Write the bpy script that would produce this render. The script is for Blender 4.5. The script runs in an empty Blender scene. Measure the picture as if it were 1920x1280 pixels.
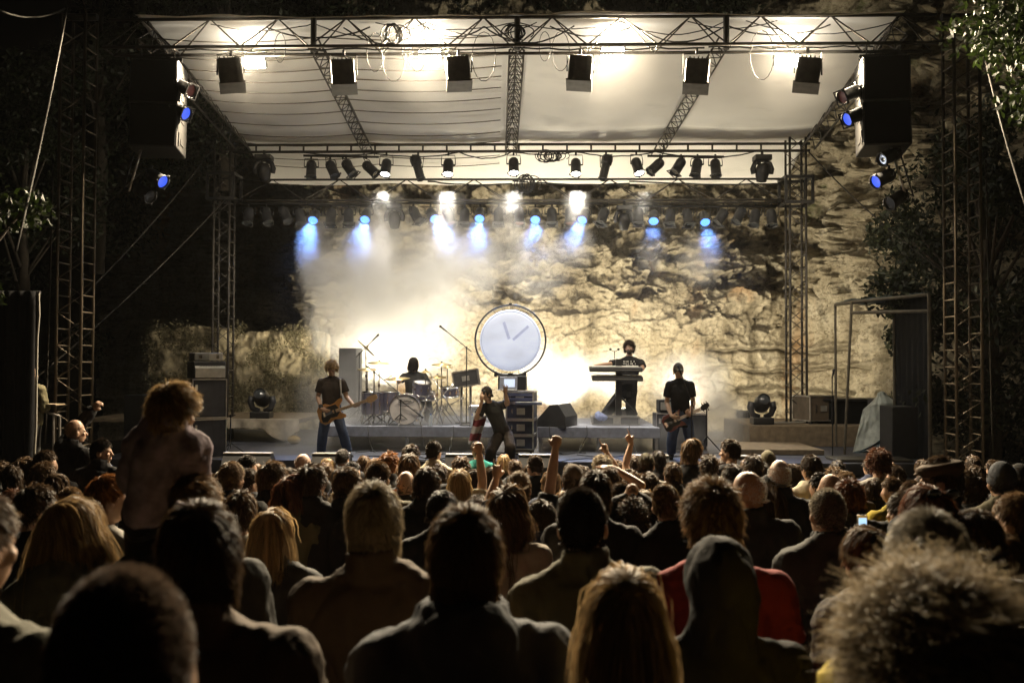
import bpy, bmesh, math, random
import numpy as np
from mathutils import Vector, Matrix, Quaternion
R = math.radians
random.seed(7)
rng = np.random.default_rng(11)
sc = bpy.context.scene
COL = sc.collection
# ------------------------------------------------------------------ camera
F = 1750.0            # focal length in pixels of the 1920 px frame
EYE = Vector((0, 0, 2.95))
CAMROT = (Matrix.Rotation(R(90 + 1.36), 3, 'X') @ Matrix.Rotation(R(0.2), 3, 'Z'))
cd = bpy.data.cameras.new('camera'); cam = bpy.data.objects.new('camera', cd); COL.objects.link(cam)
cam.matrix_world = Matrix.Translation(EYE) @ CAMROT.to_4x4()
cd.sensor_width = 36; cd.lens = 36 * F / 1920; cd.clip_start = 0.05; cd.clip_end = 500
cd.dof.use_dof = True; cd.dof.focus_distance = 15.0; cd.dof.aperture_fstop = 3.2
sc.camera = cam
# ------------------------------------------------------------------ world, exposure
w = bpy.data.worlds.new('World'); sc.world = w; w.use_nodes = True
nt = w.node_tree
sky = nt.nodes.new('ShaderNodeTexSky'); sky.sky_type = 'NISHITA'; sky.sun_disc = False
sky.sun_elevation = R(-4); sky.sun_rotation = R(160)
bg = nt.nodes['Background']; nt.links.new(sky.outputs[0], bg.inputs[0]); bg.inputs[1].default_value = 0.007
sc.view_settings.view_transform = 'Standard'; sc.view_settings.look = 'None'
sc.view_settings.exposure = 0.0; sc.view_settings.gamma = 1
sc.cycles.use_denoising = True; sc.cycles.use_adaptive_sampling = True; sc.cycles.adaptive_threshold = .03; sc.cycles.adaptive_min_samples = 16
try: sc.cycles.denoiser = 'OPENIMAGEDENOISE'
except Exception: pass
sc.cycles.max_bounces = 5; sc.cycles.diffuse_bounces = 2; sc.cycles.glossy_bounces = 2
sc.cycles.transmission_bounces = 3; sc.cycles.volume_bounces = 1; sc.cycles.transparent_max_bounces = 10
sc.cycles.caustics_reflective = False; sc.cycles.caustics_refractive = False
sc.cycles.sample_clamp_indirect = 4.0; sc.cycles.sample_clamp_direct = 0.0
sc.cycles.volume_step_rate = .35; sc.cycles.volume_max_steps = 256
# ------------------------------------------------------------------ frames of reference
SA = R(1.5); SO = Vector((0, 15, 0)); SD = Vector((math.sin(SA), math.cos(SA), 0)); SR = Vector((math.cos(SA), -math.sin(SA), 0))
def S(u, v, z): return SO + SR * u + SD * v + Vector((0, 0, z))
def ray(px, py): return CAMROT @ Vector(((px - 960) / F, (640 - py) / F, -1))
def P(px, py, Y):
    d = ray(px, py); return EYE + d * (Y / d.y)
def PS(px, py, v):
    d = ray(px, py); t = ((SO - EYE).dot(SD) + v) / d.dot(SD); return EYE + d * t
def U(px, v):        # stage u coordinate of a picture column at depth v
    return (PS(px, 640, v) - SO).dot(SR)
def Z(py, v): return PS(960, py, v).z
STAGE_Z = 1.3; RISER_Z = 1.76
def ground_z(y): return float(np.interp(y, [0, 2, 5, 8, 12, 15, 60, 90], [.92, .85, .58, .36, .14, 0, 0, 0]))
# ------------------------------------------------------------------ materials
MATS = {}
def mat(name, col, rough=.6, metal=0.0, var=.25, vscale=9.0, bump=0.0, bscale=40.0, emit=None, estr=0.0, spec=.5, coat=0):
    if name in MATS: return MATS[name]
    m = bpy.data.materials.new(name); m.use_nodes = True; t = m.node_tree; b = t.nodes['Principled BSDF']
    b.inputs['Roughness'].default_value = rough; b.inputs['Metallic'].default_value = metal
    b.inputs['Specular IOR Level'].default_value = spec; b.inputs['Coat Weight'].default_value = coat
    tc = t.nodes.new('ShaderNodeTexCoord')
    n = t.nodes.new('ShaderNodeTexNoise'); n.inputs['Scale'].default_value = vscale; n.inputs['Detail'].default_value = 4
    t.links.new(tc.outputs['Object'], n.inputs['Vector'])
    r = t.nodes.new('ShaderNodeMapRange'); r.inputs[1].default_value = .25; r.inputs[2].default_value = .75
    r.inputs[3].default_value = 1 - var; r.inputs[4].default_value = 1 + var
    t.links.new(n.outputs['Fac'], r.inputs[0])
    mx = t.nodes.new('ShaderNodeMix'); mx.data_type = 'RGBA'; mx.blend_type = 'MULTIPLY'; mx.inputs[0].default_value = 1
    mx.inputs[6].default_value = (*col, 1); t.links.new(r.outputs[0], mx.inputs[7])
    t.links.new(mx.outputs[2], b.inputs['Base Color'])
    if bump:
        n2 = t.nodes.new('ShaderNodeTexNoise'); n2.inputs['Scale'].default_value = bscale; n2.inputs['Detail'].default_value = 5
        t.links.new(tc.outputs['Object'], n2.inputs['Vector'])
        bp = t.nodes.new('ShaderNodeBump'); bp.inputs['Strength'].default_value = bump; bp.inputs['Distance'].default_value = .02
        t.links.new(n2.outputs['Fac'], bp.inputs['Height']); t.links.new(bp.outputs[0], b.inputs['Normal'])
    if emit:
        b.inputs['Emission Color'].default_value = (*emit, 1); b.inputs['Emission Strength'].default_value = estr
    MATS[name] = m; return m
BLACK = mat('black_metal', (.022, .021, .02), .45, .3)
CAN = mat('lamp_black', (.03, .03, .032), .5, .2, bump=.1)
TRUSS = mat('truss_steel', (.055, .048, .04), .5, .4)
ALU = mat('aluminium', (.42, .40, .37), .38, .9)
CHROME = mat('chrome', (.75, .74, .72), .15, 1.0, var=.05)
CABLE = mat('cable_rubber', (.018, .018, .018), .6)
# ------------------------------------------------------------------ mesh helpers
class MB:
    def __init__(s): s.v = []; s.f = []; s.n = 0
    def add(s, vs, fs):
        s.v.extend([tuple(x) for x in vs]); s.f.extend([tuple(i + s.n for i in f) for f in fs]); s.n += len(vs); return s
    def box(s, c, d, rot=None, bev=0.0):
        c = Vector(c); hx, hy, hz = d[0] / 2, d[1] / 2, d[2] / 2
        if bev <= 0:
            vs = [Vector((x, y, z)) for z in (-hz, hz) for y in (-hy, hy) for x in (-hx, hx)]
            fs = [(0, 2, 3, 1), (4, 5, 7, 6), (0, 1, 5, 4), (2, 6, 7, 3), (0, 4, 6, 2), (1, 3, 7, 5)]
        else:
            b = bmesh.new(); bmesh.ops.create_cube(b, size=1)
            for q in b.verts: q.co = Vector((q.co.x * d[0], q.co.y * d[1], q.co.z * d[2]))
            bmesh.ops.bevel(b, geom=b.edges[:], offset=bev, segments=2, affect='EDGES', profile=.5)
            b.verts.index_update(); vs = [q.co.copy() for q in b.verts]; fs = [tuple(q.index for q in f.verts) for f in b.faces]; b.free()
        if rot is not None: vs = [rot @ q for q in vs]
        return s.add([q + c for q in vs], fs)
    def tube(s, a, b, r, r2=None, n=8, cap=True):
        return s.poly([a, b], [r, r if r2 is None else r2], n, cap)
    def poly(s, pts, r, n=8, cap=True):
        pts = [Vector(p) for p in pts]; rs = r if isinstance(r, (list, tuple)) else [r] * len(pts)
        vs = []; m = len(pts); prev = None
        for i, p in enumerate(pts):
            t = (pts[min(i + 1, m - 1)] - pts[max(i - 1, 0)])
            t = t.normalized() if t.length > 1e-9 else Vector((0, 0, 1))
            if prev is None:
                h = Vector((0, 0, 1)) if abs(t.z) < .9 else Vector((1, 0, 0)); x = t.cross(h).normalized()
            else:
                x = prev - t * prev.dot(t); x = x.normalized() if x.length > 1e-6 else t.orthogonal().normalized()
            prev = x; y = t.cross(x)
            for k in range(n):
                a = 2 * math.pi * k / n; vs.append(p + (x * math.cos(a) + y * math.sin(a)) * rs[i])
        fs = []
        for i in range(m - 1):
            for k in range(n):
                k2 = (k + 1) % n; fs.append((i * n + k, i * n + k2, (i + 1) * n + k2, (i + 1) * n + k))
        if cap: fs.append(tuple(range(n))[::-1]); fs.append(tuple((m - 1) * n + k for k in range(n)))
        return s.add(vs, fs)
    def lathe(s, prof, o=(0, 0, 0), axis=(0, 0, 1), n=20, cap=True):
        o = Vector(o); q = Vector((0, 0, 1)).rotation_difference(Vector(axis).normalized())
        vs = []
        for r, h in prof:
            for k in range(n):
                a = 2 * math.pi * k / n; vs.append(o + q @ Vector((r * math.cos(a), r * math.sin(a), h)))
        fs = []
        for i in range(len(prof) - 1):
            for k in range(n):
                k2 = (k + 1) % n; fs.append((i * n + k, i * n + k2, (i + 1) * n + k2, (i + 1) * n + k))
        if cap: fs.append(tuple(range(n))[::-1]); fs.append(tuple((len(prof) - 1) * n + k for k in range(n)))
        return s.add(vs, fs)
    def ball(s, c, r, rot=None, n=12, m=8):
        c = Vector(c); r = r if hasattr(r, '__len__') else (r, r, r); vs = []; fs = []
        vs.append(Vector((0, 0, -r[2])))
        for i in range(1, m):
            t = math.pi * i / m - math.pi / 2
            for k in range(n):
                a = 2 * math.pi * k / n; vs.append(Vector((r[0] * math.cos(t) * math.cos(a), r[1] * math.cos(t) * math.sin(a), r[2] * math.sin(t))))
        vs.append(Vector((0, 0, r[2])))
        for k in range(n): fs.append((0, 1 + (k + 1) % n, 1 + k)); fs.append((len(vs) - 1, 1 + (m - 2) * n + k, 1 + (m - 2) * n + (k + 1) % n))
        for i in range(m - 2):
            for k in range(n):
                k2 = (k + 1) % n; fs.append((1 + i * n + k, 1 + i * n + k2, 1 + (i + 1) * n + k2, 1 + (i + 1) * n + k))
        if rot is not None: vs = [rot @ q for q in vs]
        return s.add([q + c for q in vs], fs)
    def capsule(s, a, b, r1, r2=None, n=10):
        r2 = r1 if r2 is None else r2; a = Vector(a); b = Vector(b); t = (b - a); L = t.length
        t = t / L if L > 1e-6 else Vector((0, 0, 1)); pts = []; rs = []
        for k in range(4): an = math.pi / 2 * (1 - k / 3); pts.append(a - t * r1 * math.sin(an) * .999); rs.append(max(r1 * math.cos(an), r1 * .05))
        for k in range(4): an = math.pi / 2 * k / 3; pts.append(b + t * r2 * math.sin(an) * .999); rs.append(max(r2 * math.cos(an), r2 * .05))
        return s.poly(pts, rs, n)
    def loft(s, rings, n=16):       # rings: (centre, x half axis vector, y half axis vector)
        vs = []
        for c, x, y in rings:
            for k in range(n):
                a = 2 * math.pi * k / n; ca, sa = math.cos(a), math.sin(a)
                e = .8; ca = math.copysign(abs(ca) ** e, ca); sa = math.copysign(abs(sa) ** e, sa)
                vs.append(Vector(c) + x * ca + y * sa)
        fs = []
        for i in range(len(rings) - 1):
            for k in range(n):
                k2 = (k + 1) % n; fs.append((i * n + k, i * n + k2, (i + 1) * n + k2, (i + 1) * n + k))
        fs.append(tuple(range(n))[::-1]); fs.append(tuple((len(rings) - 1) * n + k for k in range(n)))
        return s.add(vs, fs)
    def mesh(s, name, smooth=False):
        me = bpy.data.meshes.new(name); me.from_pydata(s.v, [], s.f); me.update()
        if smooth: me.polygons.foreach_set('use_smooth', [True] * len(me.polygons))
        return me
    def build(s, name, m, parent=None, smooth=False, origin=None):
        if origin is not None:
            o3 = Vector(origin); s.v = [tuple(Vector(q) - o3) for q in s.v]
        o = bpy.data.objects.new(name, s.mesh(name, smooth)); COL.objects.link(o)
        if m: o.data.materials.append(m)
        if parent is not None: o.parent = parent
        if origin is not None: o.location = origin
        return o
    def grown(s, vox=.012, smooth=4, name='body', dec=0):   # one continuous surface grown round all the shapes
        me = s.mesh('tmp'); o = bpy.data.objects.new('tmp', me); COL.objects.link(o)
        md = o.modifiers.new('r', 'REMESH'); md.mode = 'VOXEL'; md.voxel_size = vox; md.use_smooth_shade = True
        if smooth: sm = o.modifiers.new('s', 'SMOOTH'); sm.factor = .5; sm.iterations = smooth
        if dec: dm = o.modifiers.new('d', 'DECIMATE'); dm.ratio = dec
        dg = bpy.context.evaluated_depsgraph_get(); dg.update()
        out = bpy.data.meshes.new_from_object(o.evaluated_get(dg)); out.name = name
        out.polygons.foreach_set('use_smooth', [True] * len(out.polygons))
        bpy.data.objects.remove(o); bpy.data.meshes.remove(me)
        return out
def np_mesh(name, V, Fq, smooth=False):
    me = bpy.data.meshes.new(name); V = np.asarray(V, np.float32); Fq = np.asarray(Fq, np.int32); k = Fq.shape[1]
    me.vertices.add(len(V)); me.vertices.foreach_set('co', V.ravel())
    me.loops.add(Fq.size); me.loops.foreach_set('vertex_index', Fq.ravel())
    me.polygons.add(len(Fq)); me.polygons.foreach_set('loop_start', np.arange(0, Fq.size, k, dtype=np.int32))
    me.update(calc_edges=True); me.validate()
    if smooth: me.polygons.foreach_set('use_smooth', np.ones(len(Fq), bool))
    return me
def tag(o, label=None, cat=None, group=None, kind=None):
    if label: o['label'] = label
    if cat: o['category'] = cat
    if group: o['group'] = group
    if kind: o['kind'] = kind
    return o
def empty(name, loc=(0, 0, 0), label=None, cat=None, group=None, rot=None):
    o = bpy.data.objects.new(name, None); COL.objects.link(o); o.location = loc; o.empty_display_size = .1
    if rot is not None: o.rotation_euler = rot
    return tag(o, label, cat, group)
def link(name, me, m=None, parent=None):
    o = bpy.data.objects.new(name, me); COL.objects.link(o)
    if m is not None:
        if not me.materials: me.materials.append(m)
        else: o.material_slots[0].link = 'OBJECT'; o.material_slots[0].material = m
    if parent is not None: o.parent = parent
    return o
def copy_tree(o, parent=None):
    c = o.copy(); COL.objects.link(c)
    if parent is not None: c.parent = parent
    for ch in list(o.children): copy_tree(ch, c)
    return c
def text_mesh(body, size, name='lettering', depth=.002):
    cu = bpy.data.curves.new('t', 'FONT'); cu.body = body; cu.size = size; cu.extrude = depth; cu.align_x = 'CENTER'; cu.align_y = 'CENTER'
    o = bpy.data.objects.new('t', cu); COL.objects.link(o); dg = bpy.context.evaluated_depsgraph_get(); dg.update()
    me = bpy.data.meshes.new_from_object(o.evaluated_get(dg)); me.name = name; bpy.data.objects.remove(o); return me
def sag(a, b, d, n=10, wob=0.0):
    a, b = Vector(a), Vector(b)
    return [a.lerp(b, i / n) + Vector((random.uniform(-wob, wob), random.uniform(-wob, wob), -d * 4 * (i / n) * (1 - i / n) + random.uniform(-wob, wob))) for i in range(n + 1)]
# numpy noise ---------------------------------------------------------------
def _h(ix, iy, iz, seed):
    n = (ix.astype(np.int64) * 374761393 + iy.astype(np.int64) * 668265263 + iz.astype(np.int64) * 2147483647 + seed * 1274126177) & 0xffffffff
    n = ((n ^ (n >> 13)) * 1274126177) & 0xffffffff; n = ((n ^ (n >> 16)) * 2246822519) & 0xffffffff
    return ((n ^ (n >> 15)) & 0xffffff) / float(0xffffff)
def vnoise(x, y, z=None, seed=0):
    z = np.zeros_like(x) if z is None else z
    xi, yi, zi = np.floor(x), np.floor(y), np.floor(z); fx, fy, fz = x - xi, y - yi, z - zi
    fx, fy, fz = [q * q * (3 - 2 * q) for q in (fx, fy, fz)]; o = 0
    for a in (0, 1):
        for b in (0, 1):
            for c in (0, 1):
                o = o + _h(xi + a, yi + b, zi + c, seed) * (fx if a else 1 - fx) * (fy if b else 1 - fy) * (fz if c else 1 - fz)
    return o * 2 - 1
def fbm(x, y, z=None, seed=0, oct=5, gain=.5):
    o = 0; a = 1.0; f = 1.0
    for k in range(oct):
        o = o + a * vnoise(x * f, y * f, None if z is None else z * f, seed + k * 17); a *= gain; f *= 2.03
    return o
def facets(x, y, seed, tilt=.8):       # broken rock: each cell of a jittered grid is a tilted plane
    xi, yi = np.floor(x), np.floor(y); best = np.full(x.shape, 1e9); sec = best.copy(); val = np.zeros_like(x)
    for dx in (-1, 0, 1):
        for dy in (-1, 0, 1):
            cx, cy = xi + dx, yi + dy; zz = np.zeros_like(cx)
            px = cx + _h(cx, cy, zz, seed); py = cy + _h(cx, cy, zz + 1, seed)
            d = (x - px) ** 2 + (y - py) ** 2
            hv = _h(cx, cy, zz + 2, seed) * 2 - 1; gx = (_h(cx, cy, zz + 3, seed) * 2 - 1) * tilt; gy = (_h(cx, cy, zz + 4, seed) * 2 - 1) * tilt
            v = hv * .6 + gx * (x - px) + gy * (y - py)
            m = d < best; sec = np.where(m, best, np.minimum(sec, d)); val = np.where(m, v, val); best = np.where(m, d, best)
    return val, np.sqrt(sec) - np.sqrt(best)
# ================================================================== ground, cliff, hill
def grid_mesh(name, X, Y, Zz, smooth=False):
    n, m = X.shape; V = np.stack([X, Y, Zz], -1).reshape(-1, 3)
    i = np.arange(n * m).reshape(n, m)
    Fq = np.stack([i[:-1, :-1], i[1:, :-1], i[1:, 1:], i[:-1, 1:]], -1).reshape(-1, 4)
    return np_mesh(name, V, Fq, smooth)
gx = np.linspace(-60, 60, 90); gy = np.concatenate([np.linspace(-12, 16, 110), np.linspace(17, 110, 50)])
GX, GY = np.meshgrid(gx, gy, indexing='ij')
GZ = np.interp(GY, [-12, 0, 2, 5, 8, 12, 15, 60, 120], [1.2, .92, .85, .58, .36, .14, 0, 0, 0]) + .03 * fbm(GX * .8, GY * .8, seed=3)
m_ground = mat('trampled_ground', (.05, .042, .03), .9, var=.5, vscale=3, bump=.4)
tag(link('ground', grid_mesh('ground', GX, GY, GZ - .04, True), m_ground), kind='structure')
# ---- quarry cliff
pl = np.array([(-16, 36), (-8.2, 33), (-6.1, 28.5), (-5.65, 25.9), (-5.2, 25.1), (0, 25.2), (7.0, 25.2), (8.0, 24.7), (8.55, 22.8), (9.25, 19.8), (10.6, 15.5), (12.5, 10), (16, 2)], float)
seg = np.r_[0, np.cumsum(np.hypot(*np.diff(pl, axis=0).T))]
s0, s1 = seg[3] - .5, seg[9] + 1
ss = np.concatenate([np.linspace(0, s0, 70, endpoint=False), np.linspace(s0, s1, 560, endpoint=False), np.linspace(s1, seg[-1], 90)])
zz = np.concatenate([np.linspace(-.3, 9.0, 330, endpoint=False), np.linspace(9.0, 15.5, 90)])
SS, ZZ = np.meshgrid(ss, zz, indexing='ij')
def smooth1(a, k):
    kern = np.ones(k) / k; return np.convolve(np.pad(a, k // 2, mode='edge'), kern, mode='valid')[:len(a)]
fs = np.linspace(0, seg[-1], 900)
px_ = smooth1(np.interp(fs, seg, pl[:, 0]), 21); py_ = smooth1(np.interp(fs, seg, pl[:, 1]), 21)
bx = np.interp(SS, fs, px_); by = np.interp(SS, fs, py_)
tx = np.gradient(np.interp(ss, fs, px_), ss)[:, None]; ty = np.gradient(np.interp(ss, fs, py_), ss)[:, None]
ln = np.hypot(tx, ty); nx, ny = ty / ln, -tx / ln                    # towards the stage
def sstep(a, b, x): t = np.clip((x - a) / (b - a), 0, 1); return t * t * (3 - 2 * t)
rug = .48 + .75 * sstep(3.7, 5.4, ZZ + .5 * vnoise(SS * .5, ZZ * .5, seed=5)) + .35 * sstep(seg[7], seg[8], SS) 
wx = SS + .06 * fbm(SS * 2.1, ZZ * 2.1, seed=31, oct=4) + .22 * ZZ; wz = ZZ + .05 * fbm(SS * 2.3, ZZ * 2.3, seed=41, oct=4) - .12 * SS
f1, e1 = facets(wx * .55, wz * .85, 1, 1.3); f2, e2 = facets(wx * 1.5, wz * 2.1, 2, 1.5); f3, e3 = facets(wx * 3.9, wz * 5.5, 3, 1.7); f4, e4 = facets(wx * 9.5, wz * 13, 4, 1.7)
D = rug * (.32 * f1 + .20 * f2 + .085 * f3 + .03 * f4) + .28 * fbm(SS * .22, ZZ * .3, seed=9, oct=3) * np.minimum(rug, 1)
D += .012 * fbm(SS * 6, ZZ * 8, seed=13, oct=4) + .006 * fbm(SS * 22, ZZ * 26, seed=14, oct=3)
D -= .05 * rug * np.exp(-(e2 / .03) ** 2) * (vnoise(SS, ZZ, seed=22) > .05)
D -= .05 * np.exp(-(((SS * 1.0 + .04 * vnoise(ZZ * 2, ZZ * 0, seed=8)) % 1.37 - .6) / .012) ** 2) * (vnoise(SS * 1.3, ZZ * .6, seed=24) > .1)
for z0, dep, a, b, h in ((3.33, .30, seg[5] + 5.3, seg[7] + 1.2, .045), (2.82, .25, seg[5] + 4.0, seg[8], .04), (2.15, .5, seg[5] + 6.0, seg[7] + 1.4, .12), (5.0, .4, seg[5] + 4.9, seg[7] - .2, .13), (5.9, .3, seg[5] + 2.6, seg[7] - 2, .11)):
    zc = z0 + .10 * vnoise(SS * .9, SS * 0, seed=int(z0 * 10)) + .04 * vnoise(SS * 4, SS * 0, seed=77)
    msk = sstep(a - .3, a + .3, SS) * (1 - sstep(b - .3, b + .3, SS)) * sstep(-.45, .1, vnoise(SS * .8, SS * 0 + z0, seed=51))
    D -= dep * msk * np.exp(-((ZZ - zc) / h) ** 2)
    D += .10 * msk * np.exp(-((ZZ - zc - h * 2.2) / (h * 1.6)) ** 2)
for px_c, py_c, w_, h_, dp in ((1405, 520, 1.25, .30, .55), (1235, 478, .75, .32, .45), (1195, 548, .55, .16, .35), (1312, 582, .45, .22, .30), (1120, 440, .60, .28, .45), (1060, 430, .45, .22, .35), (1360, 455, .80, .22, .40), (905, 560, .55, .18, .3), (1020, 535, .50, .14, .25), (1285, 415, .9, .25, .45), (1440, 600, .35, .4, .25), (1465, 430, .5, .35, .4), (1590, 430, .5, .5, .35), (1640, 560, .3, .7, .35)):
    sc_ = seg[5] + (px_c - 960) / F * 25.2; zc_ = 2.95 + (682 - py_c) / F * 25.2; dd_ = ((SS - sc_) / w_) ** 2 + ((ZZ - zc_ - .25 * h_ * np.sin((SS - sc_) * 3)) / h_) ** 2 + .55 * f2 + .35 * f3 + .2 * f4
    D -= dp * (1 - sstep(.75, 1.0, dd_)); D += .35 * dp * np.exp(-((dd_ - 1.35) / .3) ** 2) * (ZZ > zc_)
D -= .9 * sstep(8.5, 13, ZZ) + .25 * sstep(5, 8, ZZ)
CX, CY = bx + nx * D, by + ny * D
def rock_material():
    m = bpy.data.materials.new('quarry_rock'); m.use_nodes = True; t = m.node_tree; b = t.nodes['Principled BSDF']; L = t.links
    b.inputs['Roughness'].default_value = .9; b.inputs['Specular IOR Level'].default_value = .15
    tc = t.nodes.new('ShaderNodeTexCoord')
    def noise(scale, det=6, rough=.6, sx=(1, 1, 1)):
        mp = t.nodes.new('ShaderNodeMapping'); mp.inputs['Scale'].default_value = sx; L.new(tc.outputs['Object'], mp.inputs[0])
        n = t.nodes.new('ShaderNodeTexNoise'); n.inputs['Scale'].default_value = scale; n.inputs['Detail'].default_value = det; n.inputs['Roughness'].default_value = rough
        L.new(mp.outputs[0], n.inputs['Vector']); return n.outputs['Fac']
    def ramp(f, pts):
        r = t.nodes.new('ShaderNodeValToRGB'); e = r.color_ramp.elements
        while len(e) < len(pts): e.new(.5)
        for q, (p, c) in zip(e, pts): q.position = p; q.color = (*c, 1)
        L.new(f, r.inputs[0]); return r.outputs[0]
    def mixc(kind, fac, a, bb):
        x = t.nodes.new('ShaderNodeMix'); x.data_type = 'RGBA'; x.blend_type = kind
        if isinstance(fac, (int, float)): x.inputs[0].default_value = fac
        else: L.new(fac, x.inputs[0])
        L.new(a, x.inputs[6])
        if isinstance(bb, tuple): x.inputs[7].default_value = (*bb, 1)
        else: L.new(bb, x.inputs[7])
        return x.outputs[2]
    base = ramp(noise(.9), [(.3, (.22, .185, .125)), (.5, (.33, .285, .20)), (.7, (.42, .375, .28))])
    fine = ramp(noise(9, 8, .7), [(.36, (.38, .35, .30)), (.52, (1, 1, 1))])
    c = mixc('MULTIPLY', .75, base, fine)
    rust = ramp(noise(.55, 4, .5, (1, 1, .22)), [(.60, (0, 0, 0)), (.70, (1, 1, 1))])
    c = mixc('MIX', rust, c, (.40, .20, .10)) if False else mixc('MULTIPLY', rust, c, (.95, .66, .45))
    stain = ramp(noise(.7, 5, .6, (2.2, 2.2, .15)), [(.52, (0, 0, 0)), (.66, (.85, .85, .85))])
    c = mixc('MULTIPLY', stain, c, (.45, .43, .38))
    vo = t.nodes.new('ShaderNodeTexVoronoi'); vo.feature = 'DISTANCE_TO_EDGE'; vo.inputs['Scale'].default_value = .85; mpv = t.nodes.new('ShaderNodeMapping'); mpv.inputs['Scale'].default_value = (1, 1, 1.7); mpv.inputs['Rotation'].default_value = (0, .25, 0)
    nd = t.nodes.new('ShaderNodeTexNoise'); nd.inputs['Scale'].default_value = 2.2; nd.inputs['Detail'].default_value = 7; nd.inputs['Roughness'].default_value = .7; L.new(tc.outputs['Object'], nd.inputs['Vector'])
    va = t.nodes.new('ShaderNodeVectorMath'); va.operation = 'MULTIPLY_ADD'; va.inputs[1].default_value = (.7, .7, .7); L.new(nd.outputs['Color'], va.inputs[0]); L.new(tc.outputs['Object'], va.inputs[2]); L.new(va.outputs[0], mpv.inputs[0]); L.new(mpv.outputs[0], vo.inputs['Vector'])
    crack = ramp(vo.outputs['Distance'], [(.0, (.30, .27, .22)), (.022, (1, 1, 1))]); gate = ramp(noise(.8, 4), [(.46, (0, 0, 0)), (.56, (1, 1, 1))]); c = mixc('MULTIPLY', gate, c, crack)
    moss = ramp(noise(1.3, 6), [(.60, (0, 0, 0)), (.68, (.8, .8, .8))])
    geo = t.nodes.new('ShaderNodeSeparateXYZ'); L.new(tc.outputs['Object'], geo.inputs[0])
    mz = t.nodes.new('ShaderNodeMapRange'); mz.inputs[1].default_value = 4.2; mz.inputs[2].default_value = 7.0; L.new(geo.outputs[2], mz.inputs[0])
    mm = t.nodes.new('ShaderNodeMath'); mm.operation = 'MULTIPLY'; L.new(moss, mm.inputs[0]); L.new(mz.outputs[0], mm.inputs[1])
    c = mixc('MIX', mm.outputs[0], c, (.075, .085, .03))
    L.new(c, b.inputs['Base Color'])
    bp = t.nodes.new('ShaderNodeBump'); bp.inputs['Strength'].default_value = .8; bp.inputs['Distance'].default_value = .05
    L.new(noise(14, 9, .7), bp.inputs['Height']); L.new(bp.outputs[0], b.inputs['Normal'])
    return m
ROCK = rock_material()
tag(link('cliff', grid_mesh('cliff', CX, CY, ZZ), ROCK), kind='structure')
# ---- dark hillside left of the quarry
hx = np.linspace(-60, 60, 120); hy = np.linspace(30, 75, 60); HX, HY = np.meshgrid(hx, hy, indexing='ij')
HZ = -1 + sstep(33, 55, HY + np.where(HX < -5, (HX + 5) * .4, 0)) * 26 + 1.2 * fbm(HX * .25, HY * .25, seed=60)
tag(link('hillside', grid_mesh('hillside', HX, HY, HZ), mat('dark_hillside', (.035, .032, .018), .95, var=.6, vscale=1.5, bump=1, bscale=6)), kind='structure')
# ---- leaves
def leaf_cloud(centres, radii, n, size, seed, flat=1.0):
    g = np.random.default_rng(seed); C = np.array(centres, float); rr = np.array(radii, float)
    k = g.integers(0, len(C), n); d = g.normal(size=(n, 3)); d /= np.linalg.norm(d, axis=1)[:, None]
    p = C[k] + d * (rr[k, None] * (g.random((n, 1)) ** .45)) * np.array([1, 1, flat])
    a = g.normal(size=(n, 3)); a /= np.linalg.norm(a, axis=1)[:, None]; b = np.cross(a, g.normal(size=(n, 3))); b /= np.linalg.norm(b, axis=1)[:, None]
    sz = size * (.6 + .8 * g.random((n, 1))); c = np.cross(a, b)
    V = np.stack([p - a * sz, p + b * sz * .42 + c * sz * .12, p + a * sz, p - b * sz * .42 + c * sz * .12], 1).reshape(-1, 3)
    return V, np.arange(4 * n).reshape(n, 4)
def leaf_mat(name, col):
    m = bpy.data.materials.new(name); m.use_nodes = True; t = m.node_tree; b = t.nodes['Principled BSDF']
    b.inputs['Roughness'].default_value = .55
    g = t.nodes.new('ShaderNodeNewGeometry'); r = t.nodes.new('ShaderNodeValToRGB')
    r.color_ramp.elements[0].color = (*[c * .55 for c in col], 1); r.color_ramp.elements[1].color = (*[c * 1.5 for c in col], 1)
    t.links.new(g.outputs['Random Per Island'], r.inputs[0]); t.links.new(r.outputs[0], b.inputs['Base Color'])
    tr = t.nodes.new('ShaderNodeBsdfTranslucent'); t.links.new(r.outputs[0], tr.inputs[0]); mx = t.nodes.new('ShaderNodeMixShader'); mx.inputs[0].default_value = .3
    t.links.new(b.outputs[0], mx.inputs[1]); t.links.new(tr.outputs[0], mx.inputs[2]); t.links.new(mx.outputs[0], t.nodes['Material Output'].inputs[0])
    return m
LEAF = leaf_mat('leaf_green', (.017, .023, .007)); LEAF2 = leaf_mat('leaf_bright', (.013, .021, .004)); IVY = leaf_mat('ivy_leaf', (.19, .165, .09))
BARK = mat('bark', (.07, .055, .04), .9, bump=.6)
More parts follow.
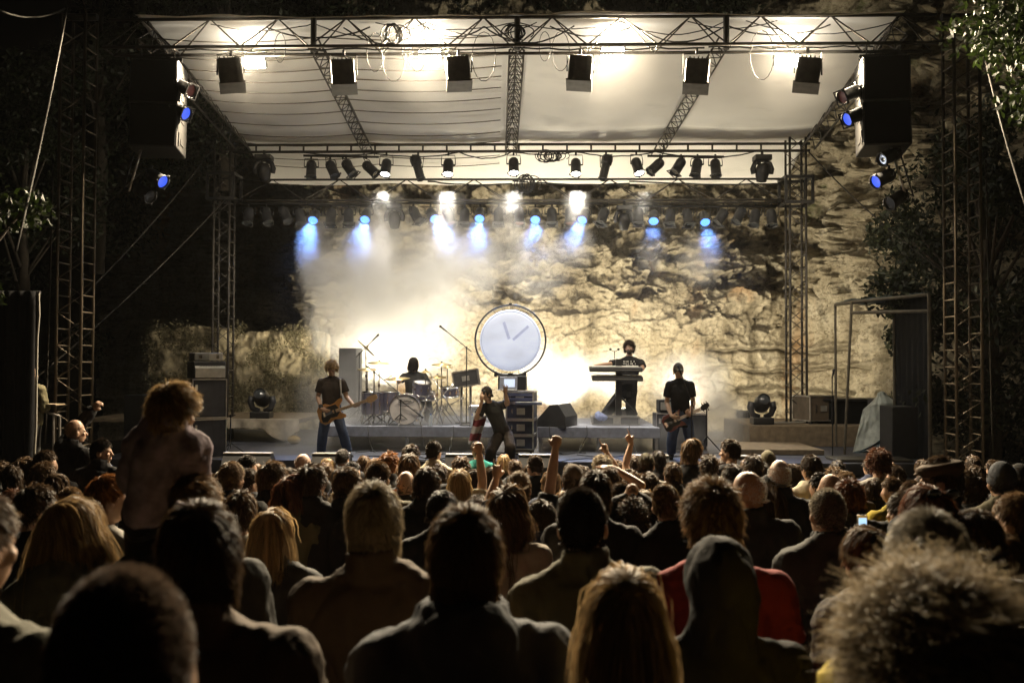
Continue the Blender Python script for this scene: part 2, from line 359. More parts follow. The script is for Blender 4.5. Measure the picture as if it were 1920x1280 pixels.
def tree(base, top, crown_r, label, seed, n=2600, size=.11, m=LEAF, lean=(0, 0), nclump=16, flat=.8, low=.35, group='trees around the quarry'):
    g = random.Random(seed); root = empty('tree', base, label, 'tree', group)
    H = top - base[2]; t = MB(); tip = Vector((lean[0], lean[1], H * .82))
    t.poly([Vector((0, 0, -.2)), tip * .35 + Vector((.1, .05, 0)), tip * .7, tip], [.24, .18, .11, .04], 9)
    cs = []; rs = []
    for k in range(nclump):
        f = low + (1 - low) * g.random(); a = g.random() * 6.283; rad = crown_r * (.35 + .6 * g.random()) * math.sin(math.pi * (.18 + .75 * (f - low) / (1 - low)))
        c = tip * f + Vector((math.cos(a) * rad, math.sin(a) * rad, H * .12 * g.random())); cs.append(c); rs.append(crown_r * (.22 + .22 * g.random()))
        t.tube(tip * (f * .8), c, .045, .012, 6)
    t.build('trunk', BARK, root, True)
    V, Fq = leaf_cloud(cs, rs, n, size, seed, flat); link('crown', np_mesh('crown', V, Fq), m, root)
    return root
def wp(px, py, Y): q = P(px, py, Y); return q
def tree_at(px, Y, ztop, *a, base=None, **k):
    q = P(px, 640, Y); return tree((q.x, Y, ground_z(Y) - .05 if base is None else base), ztop, *a, **k)
tree_at(2060, 11.5, 9.3, 1.75, 'leafy tree with bright green branches above the loudspeaker tower', 1, n=9000, size=.055, m=LEAF2, low=.74, nclump=26)
tree_at(1960, 19.5, 9.5, 2.6, 'tall dark tree behind the ladder tower beside the canopy tent', 2, n=12000, size=.075, low=.2, nclump=30)
tree_at(1800, 20.5, 9.4, 1.9, 'dark tree growing against the cliff beyond the hanging loudspeakers', 3, n=9000, size=.07, low=.45, nclump=24)
tree_at(1850, 17.0, 8.6, 2.0, 'dense dark tree filling the gloom behind the ladder tower beside the tent', 6, n=12000, size=.075, low=.12, nclump=34)
tree_at(1790, 21.0, 7.0, 1.5, 'low dark tree in the gap between the tent and the ladder tower', 7, n=8000, size=.07, low=.12, nclump=24)
tree_at(-150, 9.5, 6.0, 1.0, 'small tree with green leaves poking in beside the black drape', 4, n=3600, size=.05, m=LEAF2, low=.6)
tree_at(40, 25, 11.5, 2.6, 'dark tree on the slope behind the side stage drape', 5, n=9000, size=.08, low=.25, nclump=24)
for i, (px, Y, b, tp, r, lab) in enumerate([(180, 30, 6, 17, 3.2, 'dark tree at the upper edge over the truss corner with few lit leaves'), (420, 29, 8.5, 16.5, 3, 'dark ivy covered tree over the canopy, nearest the ladder tower'), (650, 28, 9.5, 16, 2.8, 'dark bushy tree on the cliff top above the second roof beam'), (880, 28, 9.5, 16.5, 2.8, 'dark bushy tree on the cliff top just beside the middle roof beam'), (1090, 28, 9.5, 16.2, 2.8, 'faintly lit tree on the cliff top above the middle of the canopy'), (1310, 28, 9.5, 16.5, 2.8, 'dark tree on the cliff top above the pair of floodlights'), (1530, 28, 9.5, 16.2, 3, 'dark tree with a pale trunk on the cliff edge over the canopy corner'), (1730, 27, 8.5, 15, 2.8, 'dark tree at the cliff corner over the hanging loudspeaker block')]):
    tree_at(px, Y, tp, r, lab, 20 + i, n=9000, size=.10, base=b, low=.1, nclump=24)
# ---- ivy wall behind the left of the stage
def ivy_wall():
    Y = 23.6; x0 = P(283, 640, Y).x; x1 = P(612, 640, Y).x; top = P(960, 622, Y).z
    xs = np.linspace(x0, x1, 120); zs = np.linspace(-.1, top, 70); X, Zz = np.meshgrid(xs, zs, indexing='ij')
    zt = top + .10 * fbm(xs * 1.5, xs * 0, seed=70, oct=3)[:, None] + 0 * X; Zz = Zz * zt / top
    d = .16 * fbm(X * 2.2, Zz * 2.2, seed=71, oct=4) + .05 * fbm(X * 9, Zz * 9, seed=73, oct=3)
    Yf = Y - .1 - d; n, m = X.shape
    V = np.concatenate([np.stack([X, Yf, Zz], -1).reshape(-1, 3), np.stack([X, 0 * X + Y + .5, Zz], -1).reshape(-1, 3)])
    i = np.arange(n * m).reshape(n, m); j = i + n * m; q = lambda a: np.stack([a[:-1, :-1], a[1:, :-1], a[1:, 1:], a[:-1, 1:]], -1).reshape(-1, 4)
    F_ = [q(i), q(j)[:, ::-1]]
    for a, b in ((i[:, -1], j[:, -1]), (i[0], j[0]), (i[-1], j[-1]), (i[:, 0], j[:, 0])): F_.append(np.stack([a[:-1], a[1:], b[1:], b[:-1]], -1))
    o = link('stone_wall', np_mesh('stone_wall', V, np.concatenate(F_)), mat('rubble_stone', (.32, .27, .17), .9, var=.6, vscale=5, bump=.9, bscale=14))
    tag(o, 'rough low stone wall overgrown with dry ivy behind the amplifier stack', 'wall')
    g = np.random.default_rng(5); cs = np.stack([g.uniform(x0, x1, 160), 0 * g.random(160) + Y - .12, g.uniform(.9, top + .06, 160)], 1)
    V, Fq = leaf_cloud(cs, np.full(160, .26), 22000, .034, 8); V[:, 1] = Y - .1 + (V[:, 1] - Y + .1) * .5; link('ivy', np_mesh('ivy', V, Fq), IVY, o)
ivy_wall()
# ================================================================== stage
DECK = mat('stage_deck', (.06, .065, .085), .38, var=.5, vscale=2.5, bump=.15)
SKIRT = mat('black_skirt', (.006, .006, .0065), 1.0, spec=.05); RUG = mat('riser_carpet', (.15, .16, .20), .8, var=.3)
WOODP = mat('platform_board', (.16, .12, .075), .7, var=.35)
stg = empty('stage', S(0, 0, 0), 'low black stage deck under the white canopy, in front of the crowd', 'stage', rot=(0, 0, -SA))
MB().box((0, 4.45, STAGE_Z - .1), (14.4, 7.3, .2)).build('deck', DECK, stg)
MB().box((0, .50, 1.04), (14.4, .59, .08)).build('front_ledge', SKIRT, stg)
MB().box((0, .24, .5), (14.4, .06, 1.0)).build('skirt', SKIRT, stg)
MB().box((0, .82, 1.09), (14.4, .03, .018)).build('edge_strip', BLACK, stg)
def platform(u0, u1, v0, v1, ztop, th, zbase, label, m, legs=True, name='riser', cat='platform', group='platforms on the stage'):
    root = empty(name, S((u0 + u1) / 2, v0, zbase), label, cat, group, rot=(0, 0, -SA)); hw = (u1 - u0) / 2; d = v1 - v0
    MB().box((0, d / 2, ztop - zbase - th / 2), (2 * hw, d, th), bev=.012).build('deck', m, root)
    if legs:
        for x in (-hw + .06, 0, hw - .06):
            for y in (.08, d - .08): MB().tube((x, y, 0), (x, y, ztop - zbase - th), .035, n=8).build('leg', ALU, root)
    return root
platform(U(603, 2.6), U(925, 2.6), 2.6, 6.2, RISER_Z, .2, STAGE_Z, 'grey carpeted drum riser on metal legs', RUG)
platform(U(1008, 2.6), U(1238, 2.6), 2.6, 5.6, RISER_Z, .2, STAGE_Z, 'grey riser carrying the two keyboards', RUG)
platform(U(1405, 4), U(1640, 4), 4.0, 6.6, 1.72, .42, STAGE_Z, 'brown low side platform under the moving light and the road case', WOODP, False)
platform(U(1385, 2.2), U(1545, 2.2), 2.2, 3.9, 1.40, .1, STAGE_Z, 'flat wooden step board in front of the brown side platform', WOODP, False)
platform(U(185, 5), U(560, 4.3), 4.3, 7.0, 1.78, .08, 0, 'wide brown side table platform under the moving light by the ivy wall', WOODP, True)
# cloth hanging from the side platform
def cloth():
    mb = []; u0, u1 = U(425, 4.25), U(563, 4.25); n, m = 60, 16
    uu = np.linspace(u0, u1, n); t = np.linspace(0, 1, m); UU, T = np.meshgrid(uu, t, indexing='ij')
    f = (UU - u0) / (u1 - u0); drop = .20 + .26 * sstep(.45, .78, f) - .20 * sstep(.8, 1, f)
    Zc = 1.795 - drop * T + .0 * T; v = 4.22 - .05 * T * np.sin(f * 23) - .03 * T
    Pp = [[S(UU[i, j], v[i, j], Zc[i, j]) for j in range(m)] for i in range(n)]
    A = np.array([[tuple(q) for q in r] for r in Pp]); o = link('cloth', grid_mesh('cloth', A[..., 0], A[..., 1], A[..., 2], True), mat('cloth_beige', (.30, .26, .2), .9))
    sm = o.modifiers.new('thickness', 'SOLIDIFY'); sm.thickness = .006
    tag(o, 'beige cloth hanging off the front edge of the side platform', 'cloth')
cloth()
# ================================================================== trusses
def lattice(root, a, b, up, w, h, bay, rc=.024, rb=.012, kind='tri', m=TRUSS, inv=False):
    """chords and braces of a truss from a to b (local to root); tri = apex up, two lower chords"""
    a, b = Vector(a), Vector(b); t = (b - a); L = t.length; t.normalize(); up = (Vector(up) - t * Vector(up).dot(t)).normalized(); sd = t.cross(up)
    if kind == 'tri': offs = [up * h, sd * w / 2, -sd * w / 2]; faces = [(0, 1), (0, 2), (1, 2)]
    elif kind == 'flat': offs = [up * h, up * 0]; faces = [(0, 1)]
    else: offs = [sd * w / 2 + up * h / 2, -sd * w / 2 + up * h / 2, -sd * w / 2 - up * h / 2, sd * w / 2 - up * h / 2]; faces = [(0, 1), (1, 2), (2, 3), (3, 0)]
    for o_ in offs: MB().tube(a + o_, b + o_, rc, n=8).build('chord', m, root, True)
    n = max(2, round(L / bay))
    for fi, (i, j) in enumerate(faces):
        for k in range(n):
            p0 = a + t * (L * k / n); p1 = a + t * (L * (k + .5) / n); p2 = a + t * (L * (k + 1) / n)
            mb = MB()
            if kind == 'flat' or (kind == 'tri' and fi == 2): mb.tube(p0 + offs[i], p0 + offs[j], rb, n=6, cap=False)
            elif kind == 'tower' and fi % 2 == 1:
                MB().tube(p0 + offs[i], p0 + offs[j], rb * 1.2, n=6, cap=False).build('rung', m, root, True); mb.tube(p1 + offs[i], p1 + offs[j], rb * 1.2, n=6, cap=False)
            else: mb.poly([p0 + offs[j], p1 + offs[i], p2 + offs[j]], rb, 6, False)
            mb.build('brace', m, root, True)
def truss(a, b, w, h, bay, label, name='truss', kind='tri', group='roof trusses', rc=.024, rb=.012, up=(0, 0, 1), m=TRUSS):
    root = empty(name, a, label, 'truss', group); lattice(root, (0, 0, 0), Vector(b) - Vector(a), up, w, h, bay, rc, rb, kind, m); return root
VR = 5.1
zf_low = Z(85, -.2); zf_top = Z(33, 0)
ft = truss(S(U(196, 0), 0, zf_low), S(U(1760, 0), 0, zf_low), .40, zf_top - zf_low, 1.09, 'long front roof truss the floodlights hang from', rc=.028, rb=.014)
for px in (583, 968, 1363): MB().tube(S(U(px, 0), 0, zf_low - .02) - ft.location, S(U(px, 0), 0, zf_top) - ft.location, .05, n=8).build('joint_post', TRUSS, ft)
zr = Z(284, VR); truss(S(U(432, VR), VR, zr), S(U(1520, VR), VR, zr), .1, Z(271, VR) - zr, .52, 'flat ladder beam across the rear of the canopy above the row of white spotlights', kind='flat', rc=.03, rb=.022)
zl = Z(378, VR + .2); rt = truss(S(U(445, VR + .2), VR + .2, zl), S(U(1465, VR + .2), VR + .2, zl), .36, Z(333, VR) - zl, 1.42, 'rear truss below the canopy edge carrying the row of blue spotlights', rc=.024, rb=.012)
for (pf, pr, lab) in ((592, 690, 'sloping roof beam under the roped half of the canopy'), (967, 957, 'middle sloping roof beam in the centre of the canopy'), (1350, 1232, 'sloping roof beam beneath the smooth half of the canopy')):
    truss(S(U(pf, .2), .2, Z(100, .2) + .05), S(U(pr, VR + .6), VR + .6, Z(290, VR + .6) - .0), .24, .2, .34, lab, rc=.016, rb=.009)
for (pf, pr, lab) in ((268, 452, 'side roof beam at the dark edge of the canopy over the ivy wall'), (1688, 1516, 'side roof beam at the canopy edge over the bare rock')):
    truss(S(U(pf, 0), 0, Z(70, 0)), S(U(pr, VR), VR, Z(280, VR)), .3, .3, .5, lab, rc=.022, rb=.011)
# towers
def tower(u, v, ztop, w, label, zb=0, head=False, m=TRUSS, sleeve=None, bay=.54):
    root = empty('truss_tower', S(u, v, zb), label, 'tower', 'lattice towers holding the roof', rot=(0, 0, -SA))
    lattice(root, (0, 0, 0), (0, 0, ztop - zb), (0, 1, 0), w, w, bay, .026, .011, 'tower', m)
    MB().box((0, 0, .03), (w + .25, w + .25, .06)).build('base_plate', BLACK, root)
    if sleeve:
        f = MB()
        for dz in (-.27, .27):
            for s_ in (-1, 1): f.box((0, s_ * .28, sleeve + dz - zb), (.62, .06, .06)).box((s_ * .28, 0, sleeve + dz - zb), (.06, .5, .06))
        for sx in (-1, 1):
            for sy in (-1, 1): f.box((sx * .28, sy * .28, sleeve - zb), (.055, .055, .48))
        f.build('sleeve_block', BLACK, root)
    if head:
        MB().tube((-.3, 0, ztop - zb + .02), (.3, 0, ztop - zb + .02), .06, n=10).build('pulley_head', BLACK, root)
    return root
WARM = mat('tower_steel', (.085, .066, .043), .5, .4)
tower(U(140, 0), 0, Z(30, 0), .40, 'tall lattice tower with ladder rungs at the side by the black drape', m=WARM, head=True)
tower(U(1806, 0), 0, Z(40, 0), .40, 'tall lattice tower with ladder rungs under the leafy branches', m=WARM, head=True)
tower(U(418, VR), VR, Z(262, VR), .34, 'slim rear lattice tower in front of the ivy wall', sleeve=Z(352, VR))
tower(U(1493, VR), VR, Z(262, VR), .34, 'slim rear lattice tower standing out against the lit rock', sleeve=Z(360, VR))
# ================================================================== canopy
def canopy():
    n, m = 150, 90; uu = np.linspace(0, 1, n); vv = np.linspace(-.05, 7.15, m); A = np.zeros((n, m, 3))
    uf0, uf1 = U(248, 0), U(1700, 0); ur0, ur1 = U(447, VR), U(1522, VR)
    cuts = np.array([0, .237, .5, .755, 1.0])
    for j, v in enumerate(vv):
        f = v / VR; a = uf0 + (ur0 - uf0) * f * 1.0; b = uf1 + (ur1 - uf1) * f
        z = Z(34, 0) + .05 + (Z(268, VR) + .06 - Z(34, 0)) * f
        bay = np.clip(np.searchsorted(cuts, uu, 'right') - 1, 0, 3); s = (uu - cuts[bay]) / (cuts[bay + 1] - cuts[bay])
        dip = .10 * np.sin(np.pi * s) * (.35 + .65 * np.abs(np.sin(np.pi * np.clip(f, 0, 1.4))))
        u_ = a + (b - a) * uu
        wr = .012 * fbm(u_ * .9 + 3, np.full(n, v * 1.1), seed=81, oct=4) + .05 * np.exp(-((f - .02) / .1) ** 2) * fbm(u_ * .9, np.full(n, v * 6), seed=83, oct=3)
        tail = -.16 * max(0, v - 5.6) ** 1.3 + .05 * np.sin(np.pi * s) * max(0, v - 6)
        rip = -.05 * math.exp(-((v - 4.25) / .16) ** 2) * (1 + .5 * vnoise(u_ * .6, u_ * 0, seed=4))
        for i in range(n):
            q = S(u_[i], v, z - dip[i] + wr[i] + tail[i] + rip[i]); A[i, j] = q
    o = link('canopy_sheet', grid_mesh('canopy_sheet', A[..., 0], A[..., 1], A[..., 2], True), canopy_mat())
    sm = o.modifiers.new('thickness', 'SOLIDIFY'); sm.thickness = .01; sm.offset = 1
    return tag(o, 'large white canopy sheet stretched over the stage roof', 'canopy')
def canopy_mat():
    m = mat('white_canopy', (.80, .775, .72), .6, var=.05, vscale=1.2, bump=.12, bscale=3.0); t = m.node_tree; b = t.nodes['Principled BSDF']
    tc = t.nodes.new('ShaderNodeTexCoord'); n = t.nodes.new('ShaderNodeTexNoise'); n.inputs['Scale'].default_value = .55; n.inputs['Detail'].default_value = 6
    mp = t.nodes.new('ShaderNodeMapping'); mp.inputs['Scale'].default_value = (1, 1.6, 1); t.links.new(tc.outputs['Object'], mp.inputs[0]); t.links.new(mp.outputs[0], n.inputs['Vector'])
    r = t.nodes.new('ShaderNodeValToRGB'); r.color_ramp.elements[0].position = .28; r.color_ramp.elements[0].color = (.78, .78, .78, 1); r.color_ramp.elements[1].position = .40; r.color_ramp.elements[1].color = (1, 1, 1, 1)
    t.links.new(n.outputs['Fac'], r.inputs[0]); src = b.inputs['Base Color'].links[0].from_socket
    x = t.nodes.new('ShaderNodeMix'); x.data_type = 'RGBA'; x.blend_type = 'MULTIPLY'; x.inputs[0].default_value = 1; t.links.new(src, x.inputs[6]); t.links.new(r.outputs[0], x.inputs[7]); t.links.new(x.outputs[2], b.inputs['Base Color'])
    return m
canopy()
# ropes under the roped half
ROPE = mat('rope', (.10, .08, .05), .9)
for k, v in enumerate((.35, 1.0, 1.45, 1.85, 2.3, 2.75, 3.25, 3.8, 4.4, 4.9, 5.7, 6.2)):
    f = v / VR; zt = Z(34, 0) + (Z(268, VR) + .06 - Z(34, 0)) * f - .12
    ul = U(262, 0) + (U(458, VR) - U(262, 0)) * f; um = U(592, .2) + (U(690, VR) - U(592, .2)) * f; ur = U(940, 0) + (U(936, VR) - U(940, 0)) * f
    mb = MB().poly(sag(S(ul, v, zt), S(um, v, zt), .08, 8) + sag(S(um, v, zt), S(ur, v, zt + .02), .07, 8)[1:], .010, 6)
    tag(mb.build('rope', ROPE, None, True), 'thin dark rope strung across the roped half of the canopy underside', 'rope', 'ropes under the canopy')
# ================================================================== lamps and rigging
def frame(d, roll_up=(0, 0, 1)):            # rotation whose local -Z points along d
    d = Vector(d).normalized(); z = -d; x = Vector(roll_up).cross(z)
    x = x.normalized() if x.length > 1e-4 else Vector((1, 0, 0)); y = z.cross(x)
    return Matrix((x, y, z)).transposed()
def sdir(u, v, z): return (SR * u + SD * v + Vector((0, 0, z))).normalized()
def lens_mat(name, col, s): return mat(name, (.1, .1, .1), .3, emit=col, estr=s, var=.05)
LENS = {'white': lens_mat('lens_white', (1, .95, .86), 30), 'blue': lens_mat('lens_blue', (.09, .30, 1), 2.6), 'off': mat('lens_glass', (.05, .055, .06), .12, var=.1, coat=.6),
        'red': mat('gel_red', (.10, .025, .025), .3), 'dimblue': lens_mat('lens_dim_blue', (.05, .13, 1), 1.0)}
def spot(root, loc, d, energy, ang, col, blend=.5, rad=.06):
    l = bpy.data.lights.new('lamp_light', 'SPOT'); l.energy = energy; l.spot_size = R(ang); l.spot_blend = blend; l.color = col; l.shadow_soft_size = rad
    o = bpy.data.objects.new('lamp_light', l); COL.objects.link(o); o.parent = root; o.location = loc; o.rotation_euler = frame(d).to_euler(); return o
def point(root, loc, energy, col, rad=.08):
    l = bpy.data.lights.new('lamp_light', 'POINT'); l.energy = energy; l.color = col; l.shadow_soft_size = rad
    o = bpy.data.objects.new('lamp_light', l); COL.objects.link(o); o.parent = root; o.location = loc; return o
def can_meshes():
    c = MB().lathe([(.03, .16), (.07, .155), (.10, .12), (.112, .05), (.108, -.02), (.108, -.21), (.118, -.212), (.118, -.235), (.105, -.235), (.104, -.20)], n=20, cap=False)
    c.lathe([(.03, .16), (.001, .162)], n=20, cap=False)
    for k in (-1, 1): c.tube((k * .108, 0, .02), (k * .15, 0, .02), .018, n=8)
    for k in range(3): a = 2.1 * k; c.box((math.cos(a) * .125, math.sin(a) * .125, -.225), (.03, .03, .03))
    le = MB().lathe([(.001, -.198), (.05, -.203), (.104, -.20)], n=20, cap=False)
    fr = MB()
    for k in (-1, 1): fr.box((k * .118, 0, -.243), (.022, .26, .012)).box((0, k * .118, -.243), (.26, .022, .012))
    gl = MB().box((0, 0, -.243), (.22, .22, .004))
    return c.mesh('lamp_body', True), le.mesh('lens', True), fr.mesh('gel_frame'), gl.mesh('gel')
CANB, CANL, CANF, CANG = can_meshes()
def par(hang, c, d, lens, label, gel=False, energy=0, ang=24, col=(1, 1, 1), group='spotlights on the rear trusses'):
    """hang = point on the bar, c = centre of the can, d = where it points"""
    hang, c = Vector(hang), Vector(c); root = empty('spotlight', hang, label, 'spotlight', group); q = frame(d); o = c - hang
    b = link('lamp_body', CANB, CAN, root); l = link('lens', CANL, LENS[lens], root)
    for x in (b, l): x.location = o; x.rotation_euler = q.to_euler()
    if gel:
        f = link('gel_frame', CANF, SKIRT if 'loudspeaker' in group else CAN, root); f.location = o; f.rotation_euler = q.to_euler()
    ax = q @ Vector((1, 0, 0)); y = MB(); top = Vector((0, 0, -.05))
    pv = q @ Vector((0, 0, .02)); p1 = o + ax * .15 + pv; p2 = o - ax * .15 + pv
    ax2 = Vector((ax.x, ax.y, 0)).normalized() * .14
    y.poly([p1, Vector((p1.x, p1.y, p1.z * .5 + top.z * .5)), top + ax2, top - ax2, Vector((p2.x, p2.y, p2.z * .5 + top.z * .5)), p2], .010, 6)
    y.tube((0, 0, .03), (0, 0, -.06), .022, n=8); y.build('yoke', BLACK, root)
    if energy: spot(root, o + q @ Vector((0, 0, -.26)), d, energy, ang, col, .35, .08)
    return root
def bar(a, b, r, label, group='lamp bars'): 
    return tag(MB().tube(a, b, r, n=10).build('lamp_bar', BLACK, None, True), label, 'bar', group)
V1, V2 = VR - .08, VR + .35
bar(S(U(566, V1), V1, Z(291, V1)), S(U(708, V1), V1, Z(294, V1)), .026, 'short black bar under the ladder beam holding four unlit lamps, over the ivy wall side')
bar(S(U(1214, V1), V1, Z(293, V1)), S(U(1358, V1), V1, Z(295, V1)), .026, 'short black bar under the ladder beam holding four unlit lamps, over the lit rock side')
bar(S(U(450, V2), V2, Z(381, V2)), S(U(696, V2), V2, Z(385, V2)), .028, 'long black lamp bar below the rear truss in front of the dark slope')
bar(S(U(764, V2), V2, Z(380, V2)), S(U(1140, V2), V2, Z(382, V2)), .03, 'pale lamp bar below the middle of the rear truss')
bar(S(U(1190, V2), V2, Z(387, V2)), S(U(1464, V2), V2, Z(387, V2)), .028, 'long black lamp bar below the rear truss in front of the bright rock')
WH = (1, .93, .80); BL = (.15, .37, 1.0)
up_rows = [(581, 315, .05, 'off', 0, 'unlit black spotlight at the outer end of the short bar, pointing almost straight down'), (619, 315, .45, 'off', 0, 'unlit black spotlight second along the short bar above the dark slope'),
    (650, 313, .62, 'off', 1, 'unlit black spotlight with square gel frame on the short bar, tilted down towards centre'), (690, 315, .95, 'off', 0, 'strongly tilted unlit spotlight just beside the first shining white spotlight'),
    (722, 312, -.05, 'white', 0, 'shining white spotlight beside the roped end of the short bar, its beam in broken smoke'), (839, 312, 0, 'white', 0, 'shining white spotlight between the long profile lamp and the middle roof beam'),
    (962, 310, .03, 'white', 0, 'shining white spotlight on the line of the middle roof beam over a puff of smoke'), (1079, 312, 0, 'white', 0, 'brightest white spotlight with a solid white beam, beside the cable tangle'),
    (1194, 311, .2, 'white', 0, 'shining white spotlight close to the smooth half roof beam, with only a faint beam'), (1232, 312, -.95, 'off', 0, 'strongly tilted unlit spotlight beside the last shining white spotlight'),
    (1274, 311, -.55, 'off', 1, 'unlit spotlight with hanging square gel frame on the short bar near the rock'), (1307, 313, -.2, 'off', 0, 'unlit spotlight next to the end of the short bar near the rock'), (1342, 314, .02, 'off', 0, 'unlit spotlight at the very end of the short bar near the rock, pointing straight down')]
for px, py, t, le, g, lab in up_rows:
    lit = le == 'white'; hy = 287 if lit else 293
    d = sdir(t, -.42 if lit else -.30, -.9)
    par(S(U(px - t * 6, V1), V1, Z(hy, V1)), S(U(px, V1), V1, Z(py - 1, V1)), d, le, lab, bool(g), 1400 if lit else 0, 36, WH)
lo = [(464, 402, .0, 'off', 0, 'dark unlit spotlight at the far end of the lamp bar by the slim tower'), (498, 402, .25, 'off', 0, 'dark unlit spotlight second from the slim tower on the lamp bar'), (531, 400, .5, 'off', 0, 'dark unlit spotlight tilted down on the bar before the dark slope, third from the tower'),
    (560, 404, .2, 'off', 1, 'dark unlit spotlight with gel frame just beside the outermost blue spotlight'), (588, 404, .02, 'blue', 0, 'outermost glowing blue spotlight over the dark slope with a deep blue beam'), (619, 404, .0, 'off', 1, 'hazy unlit spotlight with gel frame right after the outermost blue one'),
    (652, 404, .1, 'off', 1, 'hazy unlit spotlight between the two blue ones over the smoke'), (685, 403, .02, 'blue', 0, 'glowing blue spotlight over the thickest smoke, beam dissolving in white'), (776, 400, .5, 'off', 1, 'hazy unlit spotlight with tilted gel frame beside the pale moving light'),
    (808, 402, .42, 'blue', 1, 'tilted glowing blue spotlight with a square gel frame at its lens'), (840, 403, .3, 'off', 1, 'unlit spotlight with a reddish gel right of the tilted blue one'), (870, 403, 0, 'off', 1, 'unlit spotlight with gel frame just before the blue one over the clock'),
    (899, 401, .0, 'blue', 0, 'glowing blue spotlight nearest above the clock disc on the drummer side'), (934, 403, .0, 'off', 1, 'unlit spotlight veiled by the bright smoke puff over the clock'), (973, 403, 0, 'off', 1, 'unlit spotlight with reddish gel just beside the bright smoke puff'),
    (1003, 403, 0, 'blue', 0, 'glowing blue spotlight above the clock on the keyboard side with a wide beam'), (1034, 403, 0, 'off', 1, 'unlit spotlight with gel frame between two blue ones over the rock'), (1068, 403, 0, 'off', 1, 'unlit spotlight with a reddish gel under the brightest white beam'),
    (1096, 404, -.3, 'blue', 1, 'tilted glowing blue spotlight under the solid white beam'), (1131, 403, -.3, 'off', 1, 'unlit spotlight between the tilted blue one and the dark moving light'), (1197, 403, 0, 'off', 1, 'unlit spotlight just beside the dark moving light over the keyboard player'),
    (1226, 406, -.12, 'blue', 0, 'saturated glowing blue spotlight nearest the dark moving light'), (1257, 404, -.12, 'off', 1, 'unlit spotlight with a lit square gel between the last two blue ones'), (1289, 405, .1, 'off', 1, 'unlit spotlight just before the last blue one near the rock tower'),
    (1320, 408, 0, 'blue', 1, 'last glowing blue spotlight, nearest the slim tower on the rock side'), (1354, 405, -.6, 'off', 1, 'unlit spotlight tilted sideways right after the last blue one'), (1388, 402, -.5, 'off', 0, 'unlit spotlight in silhouette on the rock, third from the bar end'), (1416, 406, -.2, 'off', 0, 'unlit spotlight in silhouette on the rock, second from the bar end'), (1447, 406, .0, 'off', 0, 'unlit spotlight in silhouette on the rock at the very end of the bar')]
for px, py, t, le, g, lab in lo:
    lit = le == 'blue'; d = sdir(t, -.80, -.62) if lit else sdir(t, -.35, -.85)
    le2 = 'red' if 'reddish' in lab else le
    par(S(U(px - t * 5, V2), V2, Z(384, V2)), S(U(px, V2), V2, Z(py, V2)), d, le2, lab, bool(g), 1000 if lit else 0, 36, BL)
# profile spots
def profile(hang, c, d, label):
    root = empty('profile_spotlight', hang, label, 'spotlight', 'long profile spotlights'); q = frame(d); o = Vector(c) - Vector(hang)
    e = q.to_euler(); b = MB().lathe([(.06, .27), (.115, .25), (.125, .16), (.115, .06), (.095, .05), (.09, -.27), (.10, -.275), (.10, -.31), (.08, -.31), (.078, -.28)], n=8, cap=False).lathe([(.06, .27), (.001, .27)], n=8, cap=False)
    for k in range(4): b.box((.10, 0, .02 - .06 * k), (.03, .02, .02))
    x = b.build('lamp_body', CAN, root); x.location = o; x.rotation_euler = e
    x = MB().lathe([(.001, -.268), (.079, -.28)], n=16, cap=False).build('lens', LENS['off'], root); x.location = o; x.rotation_euler = e
    ax = q @ Vector((1, 0, 0)); y = MB(); y.poly([o + ax * .14, Vector((ax.x * .16, ax.y * .16, -.06)), Vector((-ax.x * .16, -ax.y * .16, -.06)), o - ax * .14], .011, 6); y.tube((0, 0, .03), (0, 0, -.07), .022, n=8); y.build('yoke', BLACK, root)
profile(S(U(782, V1), V1, Z(287, V1)), S(U(781, V1), V1, Z(313, V1)), sdir(.28, -.25, -.9), 'long unlit profile spotlight pointing down between two white spotlights over the drummer')
profile(S(U(1136, V1), V1, Z(287, V1)), S(U(1135, V1), V1, Z(313, V1)), sdir(-.22, -.25, -.9), 'long unlit profile spotlight pointing down between two white spotlights over the keyboards')
# moving lights
def moving_head(loc, label, up=True, lensm='off', scale=1.0):
    """up: standing on its base; else hanging"""
    s = 1 if up else -1; root = empty('moving_light', loc, label, 'moving light', 'moving lights'); k = scale
    MB().box((0, 0, s * .07 * k), (.42 * k, .36 * k, .14 * k), bev=.02).build('base', BLACK, root)
    a = MB()
    for sx in (-1, 1): a.poly([Vector((sx * .05, 0, s * .15)) * k, Vector((sx * .19, 0, s * .20)) * k, Vector((sx * .235, 0, s * .34)) * k, Vector((sx * .215, 0, s * .46)) * k], [.05 * k, .06 * k, .07 * k, .065 * k], 10)
    a.build('yoke_arm', CAN, root, True)
    h = empty('head', (0, 0, s * .42 * k)); h.parent = root; h.rotation_euler = (R(62) if up else R(22), 0, 0)
    MB().lathe([(.04 * k, -.22 * k), (.12 * k, -.20 * k), (.165 * k, -.08 * k), (.165 * k, .06 * k), (.135 * k, .19 * k), (.12 * k, .24 * k), (.108 * k, .24 * k), (.105 * k, .20 * k)], axis=(0, 0, 1 if up else -1), n=20, cap=False).build('head_shell', BLACK, h, True)
    MB().lathe([(.001, .23 * k), (.06 * k, .225 * k), (.106 * k, .20 * k)], axis=(0, 0, 1 if up else -1), n=20, cap=False).build('lens', LENS[lensm], h, True)
    if not up: MB().tube((0, 0, 0), (0, 0, .10), .03, n=8).build('clamp', BLACK, root)
    return root
for px, py, v, lab, sc_ in ((492, 290, V1, 'hanging black moving light at the dark end of the ladder beam', .85), (1430, 293, V1, 'hanging black moving light at the rock end of the ladder beam', .85), (738, 383, V2, 'hazy grey hanging moving light between blue spotlights over the smoke', .8), (1170, 386, V2, 'dark hanging moving light among the spotlights above the keyboard player', .8)):
    moving_head(S(U(px, v), v, Z(py, v)), lab, False, 'off', sc_)
